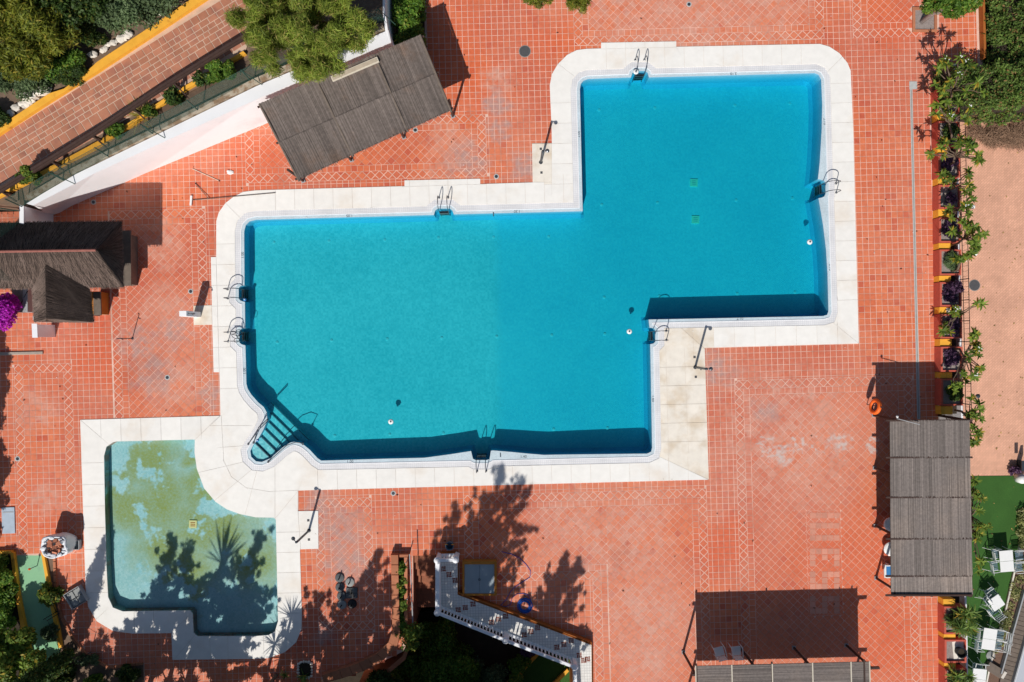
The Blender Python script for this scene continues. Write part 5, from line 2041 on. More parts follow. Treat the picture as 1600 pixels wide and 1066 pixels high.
for ox, oy in ((-.2, -.2), (.2, -.2), (-.2, .2), (.2, .2)):
    p = M3 @ Vector((ox, oy, 0))
    MB().box((c[0] + p.x, c[1] + p.y, 0.16), (0.36, 0.36, 0.05), 0.55).build('compartment', MT['granite_pale'], ct, bevel=0.02)
# parasol bases
def parasol_base(label, m):
    t = thing('parasol_stand', (0, 0, 0), label, 'parasol stand', 'parasol bases stored together')
    MB().lathe((0, 0, 0.005), [(0.235, 0), (0.24, 0.03), (0.22, 0.075), (0.08, 0.10)], 26).build('weight', MT[m], t)
    MB().lathe((0, 0, 0.10), [(0.03, 0), (0.03, 0.26)], 10).build('sleeve', MT['black'], t)
    MB().tube([(0.03, 0, 0.24), (0.09, 0, 0.24)], 0.012, 6).build('knob', MT['black'], t)
    return t
for x, y, m_, lb in ((531, 902.5, 'granite', 'round grey parasol base at the head of the longer row'), (531.5, 917.5, 'granite', 'round grey parasol base second in the longer row'), (534, 931, 'granite', 'round dark parasol base in shade, third in the longer row'), (534.5, 944.5, 'granite_pale', 'bluish round parasol base closing the longer row'),
                     (547, 909.5, 'granite_pale', 'palest round parasol base at the head of the shorter row'), (550.5, 943.5, 'black', 'black round parasol base below the square one')):
    o = parasol_base(lb, m_)
    o.location = G(x, y, 0)
    o.rotation_euler = (0, 0, R.uniform(0, 6))
t = thing('parasol_stand', G(550, 926, 0), 'square grey parasol base among the round ones', 'parasol stand')
c = G(550, 926, 0)
for ox, oy in ((-.15, -.14), (.15, -.14), (-.15, .14), (.15, .14)):
    MB().box((c[0] + ox, c[1] + oy, 0.05), (0.285, 0.265, 0.09), 0).build('slab', MT['granite'], t, bevel=0.015)
MB().lathe((c[0], c[1], 0.09), [(0.03, 0), (0.03, 0.24)], 10).build('sleeve', MT['black'], t)
MB().box((c[0], c[1], 0.10), (0.12, 0.52, 0.02), 0.5).build('bracket', MT['black'], t)
# hatch with yellow frame
t = thing('cellar_hatch', G(750, 903, 0), 'square grey hatch cover inside a yellow masonry frame', 'hatch')
x0, y0, x1, y1 = 722.5, 877, 776, 931
HZ = 0.34
def fr(a0, b0, a1, b1):
    return wpoly([(a0, b0), (a1, b0), (a1, b1), (a0, b1)], HZ)
MB().prism(fr(x0, y0, x1, y0 + 5), 0, HZ).build('frame', MT['ochre'], t)
MB().prism(fr(x0, y1 - 3, x1, y1), 0, HZ).build('frame', MT['ochre'], t)
MB().prism(fr(x0, y0 + 5, x0 + 3.2, y1 - 3), 0, HZ).build('frame', MT['ochre'], t)
MB().prism(fr(x1 - 3.6, y0 + 5, x1, y1 - 3), 0, HZ).build('frame', MT['ochre'], t)
MB().prism(fr(x0 + 3.3, y0 + 5.1, 749, y1 - 3.1), 0, HZ - .04).build('leaf_door', MT['tarp'], t)
MB().prism(fr(749.3, y0 + 5.1, x1 - 3.7, y1 - 3.1), 0, HZ - .036).build('leaf_door', MT['tarp'], t)
MB().torus(W(749, 906, HZ), 0.05, 0.012, 12, 6).build('pull_ring', MT['dark_steel'], t)
# coiled hose
t = thing('garden_hose', G(821, 946, 0), 'coiled bright blue garden hose on the tiles by the white terrace', 'hose')
for k in range(5):
    c = G(820.5 + R.uniform(-.8, .8), 946 + R.uniform(-.8, .8), 0.02 + 0.022 * (k % 3))
    MB().torus(c, 0.22 + 0.04 * k, 0.02, 36, 8).build('coil', MT['hose'], t, smooth=True)
t = thing('loose_hose', G(800, 880, 0), 'thin violet hose trailing over the shaded tiles', 'hose')
pts = [(784, 862), (800, 866), (812, 872), (822, 882), (829, 892), (828, 902), (817, 909), (806, 916), (798, 924), (790, 938), (782, 946), (790, 948), (798, 944), (800, 934), (808, 928), (818, 927), (826, 930), (829, 938)]
MB().tube([G(x, y, 0.02) for x, y in pts], 0.018, 6).build('hose', MT['hose_violet'], t)
# ring of white stones round a small plant
t = thing('stone_ring', G(477, 1046, 0), 'ring of white stones round a small planted hole', 'planter')
for k in range(18):
    a = 2 * math.pi * k / 18
    sq = 1 / max(abs(math.cos(a)), abs(math.sin(a))) ** 0.6
    MB().rock((G(477, 0)[0] + 0.36 * sq * math.cos(a), G(0, 1046)[1] + 0.42 * sq * math.sin(a), 0.05), (R.uniform(.06, .1), R.uniform(.06, .1), .08), R).build('stone', MT['rock'], t)
MB().box(G(477, 1046, 0.01), (0.62, 0.72, 0.03)).build('soil', MT['dark_soil'], t)
vs, fs = blades(G(475, 1055, 0.05), 26, 0.5, 0.07, (0.2, 1.2))
t2 = thing('yucca', G(474, 1055, 0), 'small spiky yucca inside the ring of white stones', 'plant')
mesh_np('leaves', np.array(vs), np.array(fs), MT['lf_yucca'], t2)
t2 = thing('yucca', G(446, 1055, 0), 'small spiky yucca on the tiles before the ring of white stones', 'plant')
vs, fs = blades(G(446, 1054, 0.05), 22, 0.36, 0.06, (0.2, 1.2))
mesh_np('leaves', np.array(vs), np.array(fs), MT['lf_yucca'], t2)
# pool cleaning poles
t = thing('pool_brush', G(300, 314, 0), 'long handled pool brush lying from the tiles onto the coping', 'brush')
MB().tube([G(300, 313.5, 0.06), G(431, 302, 0.07)], 0.017, 7).build('handle', MT['wood_grey'], t)
MB().box(G(299.5, 314, 0.06), (0.10, 0.50, 0.07), -0.08).build('head', MT['white_plastic'], t)
t = thing('loose_pole', G(317, 299, 0), 'short thin pole on the tiles touching the pool brush', 'pole')
MB().tube([G(306, 287, 0.03), G(327, 311, 0.09)], 0.017, 7).build('pole', MT['wood_grey'], t)
MB().lathe(G(306, 287, 0.0), [(0.03, 0), (0.03, 0.05)], 8).build('grip', MT['black'], t)
t = thing('loose_pole', G(322, 273, 0), 'thin pale pole on the tiles close to the white wall', 'pole')
MB().tube([G(301, 264, 0.03), G(343, 283, 0.03)], 0.017, 7).build('pole', MT['wood_pale'], t)
MB().lathe(G(343, 283, 0.0), [(0.03, 0), (0.03, 0.05)], 8).build('grip', MT['black'], t)
t = thing('paper_scrap', G(360, 270, 0), 'crumpled white rag on the tiles near the reed shelter corner', 'rag')
MB().rock((G(360, 270, .03)), (0.17, 0.13, 0.07), R).build('rag', MT['white_plastic'], t)
MB().rock((G(357, 268, .03)), (0.08, 0.07, 0.05), R).build('fold', MT['white_plastic'], t)
# pit tree
t = thing('tree_pit', G(1444, 30, 0), 'square tree pit edged with thin brick in the corner paving', 'planter')
for p in ([(1425, 12), (1463, 12), (1463, 16), (1425, 16)], [(1425, 47), (1463, 47), (1463, 51), (1425, 51)], [(1425, 16), (1429, 16), (1429, 47), (1425, 47)], [(1459, 16), (1463, 16), (1463, 47), (1459, 47)]):
    MB().prism(gpoly(p), 0, 0.07).build('edging', MT['kerb_brick'], t)
MB().prism(gpoly([(1429, 16), (1459, 16), (1459, 47), (1429, 47)]), -0.05, 0.015).build('soil', MT['grey_soil'], t)
# fallen leaves
b = MB()
for _ in range(190):
    x, y = R.uniform(30, 1450), R.uniform(20, 1060)
    if not inside((x, y), P_DECK) or inside((x, y), HOLE):
        continue
    c = G(x, y, 0.02)
    a = R.uniform(0, 6)
    s_ = R.uniform(0.03, 0.075)
    dx, dy = math.cos(a) * s_, math.sin(a) * s_
    b.add([(c[0] - dx, c[1] - dy, .012), (c[0] + dy * .45, c[1] - dx * .45, .04), (c[0] + dx, c[1] + dy, .015), (c[0] - dy * .45, c[1] + dx * .45, .035)], [(0, 1, 2, 3)])
tag(b.build('fallen_leaves', MT['dead_leaf']), 'scattered dead leaves on the terrace', kind='stuff')
b = MB()
for _ in range(150):
    x, y = R.uniform(30, 1450), R.uniform(20, 1060)
    if not inside((x, y), P_DECK) or inside((x, y), P_WATER) or inside((x, y), P_KID):
        continue
    c = G(x, y, 0.036)
    s_ = R.uniform(0.012, 0.03)
    b.box(c, (s_ * 1.5, s_, 0.008), R.uniform(0, 3))
tag(b.build('white_litter', MT['white_plastic']), 'tiny white specks scattered on the terrace', kind='stuff')

# ------------------------------------------------------------------ white terrace with balustrade
ZT = 0.33
tw = thing('white_terrace', W(800, 970, ZT), 'raised white mosaic terrace with an ochre side wall', 'terrace')
fl = [(686, 865), (716, 864), (716, 928.5), (925, 1007), (926, 1120), (897, 1120), (897, 1034), (684, 951)]
MB().prism(wpoly(fl, ZT), -3.2, ZT).build('base', MT['rust'], tw)
MB().prism(wpoly([(686.5, 866), (715, 865), (715, 929.5), (924, 1008), (925, 1120), (898, 1120), (898, 1033.5), (685, 950)], ZT), ZT, ZT + 0.008).build('mosaic_floor', MT['terrace'], tw)
MB().prism(wpoly([(714.5, 927), (925, 1006), (925, 1004.6), (715.5, 925.6)], ZT + .05), 0, ZT + 0.05).build('edge_kerb', MT['rust'], tw)
for x, y in ((692.5, 889), (701.5, 898), (711, 907), (739, 944), (727, 949.5), (716, 953), (790, 963), (779, 967.5), (768, 972.5), (840, 981), (829.5, 987), (819, 992), (892.5, 1001), (881, 1007), (870, 1011.5), (905, 1024), (912, 1032), (918, 1030)):
    c = W(x, y, ZT + .012)
    b = MB()
    for ox, oy, ww, dd in ((-.055, .085, .17, .07), (.085, .055, .07, .17), (.055, -.085, .17, .07), (-.085, -.055, .07, .17)):
        b.box((c[0] + ox, c[1] + oy, ZT + .011), (ww, dd, 0.006), 0)
    b.box((c[0], c[1], ZT + .011), (.06, .06, .006))
    b.build('inlay', MT['ornament'], tw)
bal = thing('balustrade', W(790, 990, ZT), 'white balustrade with turned balusters along the white terrace', 'railing')
BPROF = [(0.04, 0.0), (0.04, 0.06), (0.02, 0.10), (0.042, 0.24), (0.044, 0.32), (0.025, 0.48), (0.02, 0.60), (0.034, 0.70), (0.04, 0.74)]
bme = None
def baluster(p):
    global bme
    if bme is None:
        o = MB().lathe((0, 0, 0), BPROF, 10).build('baluster', MT['white_paint'], bal, smooth=True)
        bme = o.data
        me_off = Vector(WL[bal.name])
        for v in bme.vertices:
            v.co += me_off
        o.location = Vector(p) - me_off
    else:
        link('baluster', bme, bal, tuple(Vector(p) - Vector(WL[bal.name])))
A = Vector(W(686, 948, ZT + .06))
B_ = Vector(W(790, 990, ZT + .06))
C_ = Vector(W(896, 1031, ZT + .06))
for p, q, nb in ((A, B_, 20), (B_, C_, 18)):
    for k in range(nb):
        baluster(p.lerp(q, (k + 0.8) / (nb + .6)))
NWc, NEc = Vector(W(686, 868, ZT + .06)), Vector(W(714, 867, ZT + .06))
for k in range(5):
    baluster(NWc.lerp(NEc, (k + .8) / 5.6))
SD = Vector(W(899, 1110, ZT + .06))
for k in range(12):
    baluster(C_.lerp(SD, (k + 1) / 13))
for p, q in ((A, B_), (B_, C_), (NWc, NEc), (C_, SD)):
    up = Vector((0, 0, 0.78))
    MB().beam(p + up, q + up, 0.16, 0.10).build('hand_rail', MT['white_paint'], bal, bevel=0.015)
    MB().beam(p - Vector((0, 0, .02)), q - Vector((0, 0, .02)), 0.13, 0.07).build('bottom_rail', MT['white_paint'], bal)
wl = Vector((0, 0, 0))
MB().beam(NWc + Vector((0, 0, .34)), A + Vector((0, 0, .34)), 0.22, 0.80).build('solid_parapet', MT['white_paint'], bal, bevel=0.02)
for p in (A, B_, C_, NWc, NEc):
    MB().box(tuple(p + Vector((0, 0, .36))), (0.22, 0.22, 0.92), -0.38).build('pier', MT['white_paint'], bal, bevel=0.015)
    MB().lathe(tuple(p + Vector((0, 0, .78))), [(0.17, 0), (0.17, 0.05), (0.10, 0.10), (0.10, 0.14), (0.03, 0.18)], 12).build('pier_cap', MT['white_paint'], bal)
# blue bin next to the terrace
t = thing('blue_tub', G(704, 851, 0), 'blue grey tub with yellow handles by the terrace end', 'tub')
MB().lathe(G(703.5, 850, 0), [(0.16, 0), (0.2, 0.4), (0.22, 0.42), (0.19, 0.42), (0.15, 0.05)], 18).build('body', MT['blue_grey'], t)
for s_ in (-.17, .17):
    MB().torus((G(703.5, 850)[0] + s_, G(703.5, 850)[1] + .1, 0.45), 0.06, 0.018, 14, 6, Matrix.Rotation(1.3, 3, 'X')).build('handle', MT['yellow'], t)

# ------------------------------------------------------------------ brick wall with planting, steps, ravine
t = thing('brick_wall', G(616, 930, 0), 'wide brown capped wall curving round the end of the terrace', 'wall')
outer = [(611, 867), (612, 930), (613, 985), (607, 1004), (588, 1022), (560, 1036), (530, 1046), (503, 1055)]
innr = [(622, 867), (623, 930), (625, 990), (620, 1012), (600, 1031), (568, 1049), (535, 1060), (506, 1068)]
for i in range(len(outer) - 1):
    L = math.dist(outer[i], outer[i + 1])
    k = max(1, round(L / 16))
    for j in range(k):
        t0, t1 = j / k + .01, (j + 1) / k - .01
        q = [lerp2(outer[i], outer[i + 1], t0), lerp2(outer[i], outer[i + 1], t1), lerp2(innr[i], innr[i + 1], t1), lerp2(innr[i], innr[i + 1], t0)]
        MB().prism(wpoly(q, .45), 0.40, 0.45 + R.uniform(-.006, .006)).build('capping_tile', MT['kerb_brick'], t)
bw = wpoly(outer, .40) + wpoly(innr, .40)[::-1]
MB().prism(bw, -3.0, 0.40).build('body', MT['steps'], t)
t = thing('trough_wall', G(640, 930, 0), 'narrow brick trough wall holding creepers by the steps', 'wall')
MB().prism(gpoly([(633, 868), (638, 868), (638, 985), (633, 985)]), -3.0, 0.32).build('body', MT['kerb_brick'], t)
MB().prism(gpoly([(612, 864), (640, 864), (640, 868), (612, 868)]), 0.0, 0.30).build('end', MT['kerb_brick'], t)
MB().prism(gpoly([(622, 868), (633, 868), (633, 990), (623, 990)]), -3.0, 0.15).build('soil', MT['dark_soil'], t)
MB().prism(gpoly([(640, 1000), (644, 1000), (632, 1035), (600, 1062), (560, 1085), (555, 1080), (596, 1056), (627, 1030)]), -3.0, -0.3).build('outer_edge', MT['kerb_brick'], t)
t = thing('pipe_rail', G(641, 920, 0), 'pale pipe handrail beside the brick steps', 'handrail')
MB().tube([W(640, 866, 0.95), W(642, 900, 0.9), W(645.5, 985, 0.2)], 0.03, 8).build('rail', MT['grey_metal'], t)
for x, y, z in ((638, 872, .9), (639, 930, .6)):
    MB().tube([G(x, y, 0.1), G(x, y, z)], 0.025, 7).build('post', MT['grey_metal'], t)
t = thing('garden_steps', G(662, 900, 0), 'flight of brick steps descending to the shaded garden', 'steps')
for k in range(8):
    y0 = 868 + k * 12
    z = -0.14 - 0.17 * k
    MB().prism(gpoly([(646, y0), (684, y0), (684, y0 + 12.6), (646, y0 + 12.6)]), -3.1, z).build('step', MT['steps'], t)
MB().prism(gpoly([(643, 866), (646, 866), (646, 985), (643, 985)]), -3.1, -0.02).build('side_wall', MT['steps'], t)
rv = MB().prism(wpoly([(600, 1020), (646, 960), (690, 950), (900, 1035), (900, 1160), (480, 1160), (500, 1066)], -2.6), -3.1, -2.6).build('garden_bed', MT['dark_soil'])
tag(rv, 'shaded planting bed below the white terrace', kind='structure')
gp = MB().prism(wpoly([(838, 1020), (898, 1030), (898, 1160), (740, 1160)], -2.45), -3.1, -2.45).build('lower_green_path', MT['turf'])
tag(gp, 'dark green lower path under the balustrade', kind='structure')
t = thing('yellow_edging', W(800, 1060, -2.4), 'yellow kerb of the lower green path below the balustrade', 'kerb')
MB().prism(wpoly([(838, 1020), (842, 1024), (742, 1130), (736, 1128)], -2.3), -3.1, -2.28).build('kerb', MT['yellow'], t)
t = thing('yellow_edging', W(880, 1060, -2.4), 'second yellow kerb across the lower green path', 'kerb')
MB().prism(wpoly([(886, 1045), (889, 1049), (840, 1100), (836, 1096)], -2.3), -3.1, -2.28).build('kerb', MT['yellow'], t)

# ------------------------------------------------------------------ green side path, lower corner
gp2 = MB().prism(gpoly([(-20, 867), (21, 867), (88, 868), (96, 940), (100, 985), (92, 1020), (70, 1040), (55, 1150), (-20, 1150)]), -0.3, -0.012).build('green_path', MT['green_path'])
tag(gp2, 'pale green painted path beside the terrace', kind='structure')
for p, lb in (([(16, 864), (21, 863), (29, 930), (40, 985), (48, 1022), (52, 1060), (46, 1060), (40, 1022), (33, 985), (24, 930)], 'yellow kerb on the bushy side of the pale green path'),
              ([(64, 864), (68, 863), (76, 905), (84, 950), (92, 985), (96, 1012), (91, 1013), (86, 985), (79, 950), (71, 905)], 'yellow kerb between the pale green path and the terrace')):
    t = thing('path_kerb', G(p[0][0], p[0][1], 0), lb, 'kerb')
    MB().prism(wpoly(p, .18), -.3, 0.18).build('kerb', MT['yellow'], t)
t = thing('path_kerb', G(5, 865, 0), 'short yellow kerb closing the bed across the pale green path', 'kerb')
MB().prism(wpoly([(-40, 862), (18, 861), (18, 865), (-40, 866)], .18), -.3, 0.19).build('kerb', MT['yellow'], t)
o = MB().prism(gpoly([(-60, 868), (16, 868), (40, 1025), (52, 1150), (-60, 1150)]), -.3, 0.05).build('bush_bed', MT['dark_soil'])
tag(o, 'dark soil bed under the clipped bushes', kind='structure')
o = MB().prism(gpoly([(72, 866), (86, 866), (88, 920), (98, 965), (115, 997), (135, 1022), (170, 1042), (224, 1036), (228, 1150), (60, 1150), (96, 1015), (88, 960)]), -.3, 0.02).build('corner_bed', MT['soil'])
tag(o, 'soil bed along the curved terrace edge', kind='structure')
t = thing('curved_kerb', G(95, 960, 0), 'thin curved brick kerb round the tray and paddling pool corner', 'kerb')
ck = [(86, 866), (88, 920), (98, 965), (115, 997), (135, 1022), (170, 1042), (224, 1036)]
for p, q in zip(ck, ck[1:]):
    L = math.dist(p, q)
    k = max(1, round(L / 12))
    for j in range(k):
        a, b_ = lerp2(p, q, j / k + .01), lerp2(p, q, (j + 1) / k - .01)
        MB().beam(G(*a, 0.04), G(*b_, 0.04), 0.13, 0.10).build('brick', MT['kerb_brick'], t)
# low wire fence posts along it
t = thing('wire_fence', G(100, 970, 0), 'low dark wire fence posts along the curved brick kerb', 'fence')
prev = None
for x, y in ((90, 955), (95, 957), (113, 1002), (142, 1019)):
    MB().tube([G(x, y, 0), G(x, y, 1.05)], 0.02, 7).build('post', MT['black'], t)
    if prev:
        MB().tube([G(*prev, 1.0), G(x, y, 1.0)], 0.008, 5).build('wire', MT['black'], t)
    prev = (x, y)
MB().tube([G(90, 955, .1), G(98, 925, .95), G(102, 923, .1)], 0.015, 6).build('brace', MT['black'], t)
# small standing handle (sprinkler) on the green path
t = thing('tap_stand', G(55, 869, 0), 'short red headed stand casting a forked shadow on the green path', 'tap')
MB().tube([G(58, 884, 0), G(57.5, 884, .5)], 0.022, 7).build('stem', MT['blue_grey'], t)
MB().lathe(G(57.5, 884, .5), [(0.05, 0), (0.06, .05), (0.03, .1)], 10).build('head', MT['orange'], t)

# ------------------------------------------------------------------ planters by the street
def planter(y0, y1, label, fill, seed):
    t = thing('planter', G(1470, (y0 + y1) / 2, 0), label, 'planter', 'red brick planters by the street')
    xa, xb, h = 1456.5, 1490, 0.55
    s_ = (y0 - 300) * 0.013
    xa += s_
    xb += s_
    for p in ([(xa, y0), (xb, y0), (xb, y0 + 2.4), (xa, y0 + 2.4)], [(xa, y1 - 2.4), (xb, y1 - 2.4), (xb, y1), (xa, y1)], [(xa, y0 + 2.4), (xa + 3, y0 + 2.4), (xa + 3, y1 - 2.4), (xa, y1 - 2.4)], [(xb - 2.4, y0 + 2.4), (xb, y0 + 2.4), (xb, y1 - 2.4), (xb - 2.4, y1 - 2.4)]):
        MB().prism(gpoly(p), 0, h).build('side', MT['planter'], t)
    MB().prism(gpoly([(xa + 3, y0 + 2.4), (xb - 2.4, y0 + 2.4), (xb - 2.4, y1 - 2.4), (xa + 3, y1 - 2.4)]), 0, h - .1).build('soil', MT['grey_soil'], t)
    return t, (xa + xb) / 2, (y0 + y1) / 2
def fill_bed(x, y, m, label, cat='plant', count=1300, leaf=0.13, rx=0.42, ry=0.55, rz=0.16, z=0.47, aspect=0.4):
    b_ = G(x, y, z)
    t = thing('bedding_plant', b_, label, cat, 'bedding plants in the planters')
    cl = clump_cloud((b_[0], b_[1], z + rz * .6), (rx * .8, ry * .8, rz * .5), 16, 0.17)
    v, f = leaves(cl, count, leaf, aspect, 0.4)
    v[:, 2] = np.maximum(v[:, 2], z)
    mesh_np('foliage', v, f, MT[m], t)
    branchy(b_, [(q[0], q[1], q[2]) for q in cl[:4]], 0.015, 3).build('stem', MT['bark'], t)
YOFF = 4
spec = [(139, 177, 'purple', 'topmost'), (189, 228, 'dark', ''), (240, 277, 'purple', ''), (289, 326, 'sparse', ''), (340, 379, 'purple', ''), (390, 430, 'grey', ''), (441, 479, 'purple2', ''), (491, 529, 'purple', ''), (542, 581, 'purple', ''), (592, 634, 'dark', ''), (948, 991, 'yuccas', ''), (1000, 1036, 'pot', ''), (1045, 1095, 'yuccas', '')]
NM = ['first from the clipped hedge', 'second from the clipped hedge', 'third from the clipped hedge', 'with bare grey soil and one dark shrub', 'with purple leaves and one lime tuft', 'filled with grey green grass', 'with a dense dark violet shrub', 'next after the violet shrub', 'whose red rim is lit above the roof shadow', 'in the roof shadow of the five bay shelter', 'just after the five bay shelter, full of yellow tinged yuccas', 'with a round dark pot', 'last at the picture border, crowded with yuccas']
PL = {}
for (y0, y1, fill, _), nm in zip(spec, NM):
    # plan positions: pixels on the rim corrected to ground
    f = (H - 0.55) / H
    g0, g1 = 533 + (y0 - 533) * f, 533 + (y1 - 533) * f
    t, cx, cy = planter(g0, g1, 'red painted planter ' + nm, fill, 1)
    PL[y0] = (cx, cy)
    L = 'low %s plants in the planter ' + nm
    if fill == 'purple':
        fill_bed(cx, cy, 'lf_purple', 'low purple leaved plants in the planter ' + nm)
    elif fill == 'purple2':
        fill_bed(cx, cy, 'lf_purple', 'low purple and green plants in the planter ' + nm, count=900)
        fill_bed(cx + 3, cy - 9, 'lf_purple', 'dense dark violet shrub spilling over the planter rim', 'shrub', 1400, 0.14, .46, .4, .4)
    elif fill == 'dark':
        fill_bed(cx + 2, cy, 'lf_dark', 'dark green shrub in the planter ' + nm, 'shrub', 1300, 0.15, .4, .5, .35)
    elif fill == 'sparse':
        fill_bed(cx + 1, cy + 4, 'lf_purple', 'small dark shrub alone on the grey soil of its planter', 'shrub', 350, 0.16, .22, .3, .2)
    elif fill == 'grey':
        fill_bed(cx, cy, 'lf_grey', 'fine grey green grass filling a planter', 'grass', 2600, 0.24, .44, .58, .3, aspect=0.12)
    elif fill == 'yuccas':
        for k in range(14):
            x, y = cx + R.uniform(-10, 22), cy + R.uniform(-20, 20)
            z = R.uniform(.6, 1.1)
            t2 = thing('yucca', G(x, y, .45), 'spiky yellow green yucca in the planters below the five bay shelter', 'plant', 'yuccas in the lower planters')
            vs, fs = blades(G(x, y, z), 26, 0.5, 0.085, (-.1, 1.1))
            mesh_np('leaves', np.array(vs), np.array(fs), MT['lf_yucca'], t2)
            MB().tube([G(x, y, .44), G(x, y, z)], 0.03, 6).build('stem', MT['bark'], t2)
        fill_bed(cx - 4, cy, 'lf_grey', 'grey leaved groundcover under the yuccas ' + nm.split(',')[0], count=600)
# pot
px_, py_ = PL[1000]
t = thing('round_pot', G(px_ + 6, py_, .45), 'round dark pot standing in a planter between the yuccas', 'pot')
MB().lathe(G(px_ + 6, py_, .45), [(0.20, 0), (0.24, .28), (0.27, .3), (0.22, .3), (0.19, .18)], 22).build('pot', MT['black'], t)
MB().lathe(G(px_ + 6, py_, .58), [(0.2, 0), (0.19, .06)], 16).build('soil', MT['dark_soil'], t)
t = thing('concrete_slab', G(px_ + 7, py_ - 10, .4), 'cracked pale concrete slab under the round dark pot', 'slab')
MB().box(G(px_ + 7, py_ - 1, .44), (0.62, 0.9, 0.05), 0.1).build('slab', MT['rock'], t)
# yellow seats between planters
seat_ys = [(178, 188, 'shaded by frangipani below the clipped hedge'), (229, 239, 'in front of the second red planter gap'), (278, 288, 'before the bare grey planter'), (327, 339, 'between the bare planter and the lime tufted one'), (380, 389, 'between the lime tufted planter and the grassy one'), (431, 440, 'between the grassy planter and the violet shrub'), (480, 490, 'carrying a small open box, after the violet shrub'), (530, 541, 'brightest one above the roof shadow'), (582, 591, 'fully in the roof shadow'), (635, 648, 'dim, against the five bay shelter'), (937, 947, 'first below the five bay shelter'), (992, 999, 'between two yucca planters'), (1037, 1044, 'lowest, beneath the round pot')]
for y0, y1, nm in seat_ys:
    f = (H - 0.5) / H
    g0, g1 = 533 + (y0 - 533) * f, 533 + (y1 - 533) * f
    s_ = (g0 - 300) * 0.013
    t = thing('yellow_block', G(1464 + s_, (g0 + g1) / 2, 0), 'yellow masonry block ' + nm, 'block', 'yellow blocks between the planters')
    MB().prism(gpoly([(1457 + s_, g0), (1475 + s_, g0), (1475 + s_, g1), (1457 + s_, g1)]), 0, 0.46).build('block', MT['yellow'], t)
    MB().prism(gpoly([(1475.2 + s_, g0), (1489 + s_, g0), (1489 + s_, g1), (1475.2 + s_, g1)]), 0, 0.08).build('gutter', MT['dark_soil'], t)
    if y0 == 480:
        MB().box(G(1470 + s_, (g0 + g1) / 2, .48), (.2, .22, .04), 0).build('open_box', MT['wood_pale'], t)
# railing behind the planters
t = thing('street_railing', G(1493, 400, 0), 'slim black railing between the planters and the lower street', 'railing')
def rx(y):
    return 1491.5 + (y - 300) * 0.022
for y in range(150, 660, 32):
    MB().tube([G(rx(y), y, 0.0), G(rx(y), y, 0.95)], 0.022, 6).build('post', MT['black'], t)
for z in (0.5, 0.93):
    MB().tube([G(rx(140), 140, z), G(rx(655), 655, z)], 0.018, 6).build('rail', MT['black'], t)
for y in range(146, 655, 8):
    MB().tube([G(rx(y), y, 0.5), G(rx(y), y, 0.93)], 0.008, 5).build('bar', MT['black'], t)
t = thing('street_wall', G(1493, 560, -1), 'pale retaining wall under the black railing', 'wall')
MB().prism(gpoly([(1489, 100), (1492, 100), (1512, 1150), (1509, 1150)]), -3.2, 0.12).build('wall', MT['white_wall'], t)

# frangipani
FR = [(1468, 175, [(1478, 92, 2.2), (1500, 90, 2.4), (1480, 100, 2.3), (1465, 108, 2.2), (1498, 116, 2.5), (1517, 103, 2.6), (1528, 128, 2.7), (1461, 132, 2.2), (1475, 138, 2.4), (1510, 143, 2.6), (1538, 145, 2.6), (1484, 128, 2.1)], 'largest frangipani, wide crown against the clipped hedge', 4),
      (1470, 225, [(1466, 163, 2.0), (1480, 160, 2.2), (1497, 160, 2.3), (1515, 168, 2.4), (1463, 178, 1.9), (1485, 181, 2.1), (1505, 185, 2.5), (1474, 148, 2.1)], 'frangipani spreading just below the largest one', 2),
      (1472, 262, [(1470, 232, 1.8), (1478, 222, 1.7), (1475, 244, 1.6), (1452, 240, 1.7), (1500, 226, 2.4), (1515, 226, 2.8), (1528, 240, 2.9), (1531, 252, 2.7), (1520, 232, 2.9)], 'frangipani with forked limbs over the street near the dry fronds', 0),
      (1474, 300, [(1470, 273, 1.5), (1475, 284, 1.4), (1485, 280, 1.5), (1512, 276, 2.6), (1514, 288, 2.7), (1508, 299, 2.6)], 'frangipani with three tufts hanging over the street', 0),
      (1476, 335, [(1519, 313, 2.7), (1508, 322, 2.5), (1484, 325, 1.5), (1514, 334, 2.6), (1486, 340, 1.5), (1503, 346, 2.3)], 'frangipani with a pale flower beside the bare planter', 1),
      (1478, 385, [(1522, 355, 2.7), (1530, 366, 2.8), (1524, 377, 2.7), (1519, 383, 2.5), (1512, 357, 2.4), (1487, 361, 1.4)], 'slender frangipani with open looping limbs', 0),
      (1478, 425, [(1518, 396, 2.6), (1507, 402, 2.2), (1500, 407, 2.2)], 'small frangipani low over the railing', 1),
      (1479, 490, [(1527, 474, 2.8), (1494, 484, 1.6), (1490, 488, 1.4), (1473, 517, 1.1), (1484, 519, 1.1)], 'frangipani with one lone tuft far over the street', 1),
      (1481, 545, [(1519, 527, 2.6), (1528, 545, 2.7), (1521, 550, 2.6), (1533, 574, 2.8), (1522, 585, 2.7), (1524, 590, 2.6), (1504, 584, 2.0), (1500, 602, 1.8), (1488, 602, 1.6)], 'frangipani with the widest limbs, above the roof shadow', 2),
      (1484, 640, [(1518, 622, 2.4), (1530, 640, 2.7), (1533, 655, 2.7), (1523, 650, 2.5), (1513, 648, 2.2), (1520, 668, 2.4), (1530, 675, 2.6), (1519, 692, 2.3)], 'frangipani at the upper corner of the five bay shelter', 0),
      (1486, 790, [(1524, 751, 2.0), (1536, 779, 2.2), (1529, 798, 2.1), (1537, 825, 2.2), (1527, 842, 2.0), (1533, 878, 2.2), (1528, 893, 2.0), (1522, 770, 1.8)], 'row of yellowing tufts along the long side of the five bay shelter', 0)]
for px_, py_, tips, lb, fl_ in FR:
    frangipani(px_, py_, 0.42, tips, lb, fl_)
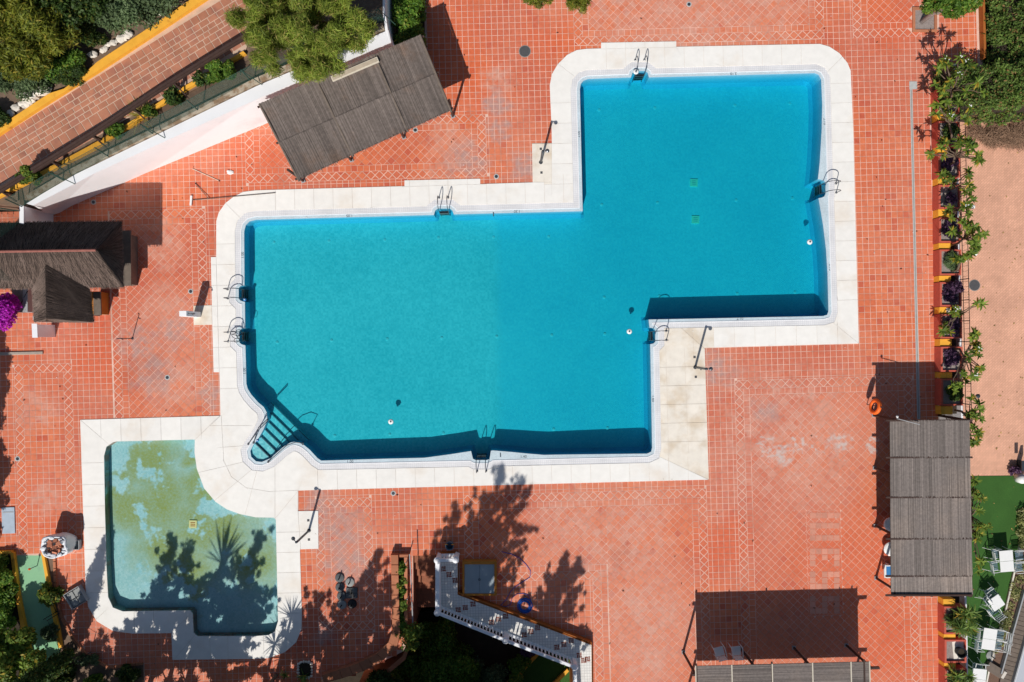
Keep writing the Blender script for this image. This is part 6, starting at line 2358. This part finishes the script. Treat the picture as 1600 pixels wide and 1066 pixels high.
# shrubs whose tufts show over the tiles between planter and terrace
# ------------------------------------------------------------------ street, turf yard
st = MB().prism(wpoly([(1470, 150), (2300, 150), (2300, 736), (1470, 744)], ZST), -3.2, ZST).build('street', MT['street'])
tag(st, 'salmon brick street below the planters', kind='structure')
tf = MB().prism(wpoly([(1470, 744.5), (2300, 736.5), (2300, 1300), (1470, 1300)], ZST), -3.2, ZST + 0.004).build('artificial_lawn', MT['turf'])
tag(tf, 'green artificial lawn of the lower yard', kind='structure')
gs = MB().prism(wpoly([(1604, 760), (1640, 760), (1640, 1180), (1520, 1180), (1546, 1040), (1562, 980), (1580, 900), (1594, 850)], ZST), -3.2, ZST + 0.06).build('gravel_bed', MT['pebble'])
tag(gs, 'brown gravel strip with groundcover beside the artificial lawn', kind='structure')
t = thing('gravel_edging', W(1580, 930, ZST), 'thin sandy edging between the artificial lawn and gravel strip', 'kerb')
e = [(1594, 850), (1585, 890), (1577, 925), (1568, 965), (1558, 1000), (1546, 1040), (1530, 1120)]
for p, q in zip(e, e[1:]):
    MB().beam(W(*p, ZST + .05), W(*q, ZST + .05), 0.08, 0.12).build('edging_stone', MT['rock'], t)
wk = MB().prism(wpoly([(1610, 880), (1720, 880), (1720, 1180), (1553, 1180), (1566, 1050)], ZST), -3.2, ZST + .10).build('boardwalk', MT['wood'])
tag(wk, 'weathered board walk at the yard corner', kind='structure')
d2 = (Vector((1566, 1050)) - Vector((1601, 920))).normalized()
for k in range(30):
    p = Vector((1601, 920)) + d2 * (k * 7.2)
    q = [p, p + d2 * 6.6, p + d2 * 6.6 + Vector((22, 6)), p + Vector((22, 6))]
    MB().prism(wpoly([(v_.x, v_.y) for v_ in q], ZST + .12), ZST + .10, ZST + .135 + R.uniform(-.006, .006)).build('board', MT['wood_grey'], wk)
t = thing('metal_curb', W(1580, 1000, ZST), 'galvanised edge strip along the board walk', 'kerb')
MB().beam(W(1600, 922, ZST + .2), W(1563, 1052, ZST + .2), 0.07, 0.2).build('strip', MT['grey_metal'], t)
MB().beam(W(1612, 960, ZST + .22), W(1580, 1075, ZST + .22), 0.07, 0.2).build('strip', MT['grey_metal'], t)
t = thing('grey_ramp', W(1595, 1030, ZST), 'smooth grey concrete ramp beyond the board walk', 'ramp')
MB().prism(wpoly([(1613, 965), (1700, 965), (1700, 1140), (1560, 1140), (1582, 1075)], ZST + .15), ZST, ZST + .15).build('slab', mat('pale_concrete', srgb(186, 190, 198), .8, .05, 1), t)
MB().prism(wpoly([(1612, 963), (1615, 964), (1583, 1078), (1580, 1076)], ZST + .2), ZST, ZST + .21).build('kerb', MT['white_paint'], t)
t = thing('board_step', W(1552, 1045, ZST), 'brown wooden step at the end of the gravel strip', 'step')
MB().box(W(1553, 1046, ZST + .12), (0.95, 0.5, 0.2), -0.55).build('tread', MT['wood_grey'], t, bevel=.01)
MB().box(W(1564, 1052, ZST + .10), (0.4, 0.4, 0.18), -0.55).build('landing', MT['rock'], t)
# groundcover in gravel
cl = []
for k in range(60):
    tt = R.random()
    x, y = 1601 - tt * 42 + R.uniform(-6, 6), 870 + tt * 150
    c = W(x, y, ZST + .1)
    cl.append((c[0], c[1], c[2], .18, .18, .1))
for k in range(16):
    c = W(1597 + R.uniform(-3, 8), R.uniform(800, 855), ZST + .2)
    cl.append((c[0], c[1], c[2], .25, .25, .3))
v, f = leaves(cl, 7000, 0.10, .5, .4)
o = mesh_np('groundcover', v, f, leaf_mat('variegated_leaves', srgb(96, 110, 60), srgb(170, 168, 110), srgb(214, 206, 160)))
tag(o, 'variegated groundcover in the gravel strip', kind='stuff')
b = MB()
for _ in range(110):
    x, y = R.uniform(1512, 1600), R.uniform(230, 1000)
    c = W(x, y, ZST)
    a = R.uniform(0, 6)
    s_ = R.uniform(.03, .07)
    dx, dy = math.cos(a) * s_, math.sin(a) * s_
    b.add([(c[0] - dx, c[1] - dy, ZST + .012), (c[0] + dy * .5, c[1] - dx * .5, ZST + .03), (c[0] + dx, c[1] + dy, ZST + .015), (c[0] - dy * .5, c[1] + dx * .5, ZST + .028)], [(0, 1, 2, 3)])
tag(b.build('fallen_leaves', mat('yellow_fallen_leaf', srgb(176, 150, 90), .9, .2, 9, island=.4)), 'yellowed leaves fallen on the street and artificial lawn', kind='stuff')
# tables with chairs
def yard_table(px, py, rot, label, long=True):
    z = ZST
    t = thing('garden_table', W(px, py, z + .75), label, 'table', 'white garden tables on the artificial lawn')
    c = W(px, py, z + .75)
    t.location = (c[0], c[1], z)
    WL[t.name] = Vector((c[0], c[1], z))
    L, w_ = (1.15, 0.72) if long else (0.68, 0.68)
    M3 = Matrix.Rotation(rot, 3, 'Z')
    def at(x, y, zz):
        p = M3 @ Vector((x, y, 0))
        return (c[0] + p.x, c[1] + p.y, z + zz)
    n = 2 if long else 1
    for k in range(n):
        yy = (k - (n - 1) / 2) * (L / n)
        MB().box(at(0, yy, .74), (w_, L / n - .012, .03), rot).build('table_top', MT['white_plastic'], t, bevel=.008)
    for sx_ in (-1, 1):
        for sy_ in (-1, 1):
            MB().tube([at(sx_ * (w_ / 2 - .05), sy_ * (L / 2 - .05), .72), at(sx_ * (w_ / 2 - .02), sy_ * (L / 2 - .03), 0)], .02, 7).build('leg', MT['white_plastic'], t)
    return c, M3


def yard_chair(px, py, rot, label, tilt=0.0):
    """white framed chair with slatted seat, tipped against a table"""
    z = ZST
    c = W(px, py, z + .5)
    t = thing('slatted_chair', (c[0], c[1], z), label, 'chair', 'white slatted chairs at the garden tables')
    M3 = Matrix.Rotation(rot, 3, 'Z') @ Matrix.Rotation(tilt, 3, 'X')
    base = Vector((c[0], c[1], z + .48))
    def at(x, y, zz):
        return tuple(base + M3 @ Vector((x, y, zz)))
    for k in range(6):
        p, q = at(-.2 + k * .08, -.2, 0), at(-.2 + k * .08, .22, 0)
        MB().beam(p, q, .05, .015).build('seat_slat', MT['blue_grey'], t)
    for k in range(4):
        MB().beam(at(-.22, -.24 - k * .03, .14 + k * .1), at(.22, -.24 - k * .03, .14 + k * .1), .015, .05).build('back_slat', MT['white_plastic'], t)
    for s_ in (-1, 1):
        MB().tube([at(s_ * .25, -.36, .5), at(s_ * .25, -.24, .05), at(s_ * .25, -.18, -.03), at(s_ * .26, -.34, -.48)], .017, 6).build('back_leg', MT['white_plastic'], t)
        MB().tube([at(s_ * .25, -.18, -.02), at(s_ * .25, .24, -.02), at(s_ * .26, .28, -.48)], .017, 6).build('front_leg', MT['white_plastic'], t)
        MB().tube([at(s_ * .25, -.3, .24), at(s_ * .28, .0, .22), at(s_ * .27, .24, .2), at(s_ * .26, .24, -.02)], .017, 6).build('armrest', MT['white_plastic'], t)
    return t
yard_table(1573, 877, 0.08 - math.pi * 0, 'white double garden table nearest the five bay shelter')
yard_chair(1556, 866, -math.pi / 2 + 0.15, 'slatted chair on the upper part of the topmost garden table')
yard_chair(1553, 885, -math.pi / 2 + 0.15, 'slatted chair on the lower part of the topmost garden table')
yard_chair(1593, 868, math.pi / 2 + 0.12, 'slatted chair tucked between the topmost table and gravel, upper one')
yard_chair(1592, 886, math.pi / 2 + 0.12, 'slatted chair tucked between the topmost table and gravel, lower one')
yard_table(1557, 942, 0.6, 'single square white garden table turned at an angle', False)
yard_chair(1545, 938, -math.pi / 2 + .7, 'slatted chair leaning at the angled table, shelter side')
yard_chair(1552, 955, 0.0 + .6, 'slatted chair leaning at the angled table, lower side')
yard_chair(1549, 927, -math.pi / 2 - .2 + .9, 'slatted chair above the angled table', 0.2)
yard_table(1546, 999, -0.15, 'white double garden table beside the round parasol base')
yard_chair(1532, 990, -math.pi / 2 - .1, 'slatted chair at the lower double table, upper one')
yard_chair(1529, 1008, -math.pi / 2 - .1, 'slatted chair at the lower double table, lower one')
yard_chair(1563, 992, math.pi / 2 - .15, 'slatted chair between the lower double table and gravel, upper one')
yard_chair(1560, 1008, math.pi / 2 - .15, 'slatted chair between the lower double table and gravel, lower one')
yard_table(1530, 1062, -0.1, 'white garden table cut by the picture border')
yard_chair(1528, 1043, math.pi - .1, 'dark seated slatted chair before the cut off table')
t = thing('parasol_stand', W(1547, 1024, ZST), 'round pale parasol base next to the lower double table', 'parasol stand')
c = W(1547, 1024, ZST)
MB().lathe((c[0], c[1], ZST + .01), [(.24, 0), (.24, .05), (.06, .09)], 24).build('weight', MT['granite_pale'], t)
MB().lathe((c[0], c[1], ZST + .09), [(.03, 0), (.03, .3)], 9).build('sleeve', MT['black'], t)
t = thing('white_lamp', W(1599, 748, ZST), 'large white dome at the street edge of the artificial lawn', 'lamp')
c = W(1599, 749, ZST + .4)
MB().lathe((c[0], c[1], ZST + .02), [(.26, 0), (.26, .3), (.22, .42), (.1, .5)], 24).build('dome', MT['white_plastic'], t, smooth=True)
MB().lathe((c[0], c[1], ZST + .5), [(.07, 0), (.05, .04)], 12).build('cap', MT['dark_steel'], t)
t = thing('street_bollard', W(1597, 728, ZST), 'dark post at the street border of the artificial lawn', 'bollard')
MB().box(W(1599, 728, ZST + .4), (.14, .5, .8)).build('body', MT['black'], t)
MB().box(W(1599, 728, ZST + .82), (.18, .54, .05)).build('cap', MT['dark_steel'], t)
bush('street_bush', 1581, 735, ZST, .28, .24, .25, MT['lf_purple'], 'small dark shrub at the corner of street and artificial lawn', count=600)
# dry palm fronds and white cloth
cl = []
for k in range(26):
    c = W(1560 + R.uniform(-42, 40), 205 + R.uniform(-20, 22) - 0.0, ZST + .2)
    cl.append((c[0], c[1], c[2], .5, .4, .2))
v, f = leaves(cl, 4200, .42, .045, .6)
o = mesh_np('dry_fronds', v, f, MT['dry'])
tag(o, 'heap of dry brown fronds on the street below the hedge', kind='stuff')
t = thing('white_sheet', W(1540, 173, ZST + .5), 'crumpled white sheet or board at the foot of the hedge', 'sheet')
for q in ([(1508, 176, .3), (1560, 168, .5), (1575, 172, .5), (1520, 179, .3)], [(1540, 171, .5), (1578, 166, .6), (1576, 174, .55), (1545, 178, .4)], [(1570, 171, .4), (1598, 172, .4), (1590, 175, .4), (1572, 175, .4)]):
    p = [W(x, y, ZST + z) for x, y, z in q]
    MB().add([*p, *[(a, b_, z - .05) for a, b_, z in p]], [(0, 1, 2, 3), (7, 6, 5, 4), (0, 1, 5, 4), (1, 2, 6, 5), (2, 3, 7, 6), (3, 0, 4, 7)]).build('fold', MT['wood_pale'], t)
for x, y, lb in ((1521, 323, 'small white street light by the flowering frangipani'), (1525, 396, 'small white street light by the small frangipani'), (1529, 619, 'small grey street light by the five bay shelter corner')):
    t = thing('street_lamp', W(x, y, ZST), lb, 'lamp', 'street lamps behind the railing')
    c = W(x, y, 1.2)
    ex = G(rx(y) + 1, 533 + (y - 533) * .97, 0)
    MB().tube([(ex[0], ex[1], .9), (c[0] - .1, c[1], 1.2), c], .018, 6).build('arm', MT['dark_steel'], t)
    MB().lathe((c[0], c[1], 1.12), [(.10, 0), (.11, .06), (.05, .12)], 12).build('head', MT['white_plastic'] if y < 500 else MT['dark_steel'], t)

# ------------------------------------------------------------------ hedge and orange wall
t = thing('orange_wall', G(1530, 20, 0), 'ochre garden wall beside the clipped hedge', 'wall')
MB().prism(gpoly([(1526, -90), (1529, -90), (1534, 94), (1531, 94)]), 0, 0.30).build('wall', MT['rust'], t)
MB().prism(gpoly([(1525.8, -90), (1529.4, -90), (1534.4, 94.4), (1530.8, 94.4)]), 0.30, 0.33).build('coping', MT['rust'], t)
def hedge(name, x0, y0, x1, y1, z0, z1, label, count, m, leaf=.16):
    a, b_ = G(x0, y1), G(x1, y0)
    t = thing(name, G((x0 + x1) / 2, (y0 + y1) / 2, z0), label, 'hedge')
    cl = []
    for _ in range(int((b_[0] - a[0]) * (b_[1] - a[1]) * 9)):
        cl.append((R.uniform(a[0], b_[0]), R.uniform(a[1], b_[1]), z1 - .28 + R.uniform(-.12, .08), .34, .34, .28))
    for _ in range(int((b_[0] - a[0] + b_[1] - a[1]) * 10)):
        e_ = R.choice('lrtb')
        x = a[0] if e_ == 'l' else b_[0] if e_ == 'r' else R.uniform(a[0], b_[0])
        y = a[1] if e_ == 'b' else b_[1] if e_ == 't' else R.uniform(a[1], b_[1])
        cl.append((x, y, R.uniform(z0 + .2, z1 - .3), .3, .3, .35))
    v, f = leaves(cl, count, leaf, .5, .35)
    mesh_np('foliage', v, f, m, t)
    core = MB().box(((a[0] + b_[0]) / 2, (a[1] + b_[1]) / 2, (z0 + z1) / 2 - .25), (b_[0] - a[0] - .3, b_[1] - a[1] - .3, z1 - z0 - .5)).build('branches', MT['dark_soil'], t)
    return t
hedge('clipped_hedge', 1539, -110, 1680, 112, -2.0, 0.75, 'tall clipped green hedge with brown patches beyond the ochre wall', 38000, MT['lf_hedge'], .14)
hedge('clipped_hedge', 1464, 117, 1650, 176, -2.0, 1.5, 'dense hedge block across the terrace corner behind the largest frangipani', 22000, MT['lf_hedge'], .14)
hedge('box_hedge', 627, -90, 659, 76, 0, 1.6, 'glossy green box hedge between the white wall and tiles', 15000, MT['lf_green'])

# ------------------------------------------------------------------ trees and bushes
# pine over the path
def pine(px, py, z0, crown, rad, label, m='lf_pine', count=70000, nc=120, sub=.40, leaf=.32):
    base = W(px, py, z0)
    return tree('pine_tree', base, crown, rad, MT[m], label, n_clump=nc, sub=sub, count=count, leaf=leaf, aspect=.085, trunk_r=.16, flat=.2, shell=.02)
c = W(468, 35, 4.6)
pine(470, 40, ZU, c, (3.3, 2.4, 1.1), 'bright olive green pine overhanging the path and white wall')
c = W(440, 108, 3.7)
t_ = c
# lower outlying sprays of the pine
tree('pine_tree', W(455, 95, ZU), W(490, 105, 3.9), (0.8, .7, .5), MT['lf_pine'], 'small pine spray reaching down over the reed roof', n_clump=16, sub=.4, count=8000, leaf=.28, aspect=.085, trunk_r=.05, shell=.02)
for px_, py_, cz, rd, m_, n_, lb, lf in (
        (22, 12, 5.2, (1.5, 1.3, 1.2), 'lf_olive', 11000, 'olive toned tree in the wooded corner above the path, nearest the border', .17),
        (22, 78, 4.4, (1.2, 1.1, 1.0), 'lf_olive', 8500, 'yellow green tree over the white boulders', .17),
        (68, 38, 4.7, (1.0, 1.1, 1.0), 'lf_olive', 6500, 'slim olive tree between its darker neighbours', .15),
        (105, 0, 4.8, (1.1, 1.0, 1.0), 'lf_dark', 6500, 'dark tree behind the shaded clearing', .16),
        (150, -4, 4.4, (1.1, .8, .9), 'lf_dark', 7000, 'dark green tree beside the grey leaved tree', .16),
        (192, 8, 4.0, (1.3, 1.0, .8), 'lf_grey', 11000, 'grey green tree overhanging the broad yellow kerb', .14),
        (238, -12, 4.0, (1.0, .8, .8), 'lf_grey', 8000, 'grey green tree where the yellow kerb leaves the picture', .14)):
    z0 = ZU
    tree('garden_tree', W(px_, py_, z0), W(px_, py_, cz), rd, MT[m_], lb, n_clump=42, sub=.44, count=int(n_ * 1.5) if m_ == 'lf_olive' else n_, leaf=lf + (.08 if m_ == 'lf_olive' else 0), aspect=.2 if m_ == 'lf_olive' else .5, shell=.1, group='trees above the tiled path')
bush('leafy_bush', 95, 95, ZU, 1.3, .95, .6, MT['lf_green'], 'bright green bush above the low dark hedge', count=9000, n_clump=24)
bush('leafy_bush', 112, 118, ZU, 1.0, .65, .35, MT['lf_dark'], 'low dark clipped hedge touching the yellow kerb', count=7000, n_clump=22, leaf=.09)
bush('leafy_bush', 40, 128, ZU, 1.5, .9, .55, MT['lf_grey'], 'grey green bush hanging over the white boulders', count=9000, n_clump=26, leaf=.13)
bush('leafy_bush', 75, 108, ZU, .8, .7, .5, MT['lf_dark'], 'dark bush between the bright one and the boulders', count=4000)
bush('leafy_bush', 150, 55, ZU, .9, .8, .5, MT['lf_dark'], 'dark spiky bush beside the white rocks', count=4500, aspect=.2, leaf=.25)
bush('leafy_bush', 5, 185, ZU, .6, .5, .4, MT['lf_dark'], 'dark bush at the border below the white rocks', count=2500)
bush('strip_shrub', 348, 116, ZU, 1.0, .55, .5, MT['lf_green'], 'dense green shrub in the strip under the pine', count=6000)
bush('strip_shrub', 318, 126, ZU, .5, .4, .3, MT['lf_dark'], 'wiry dark shrub beside the dense one under the pine', count=900)
bush('strip_shrub', 186, 208, ZU, .45, .38, .35, MT['lf_green'], 'small bright shrub midway along the mesh fence', count=2400)
bush('strip_shrub', 236, 175, ZU, .35, .3, .3, MT['lf_green'], 'little shrub next to the arching yellow grass', count=1200)
bush('strip_shrub', 55, 281, ZU + .3, .5, .55, .5, MT['lf_plum'], 'yellow green shrub at the wall corner by the mesh fence', count=3200)
bush('strip_shrub', 275, 154, ZU, .45, .35, .3, MT['lf_dark'], 'dark leafy shrub by the fence brace', count=1200, aspect=.35, leaf=.28)
t = thing('ornamental_grass', W(222, 180, ZU), 'arching yellow grass clump leaning over the timber rail', 'grass')
vs, fs = blades(W(222, 182, ZU), 60, 1.1, .05, (.3, 1.2), arch=.6, seg=4)
mesh_np('leaves', np.array(vs), np.array(fs), leaf_mat('straw_blades', srgb(130, 130, 60), srgb(190, 176, 96)), t)
MB().lathe(W(222, 182, ZU - .05), [(.12, 0), (.08, .15)], 8).build('crown', MT['dark_soil'], t)
t = thing('agave', W(282, 147, ZU), 'dark agave rosette in the planted strip', 'plant')
vs, fs = blades(W(282, 147, ZU), 24, .6, .1, (.2, 1.2), arch=.3)
mesh_np('leaves', np.array(vs), np.array(fs), MT['lf_dark'], t)
# twigs entering at the top
tree('garden_tree', G(838, -60, 0), W(836, -8, 4.0), (.75, .45, .4), MT['lf_olive'], 'tip of a feathery olive branch at the upper border', n_clump=14, sub=.28, count=3500, leaf=.22, aspect=.14, trunk_r=.05)
tree('garden_tree', G(905, -60, 0), W(904, 0, 4.0), (.5, .5, .4), MT['lf_olive'], 'second feathery olive branch at the upper border, nearer the pool', n_clump=12, sub=.26, count=3000, leaf=.22, aspect=.14, trunk_r=.05)
# leaning tree of the pit
t = thing('leaning_tree', G(1440, 33, 0), 'leaning tree with pale trunk growing from the square pit', 'tree')
MB().tube([G(1440, 34, -.05), G(1446, 30, .8), W(1466, 20, 2.2), W(1490, 0, 3.2)], [.13, .12, .10, .06], 9).build('trunk', MT['grey_soil'], t, smooth=True)
cl = clump_cloud(W(1492, -4, 3.4), (1.5, 0.95, .7), 46, .3)
v, f = leaves(cl, 6500, .17, .4, .3)
mesh_np('crown', v, f, MT['lf_green'], t)
branchy(W(1474, 12, 2.6), [q[:3] for q in cl[:9]], .05).build('limbs', MT['bark'], t)
# bougainvillea
bush('bougainvillea', 14, 488, .9, .85, .95, .7, MT['lf_magenta'], 'purple flowering bougainvillea beside the thatched wing', 'shrub', count=6500, leaf=.11, n_clump=24, aspect=.8)
bush('creeper', 36, 436, 1.2, .8, .55, .5, MT['lf_dark'], 'dark creeper in the gap under the thatched roof edge', count=4500)
# lower corner bushes
bush('clipped_bush', 10, 905, 0, .8, 1.5, .55, MT['lf_green'], 'bright bush along the bed at the head of the pale green path', count=9000, n_clump=26)
bush('clipped_bush', 14, 955, 0, .8, .9, .5, MT['lf_green'], 'darker bush in the middle of the bed by the pale green path', count=5000, n_clump=16)
tree('garden_tree', G(35, 1015, 0), W(22, 1030, 1.7), (1.35, 1.3, .8), MT['lf_plum'], 'round glossy yellow green bush tree in the lower corner', n_clump=40, sub=.42, count=12000, leaf=.19, aspect=.55, trunk_r=.07)
bush('clipped_bush', 85, 925, 0, .5, .6, .45, MT['lf_plum'], 'glossy shrub spilling over the yellow kerb onto the green path', count=1500, leaf=.24, aspect=.4)
bush('clipped_bush', 83, 985, 0, .45, .4, .3, MT['lf_grey'], 'low grey green shrub on the yellow kerb', count=1500)
bush('clipped_bush', 145, 1030, 0, .8, .35, .3, MT['lf_grey'], 'low shrub outside the curved brick kerb', count=2600)
bush('clipped_bush', 205, 1048, 0, .9, .45, .35, MT['lf_dark'], 'dark low hedge below the paddling pool corner', count=3800)
bush('clipped_bush', 100, 1050, 0, 1.4, .6, .6, MT['lf_dark'], 'dark shaded bush at the lower border beside the green path', count=6500, n_clump=22)
bush('clipped_bush', 160, 1062, 0, .9, .5, .7, MT['lf_green'], 'green bush on the lower border under the curved kerb', count=3500)
# narrow cypress and tall trees past the lower border (they throw the long shadows)
def cypress(px, py, h, r, label, m='lf_dark', z0=0, count=9000):
    b_ = G(px, py, z0)
    t = thing('cypress', b_, label, 'tree')
    cl = []
    for k in range(44):
        u = k / 43
        rr = r * (math.sin(math.pi * min(1, .12 + u * .88)) ** .7) * (1 - .35 * u) + .05
        cl.append((b_[0] + R.uniform(-.1, .1), b_[1] + R.uniform(-.1, .1), z0 + .5 + u * (h - .6), rr, rr, .3))
    v, f = leaves(cl, count, .14, .5, .3, shell=.2)
    mesh_np('crown', v, f, MT[m], t)
    MB().tube([b_, (b_[0], b_[1], z0 + h * .85)], [.1, .03], 8).build('trunk', MT['bark'], t)
cypress(118, 1016, 5.8, .52, 'narrow dark cypress at the curved kerb throwing a long tapering shadow')
def spire_tree(tip_px, tip_py, h, r, label, z0=0, count=7000, low=.12, group='tall trees past the lower border'):
    """ragged conifer whose tip throws its shadow at the given terrace pixel"""
    bx, by = tip_px - 8.27 * h, tip_py + 30.8 * h
    b_ = G(bx, by, z0)
    t = thing('shade_tree', b_, label, 'tree', group)
    cl, br = [], []
    nb = int(h * 3.2)
    for k in range(nb):
        u = low + (1 - low) * (k / (nb - 1)) ** .9
        a = k * 2.4 + R.uniform(-.5, .5)
        L = (r * (1 - u) ** .65 + .15) * R.uniform(.5, 1.45)
        rise = R.uniform(.35, .9)
        p0 = Vector((b_[0], b_[1], u * h))
        p1 = p0 + Vector((math.cos(a) * L, math.sin(a) * L, rise * L))
        br.append((p0, p1))
        m = max(2, int(L * 5))
        for j in range(m):
            t_ = .3 + .75 * j / (m - 1)
            p = p0.lerp(p1, t_)
            e_ = R.uniform(.13, .27) * (1.25 - .6 * t_)
            cl.append((p.x + R.uniform(-.12, .12), p.y + R.uniform(-.12, .12), p.z + R.uniform(-.1, .2), e_, e_, e_ * 1.2))
    v, f = leaves(cl, count, .2, .3, .2, shell=.2)
    mesh_np('crown', v, f, MT['lf_dark'], t)
    MB().tube([b_, (b_[0], b_[1], h * .9)], [.16, .03], 8).build('trunk', MT['bark'], t)
    b2 = MB()
    for p0, p1 in br:
        b2.tube([p0, p1], [.035, .01], 5)
    b2.build('limbs', MT['bark'], t)
    return t


for tx, ty, h, r_, n_, lb in (
        (232, 948, 5.0, 1.3, 5000, 'low conifer past the border by the paddling pool corner'),
        (262, 866, 7.2, 1.5, 6500, 'ragged conifer past the border, first over the paddling pool'),
        (286, 876, 7.0, 1.3, 5500, 'ragged conifer past the border, second over the paddling pool'),
        (395, 856, 7.8, 1.7, 10000, 'broad conifer past the border near the yucca palms'),
        (338, 905, 6.6, 1.6, 7000, 'ragged conifer past the border under the fan palm'),
        (382, 900, 6.8, 1.7, 8000, 'ragged conifer past the border beside the broad one'),
        (300, 930, 5.6, 2.2, 12000, 'wide low conifer past the border shading the pale slabs'),
        (380, 930, 5.4, 2.0, 11000, 'second wide low conifer past the border shading the pale slabs'),
        (160, 1000, 4.4, 1.3, 5000, 'small conifer past the border at the curved kerb'),
        (200, 985, 4.2, 1.2, 5000, 'second small conifer past the border at the curved kerb'),
        (470, 960, 5.4, .9, 5000, 'conifer past the border beside the stone ring'),
        (500, 935, 6.2, .8, 6000, 'narrow conifer past the border by the parasol bases'),
        (530, 958, 5.6, 2.2, 13000, 'wide conifer past the border shading the parasol bases'),
        (592, 868, 8.0, 1.2, 9000, 'tall conifer past the border over the brown capped wall'),
        (570, 900, 7.4, 1.5, 10000, 'conifer past the border next to the brown capped wall'),
        (610, 905, 7.0, 1.8, 11000, 'thick conifer past the border over the garden steps'),
        (560, 1000, 5.0, 2.6, 14000, 'spreading conifer past the border under the curved wall'),
        (712, 800, 10.5, 2.0, 10000, 'tall conifer past the border, first over the white terrace'),
        (785, 738, 12.2, 2.2, 16000, 'tallest conifer past the border over the cellar hatch'),
        (815, 752, 11.8, 2.0, 14000, 'twin of the tallest conifer past the border'),
        (760, 800, 10.6, 3.0, 20000, 'massive conifer past the border shading the cellar hatch'),
        (882, 872, 9.4, 1.5, 9000, 'slender conifer past the border over the terrace end'),
        (905, 880, 9.2, 1.3, 7000, 'second slender conifer past the border over the terrace end'),
        (862, 915, 8.8, 2.2, 12000, 'full conifer past the border by the lower green path')):
    spire_tree(tx, ty, h, r_ * 1.1, lb, -2.6 if tx > 640 else 0, n_)
# palms / yuccas casting star shaped shadows on the coping
t = thing('fan_palm', G(280, 1112, 0), 'tall fan leaved palm past the lower border by the paddling pool', 'tree')
vs, fs = blades(G(280, 1112, 7.0), 46, 1.7, .15, (.55, 1.5), arch=.1, seg=4)
mesh_np('crown', np.array(vs), np.array(fs), MT['lf_yucca'], t)
MB().tube([G(280, 1112, 0), G(280, 1112, 7.0)], [.16, .11], 8).build('trunk', MT['bark'], t)
for x, y, h in ((432, 1052, 2.9), (452, 1078, 3.0), (408, 1085, 2.6), (425, 1095, 2.2), (470, 1085, 2.4)):
    t = thing('yucca_palm', G(x, y, 0), 'spiky yucca palm past the lower border by the paddling pool', 'tree', 'yucca palms past the lower border')
    vs, fs = blades(G(x, y, h), 46, .95, .07, (-.3, 1.3), arch=.15)
    mesh_np('crown', np.array(vs), np.array(fs), MT['lf_yucca'], t)
    MB().tube([G(x, y + 3, 0), G(x, y, h)], [.10, .07], 8).build('trunk', MT['bark'], t)
# trees past the near border at the side, throwing the ragged shadow on the tiles
for i, (x, y, h, rd) in enumerate(((-40, 690, 3.4, (.8, 1.6, .9)), (-48, 760, 3.4, (.8, 1.2, .9)), (-42, 830, 3.2, (.8, 1.2, .9)), (-40, 890, 3.0, (.7, 1.0, .8)), (-46, 640, 3.2, (.7, 1.0, .9)))):
    tree('side_tree', G(x, y, 0), G(x, y, h), rd, MT['lf_dark'], ('tree beyond the side border throwing ragged shade on the tiles near the plank', 'tree beyond the side border shading the small floor drain', 'tree beyond the side border shading the blue grey board', 'tree beyond the side border above the clipped bushes', 'tree beyond the side border nearest the bar')[i], n_clump=30, sub=.36, count=7000, leaf=.18, group='trees beyond the side border')
# ravine bushes
for x, y, z, r_, h_, m_, n_, lb in ((640, 985, -.2, .8, .6, 'lf_plum', 1800, 'pale flowering shrub at the end of the trough wall'), (690, 985, -2.4, 1.3, .9, 'lf_green', 6000, 'dark shrub in the shaded garden below the terrace corner'), (700, 1035, -2.4, 1.7, 1.2, 'lf_green', 9000, 'large dark shrub filling the shaded garden'), (655, 1040, -2.4, 1.2, .9, 'lf_green', 5000, 'green shrub near the outer trough wall'), (760, 1050, -2.4, 1.3, .8, 'lf_grey', 5000, 'dark shrub beside the yellow kerb of the lower path'), (812, 1030, -2.3, .6, .6, 'lf_green', 2500, 'sunlit green shrub at the lower green path'), (826, 1008, -2.3, .5, .5, 'lf_purple', 1800, 'brownish shrub under the balustrade'), (805, 1052, -2.3, .5, .5, 'lf_plum', 1800, 'light green shrub at the yellow kerb below the balustrade'), (600, 1062, -.6, 1.0, .5, 'lf_dark', 3500, 'dark shrub outside the curved brown wall')):
    bush('ravine_shrub', x, y, z, r_, r_ * .8, h_, MT[m_], lb, count=n_, n_clump=18)
for k, (y0, m_, n_) in enumerate(((888, 'lf_green', 500), (908, 'lf_plum', 900), (925, 'lf_green', 700), (945, 'lf_plum', 900), (968, 'lf_green', 600))):
    bush('trough_creeper', 628.5, y0, .1, .24, .36, .22, MT[m_], ('first creeper tuft at the head of the brick trough', 'bright creeper tuft second in the brick trough', 'creeper tuft in the middle of the brick trough', 'trailing creeper tuft past the trough middle', 'last creeper tuft in the brick trough')[k], group='creepers in the brick trough', count=n_, n_clump=8, sub=.15)
hedge('added_shade_hedge', 585, 1120, 862, 1152, -2.6, 3.9, 'unseen hedge past the lower border, added to shade the sunken garden', 26000, MT['lf_dark'], .2)  # out of view, added only to keep the sunken garden in shade
tree('side_tree', W(-25, 345, ZU), G(-28, 345, 5.2), (.9, 1.1, .8), MT['lf_dark'], 'tree beyond the side border throwing shade on the tiled path', n_clump=30, sub=.36, count=6000, leaf=.18, group='trees beyond the side border')
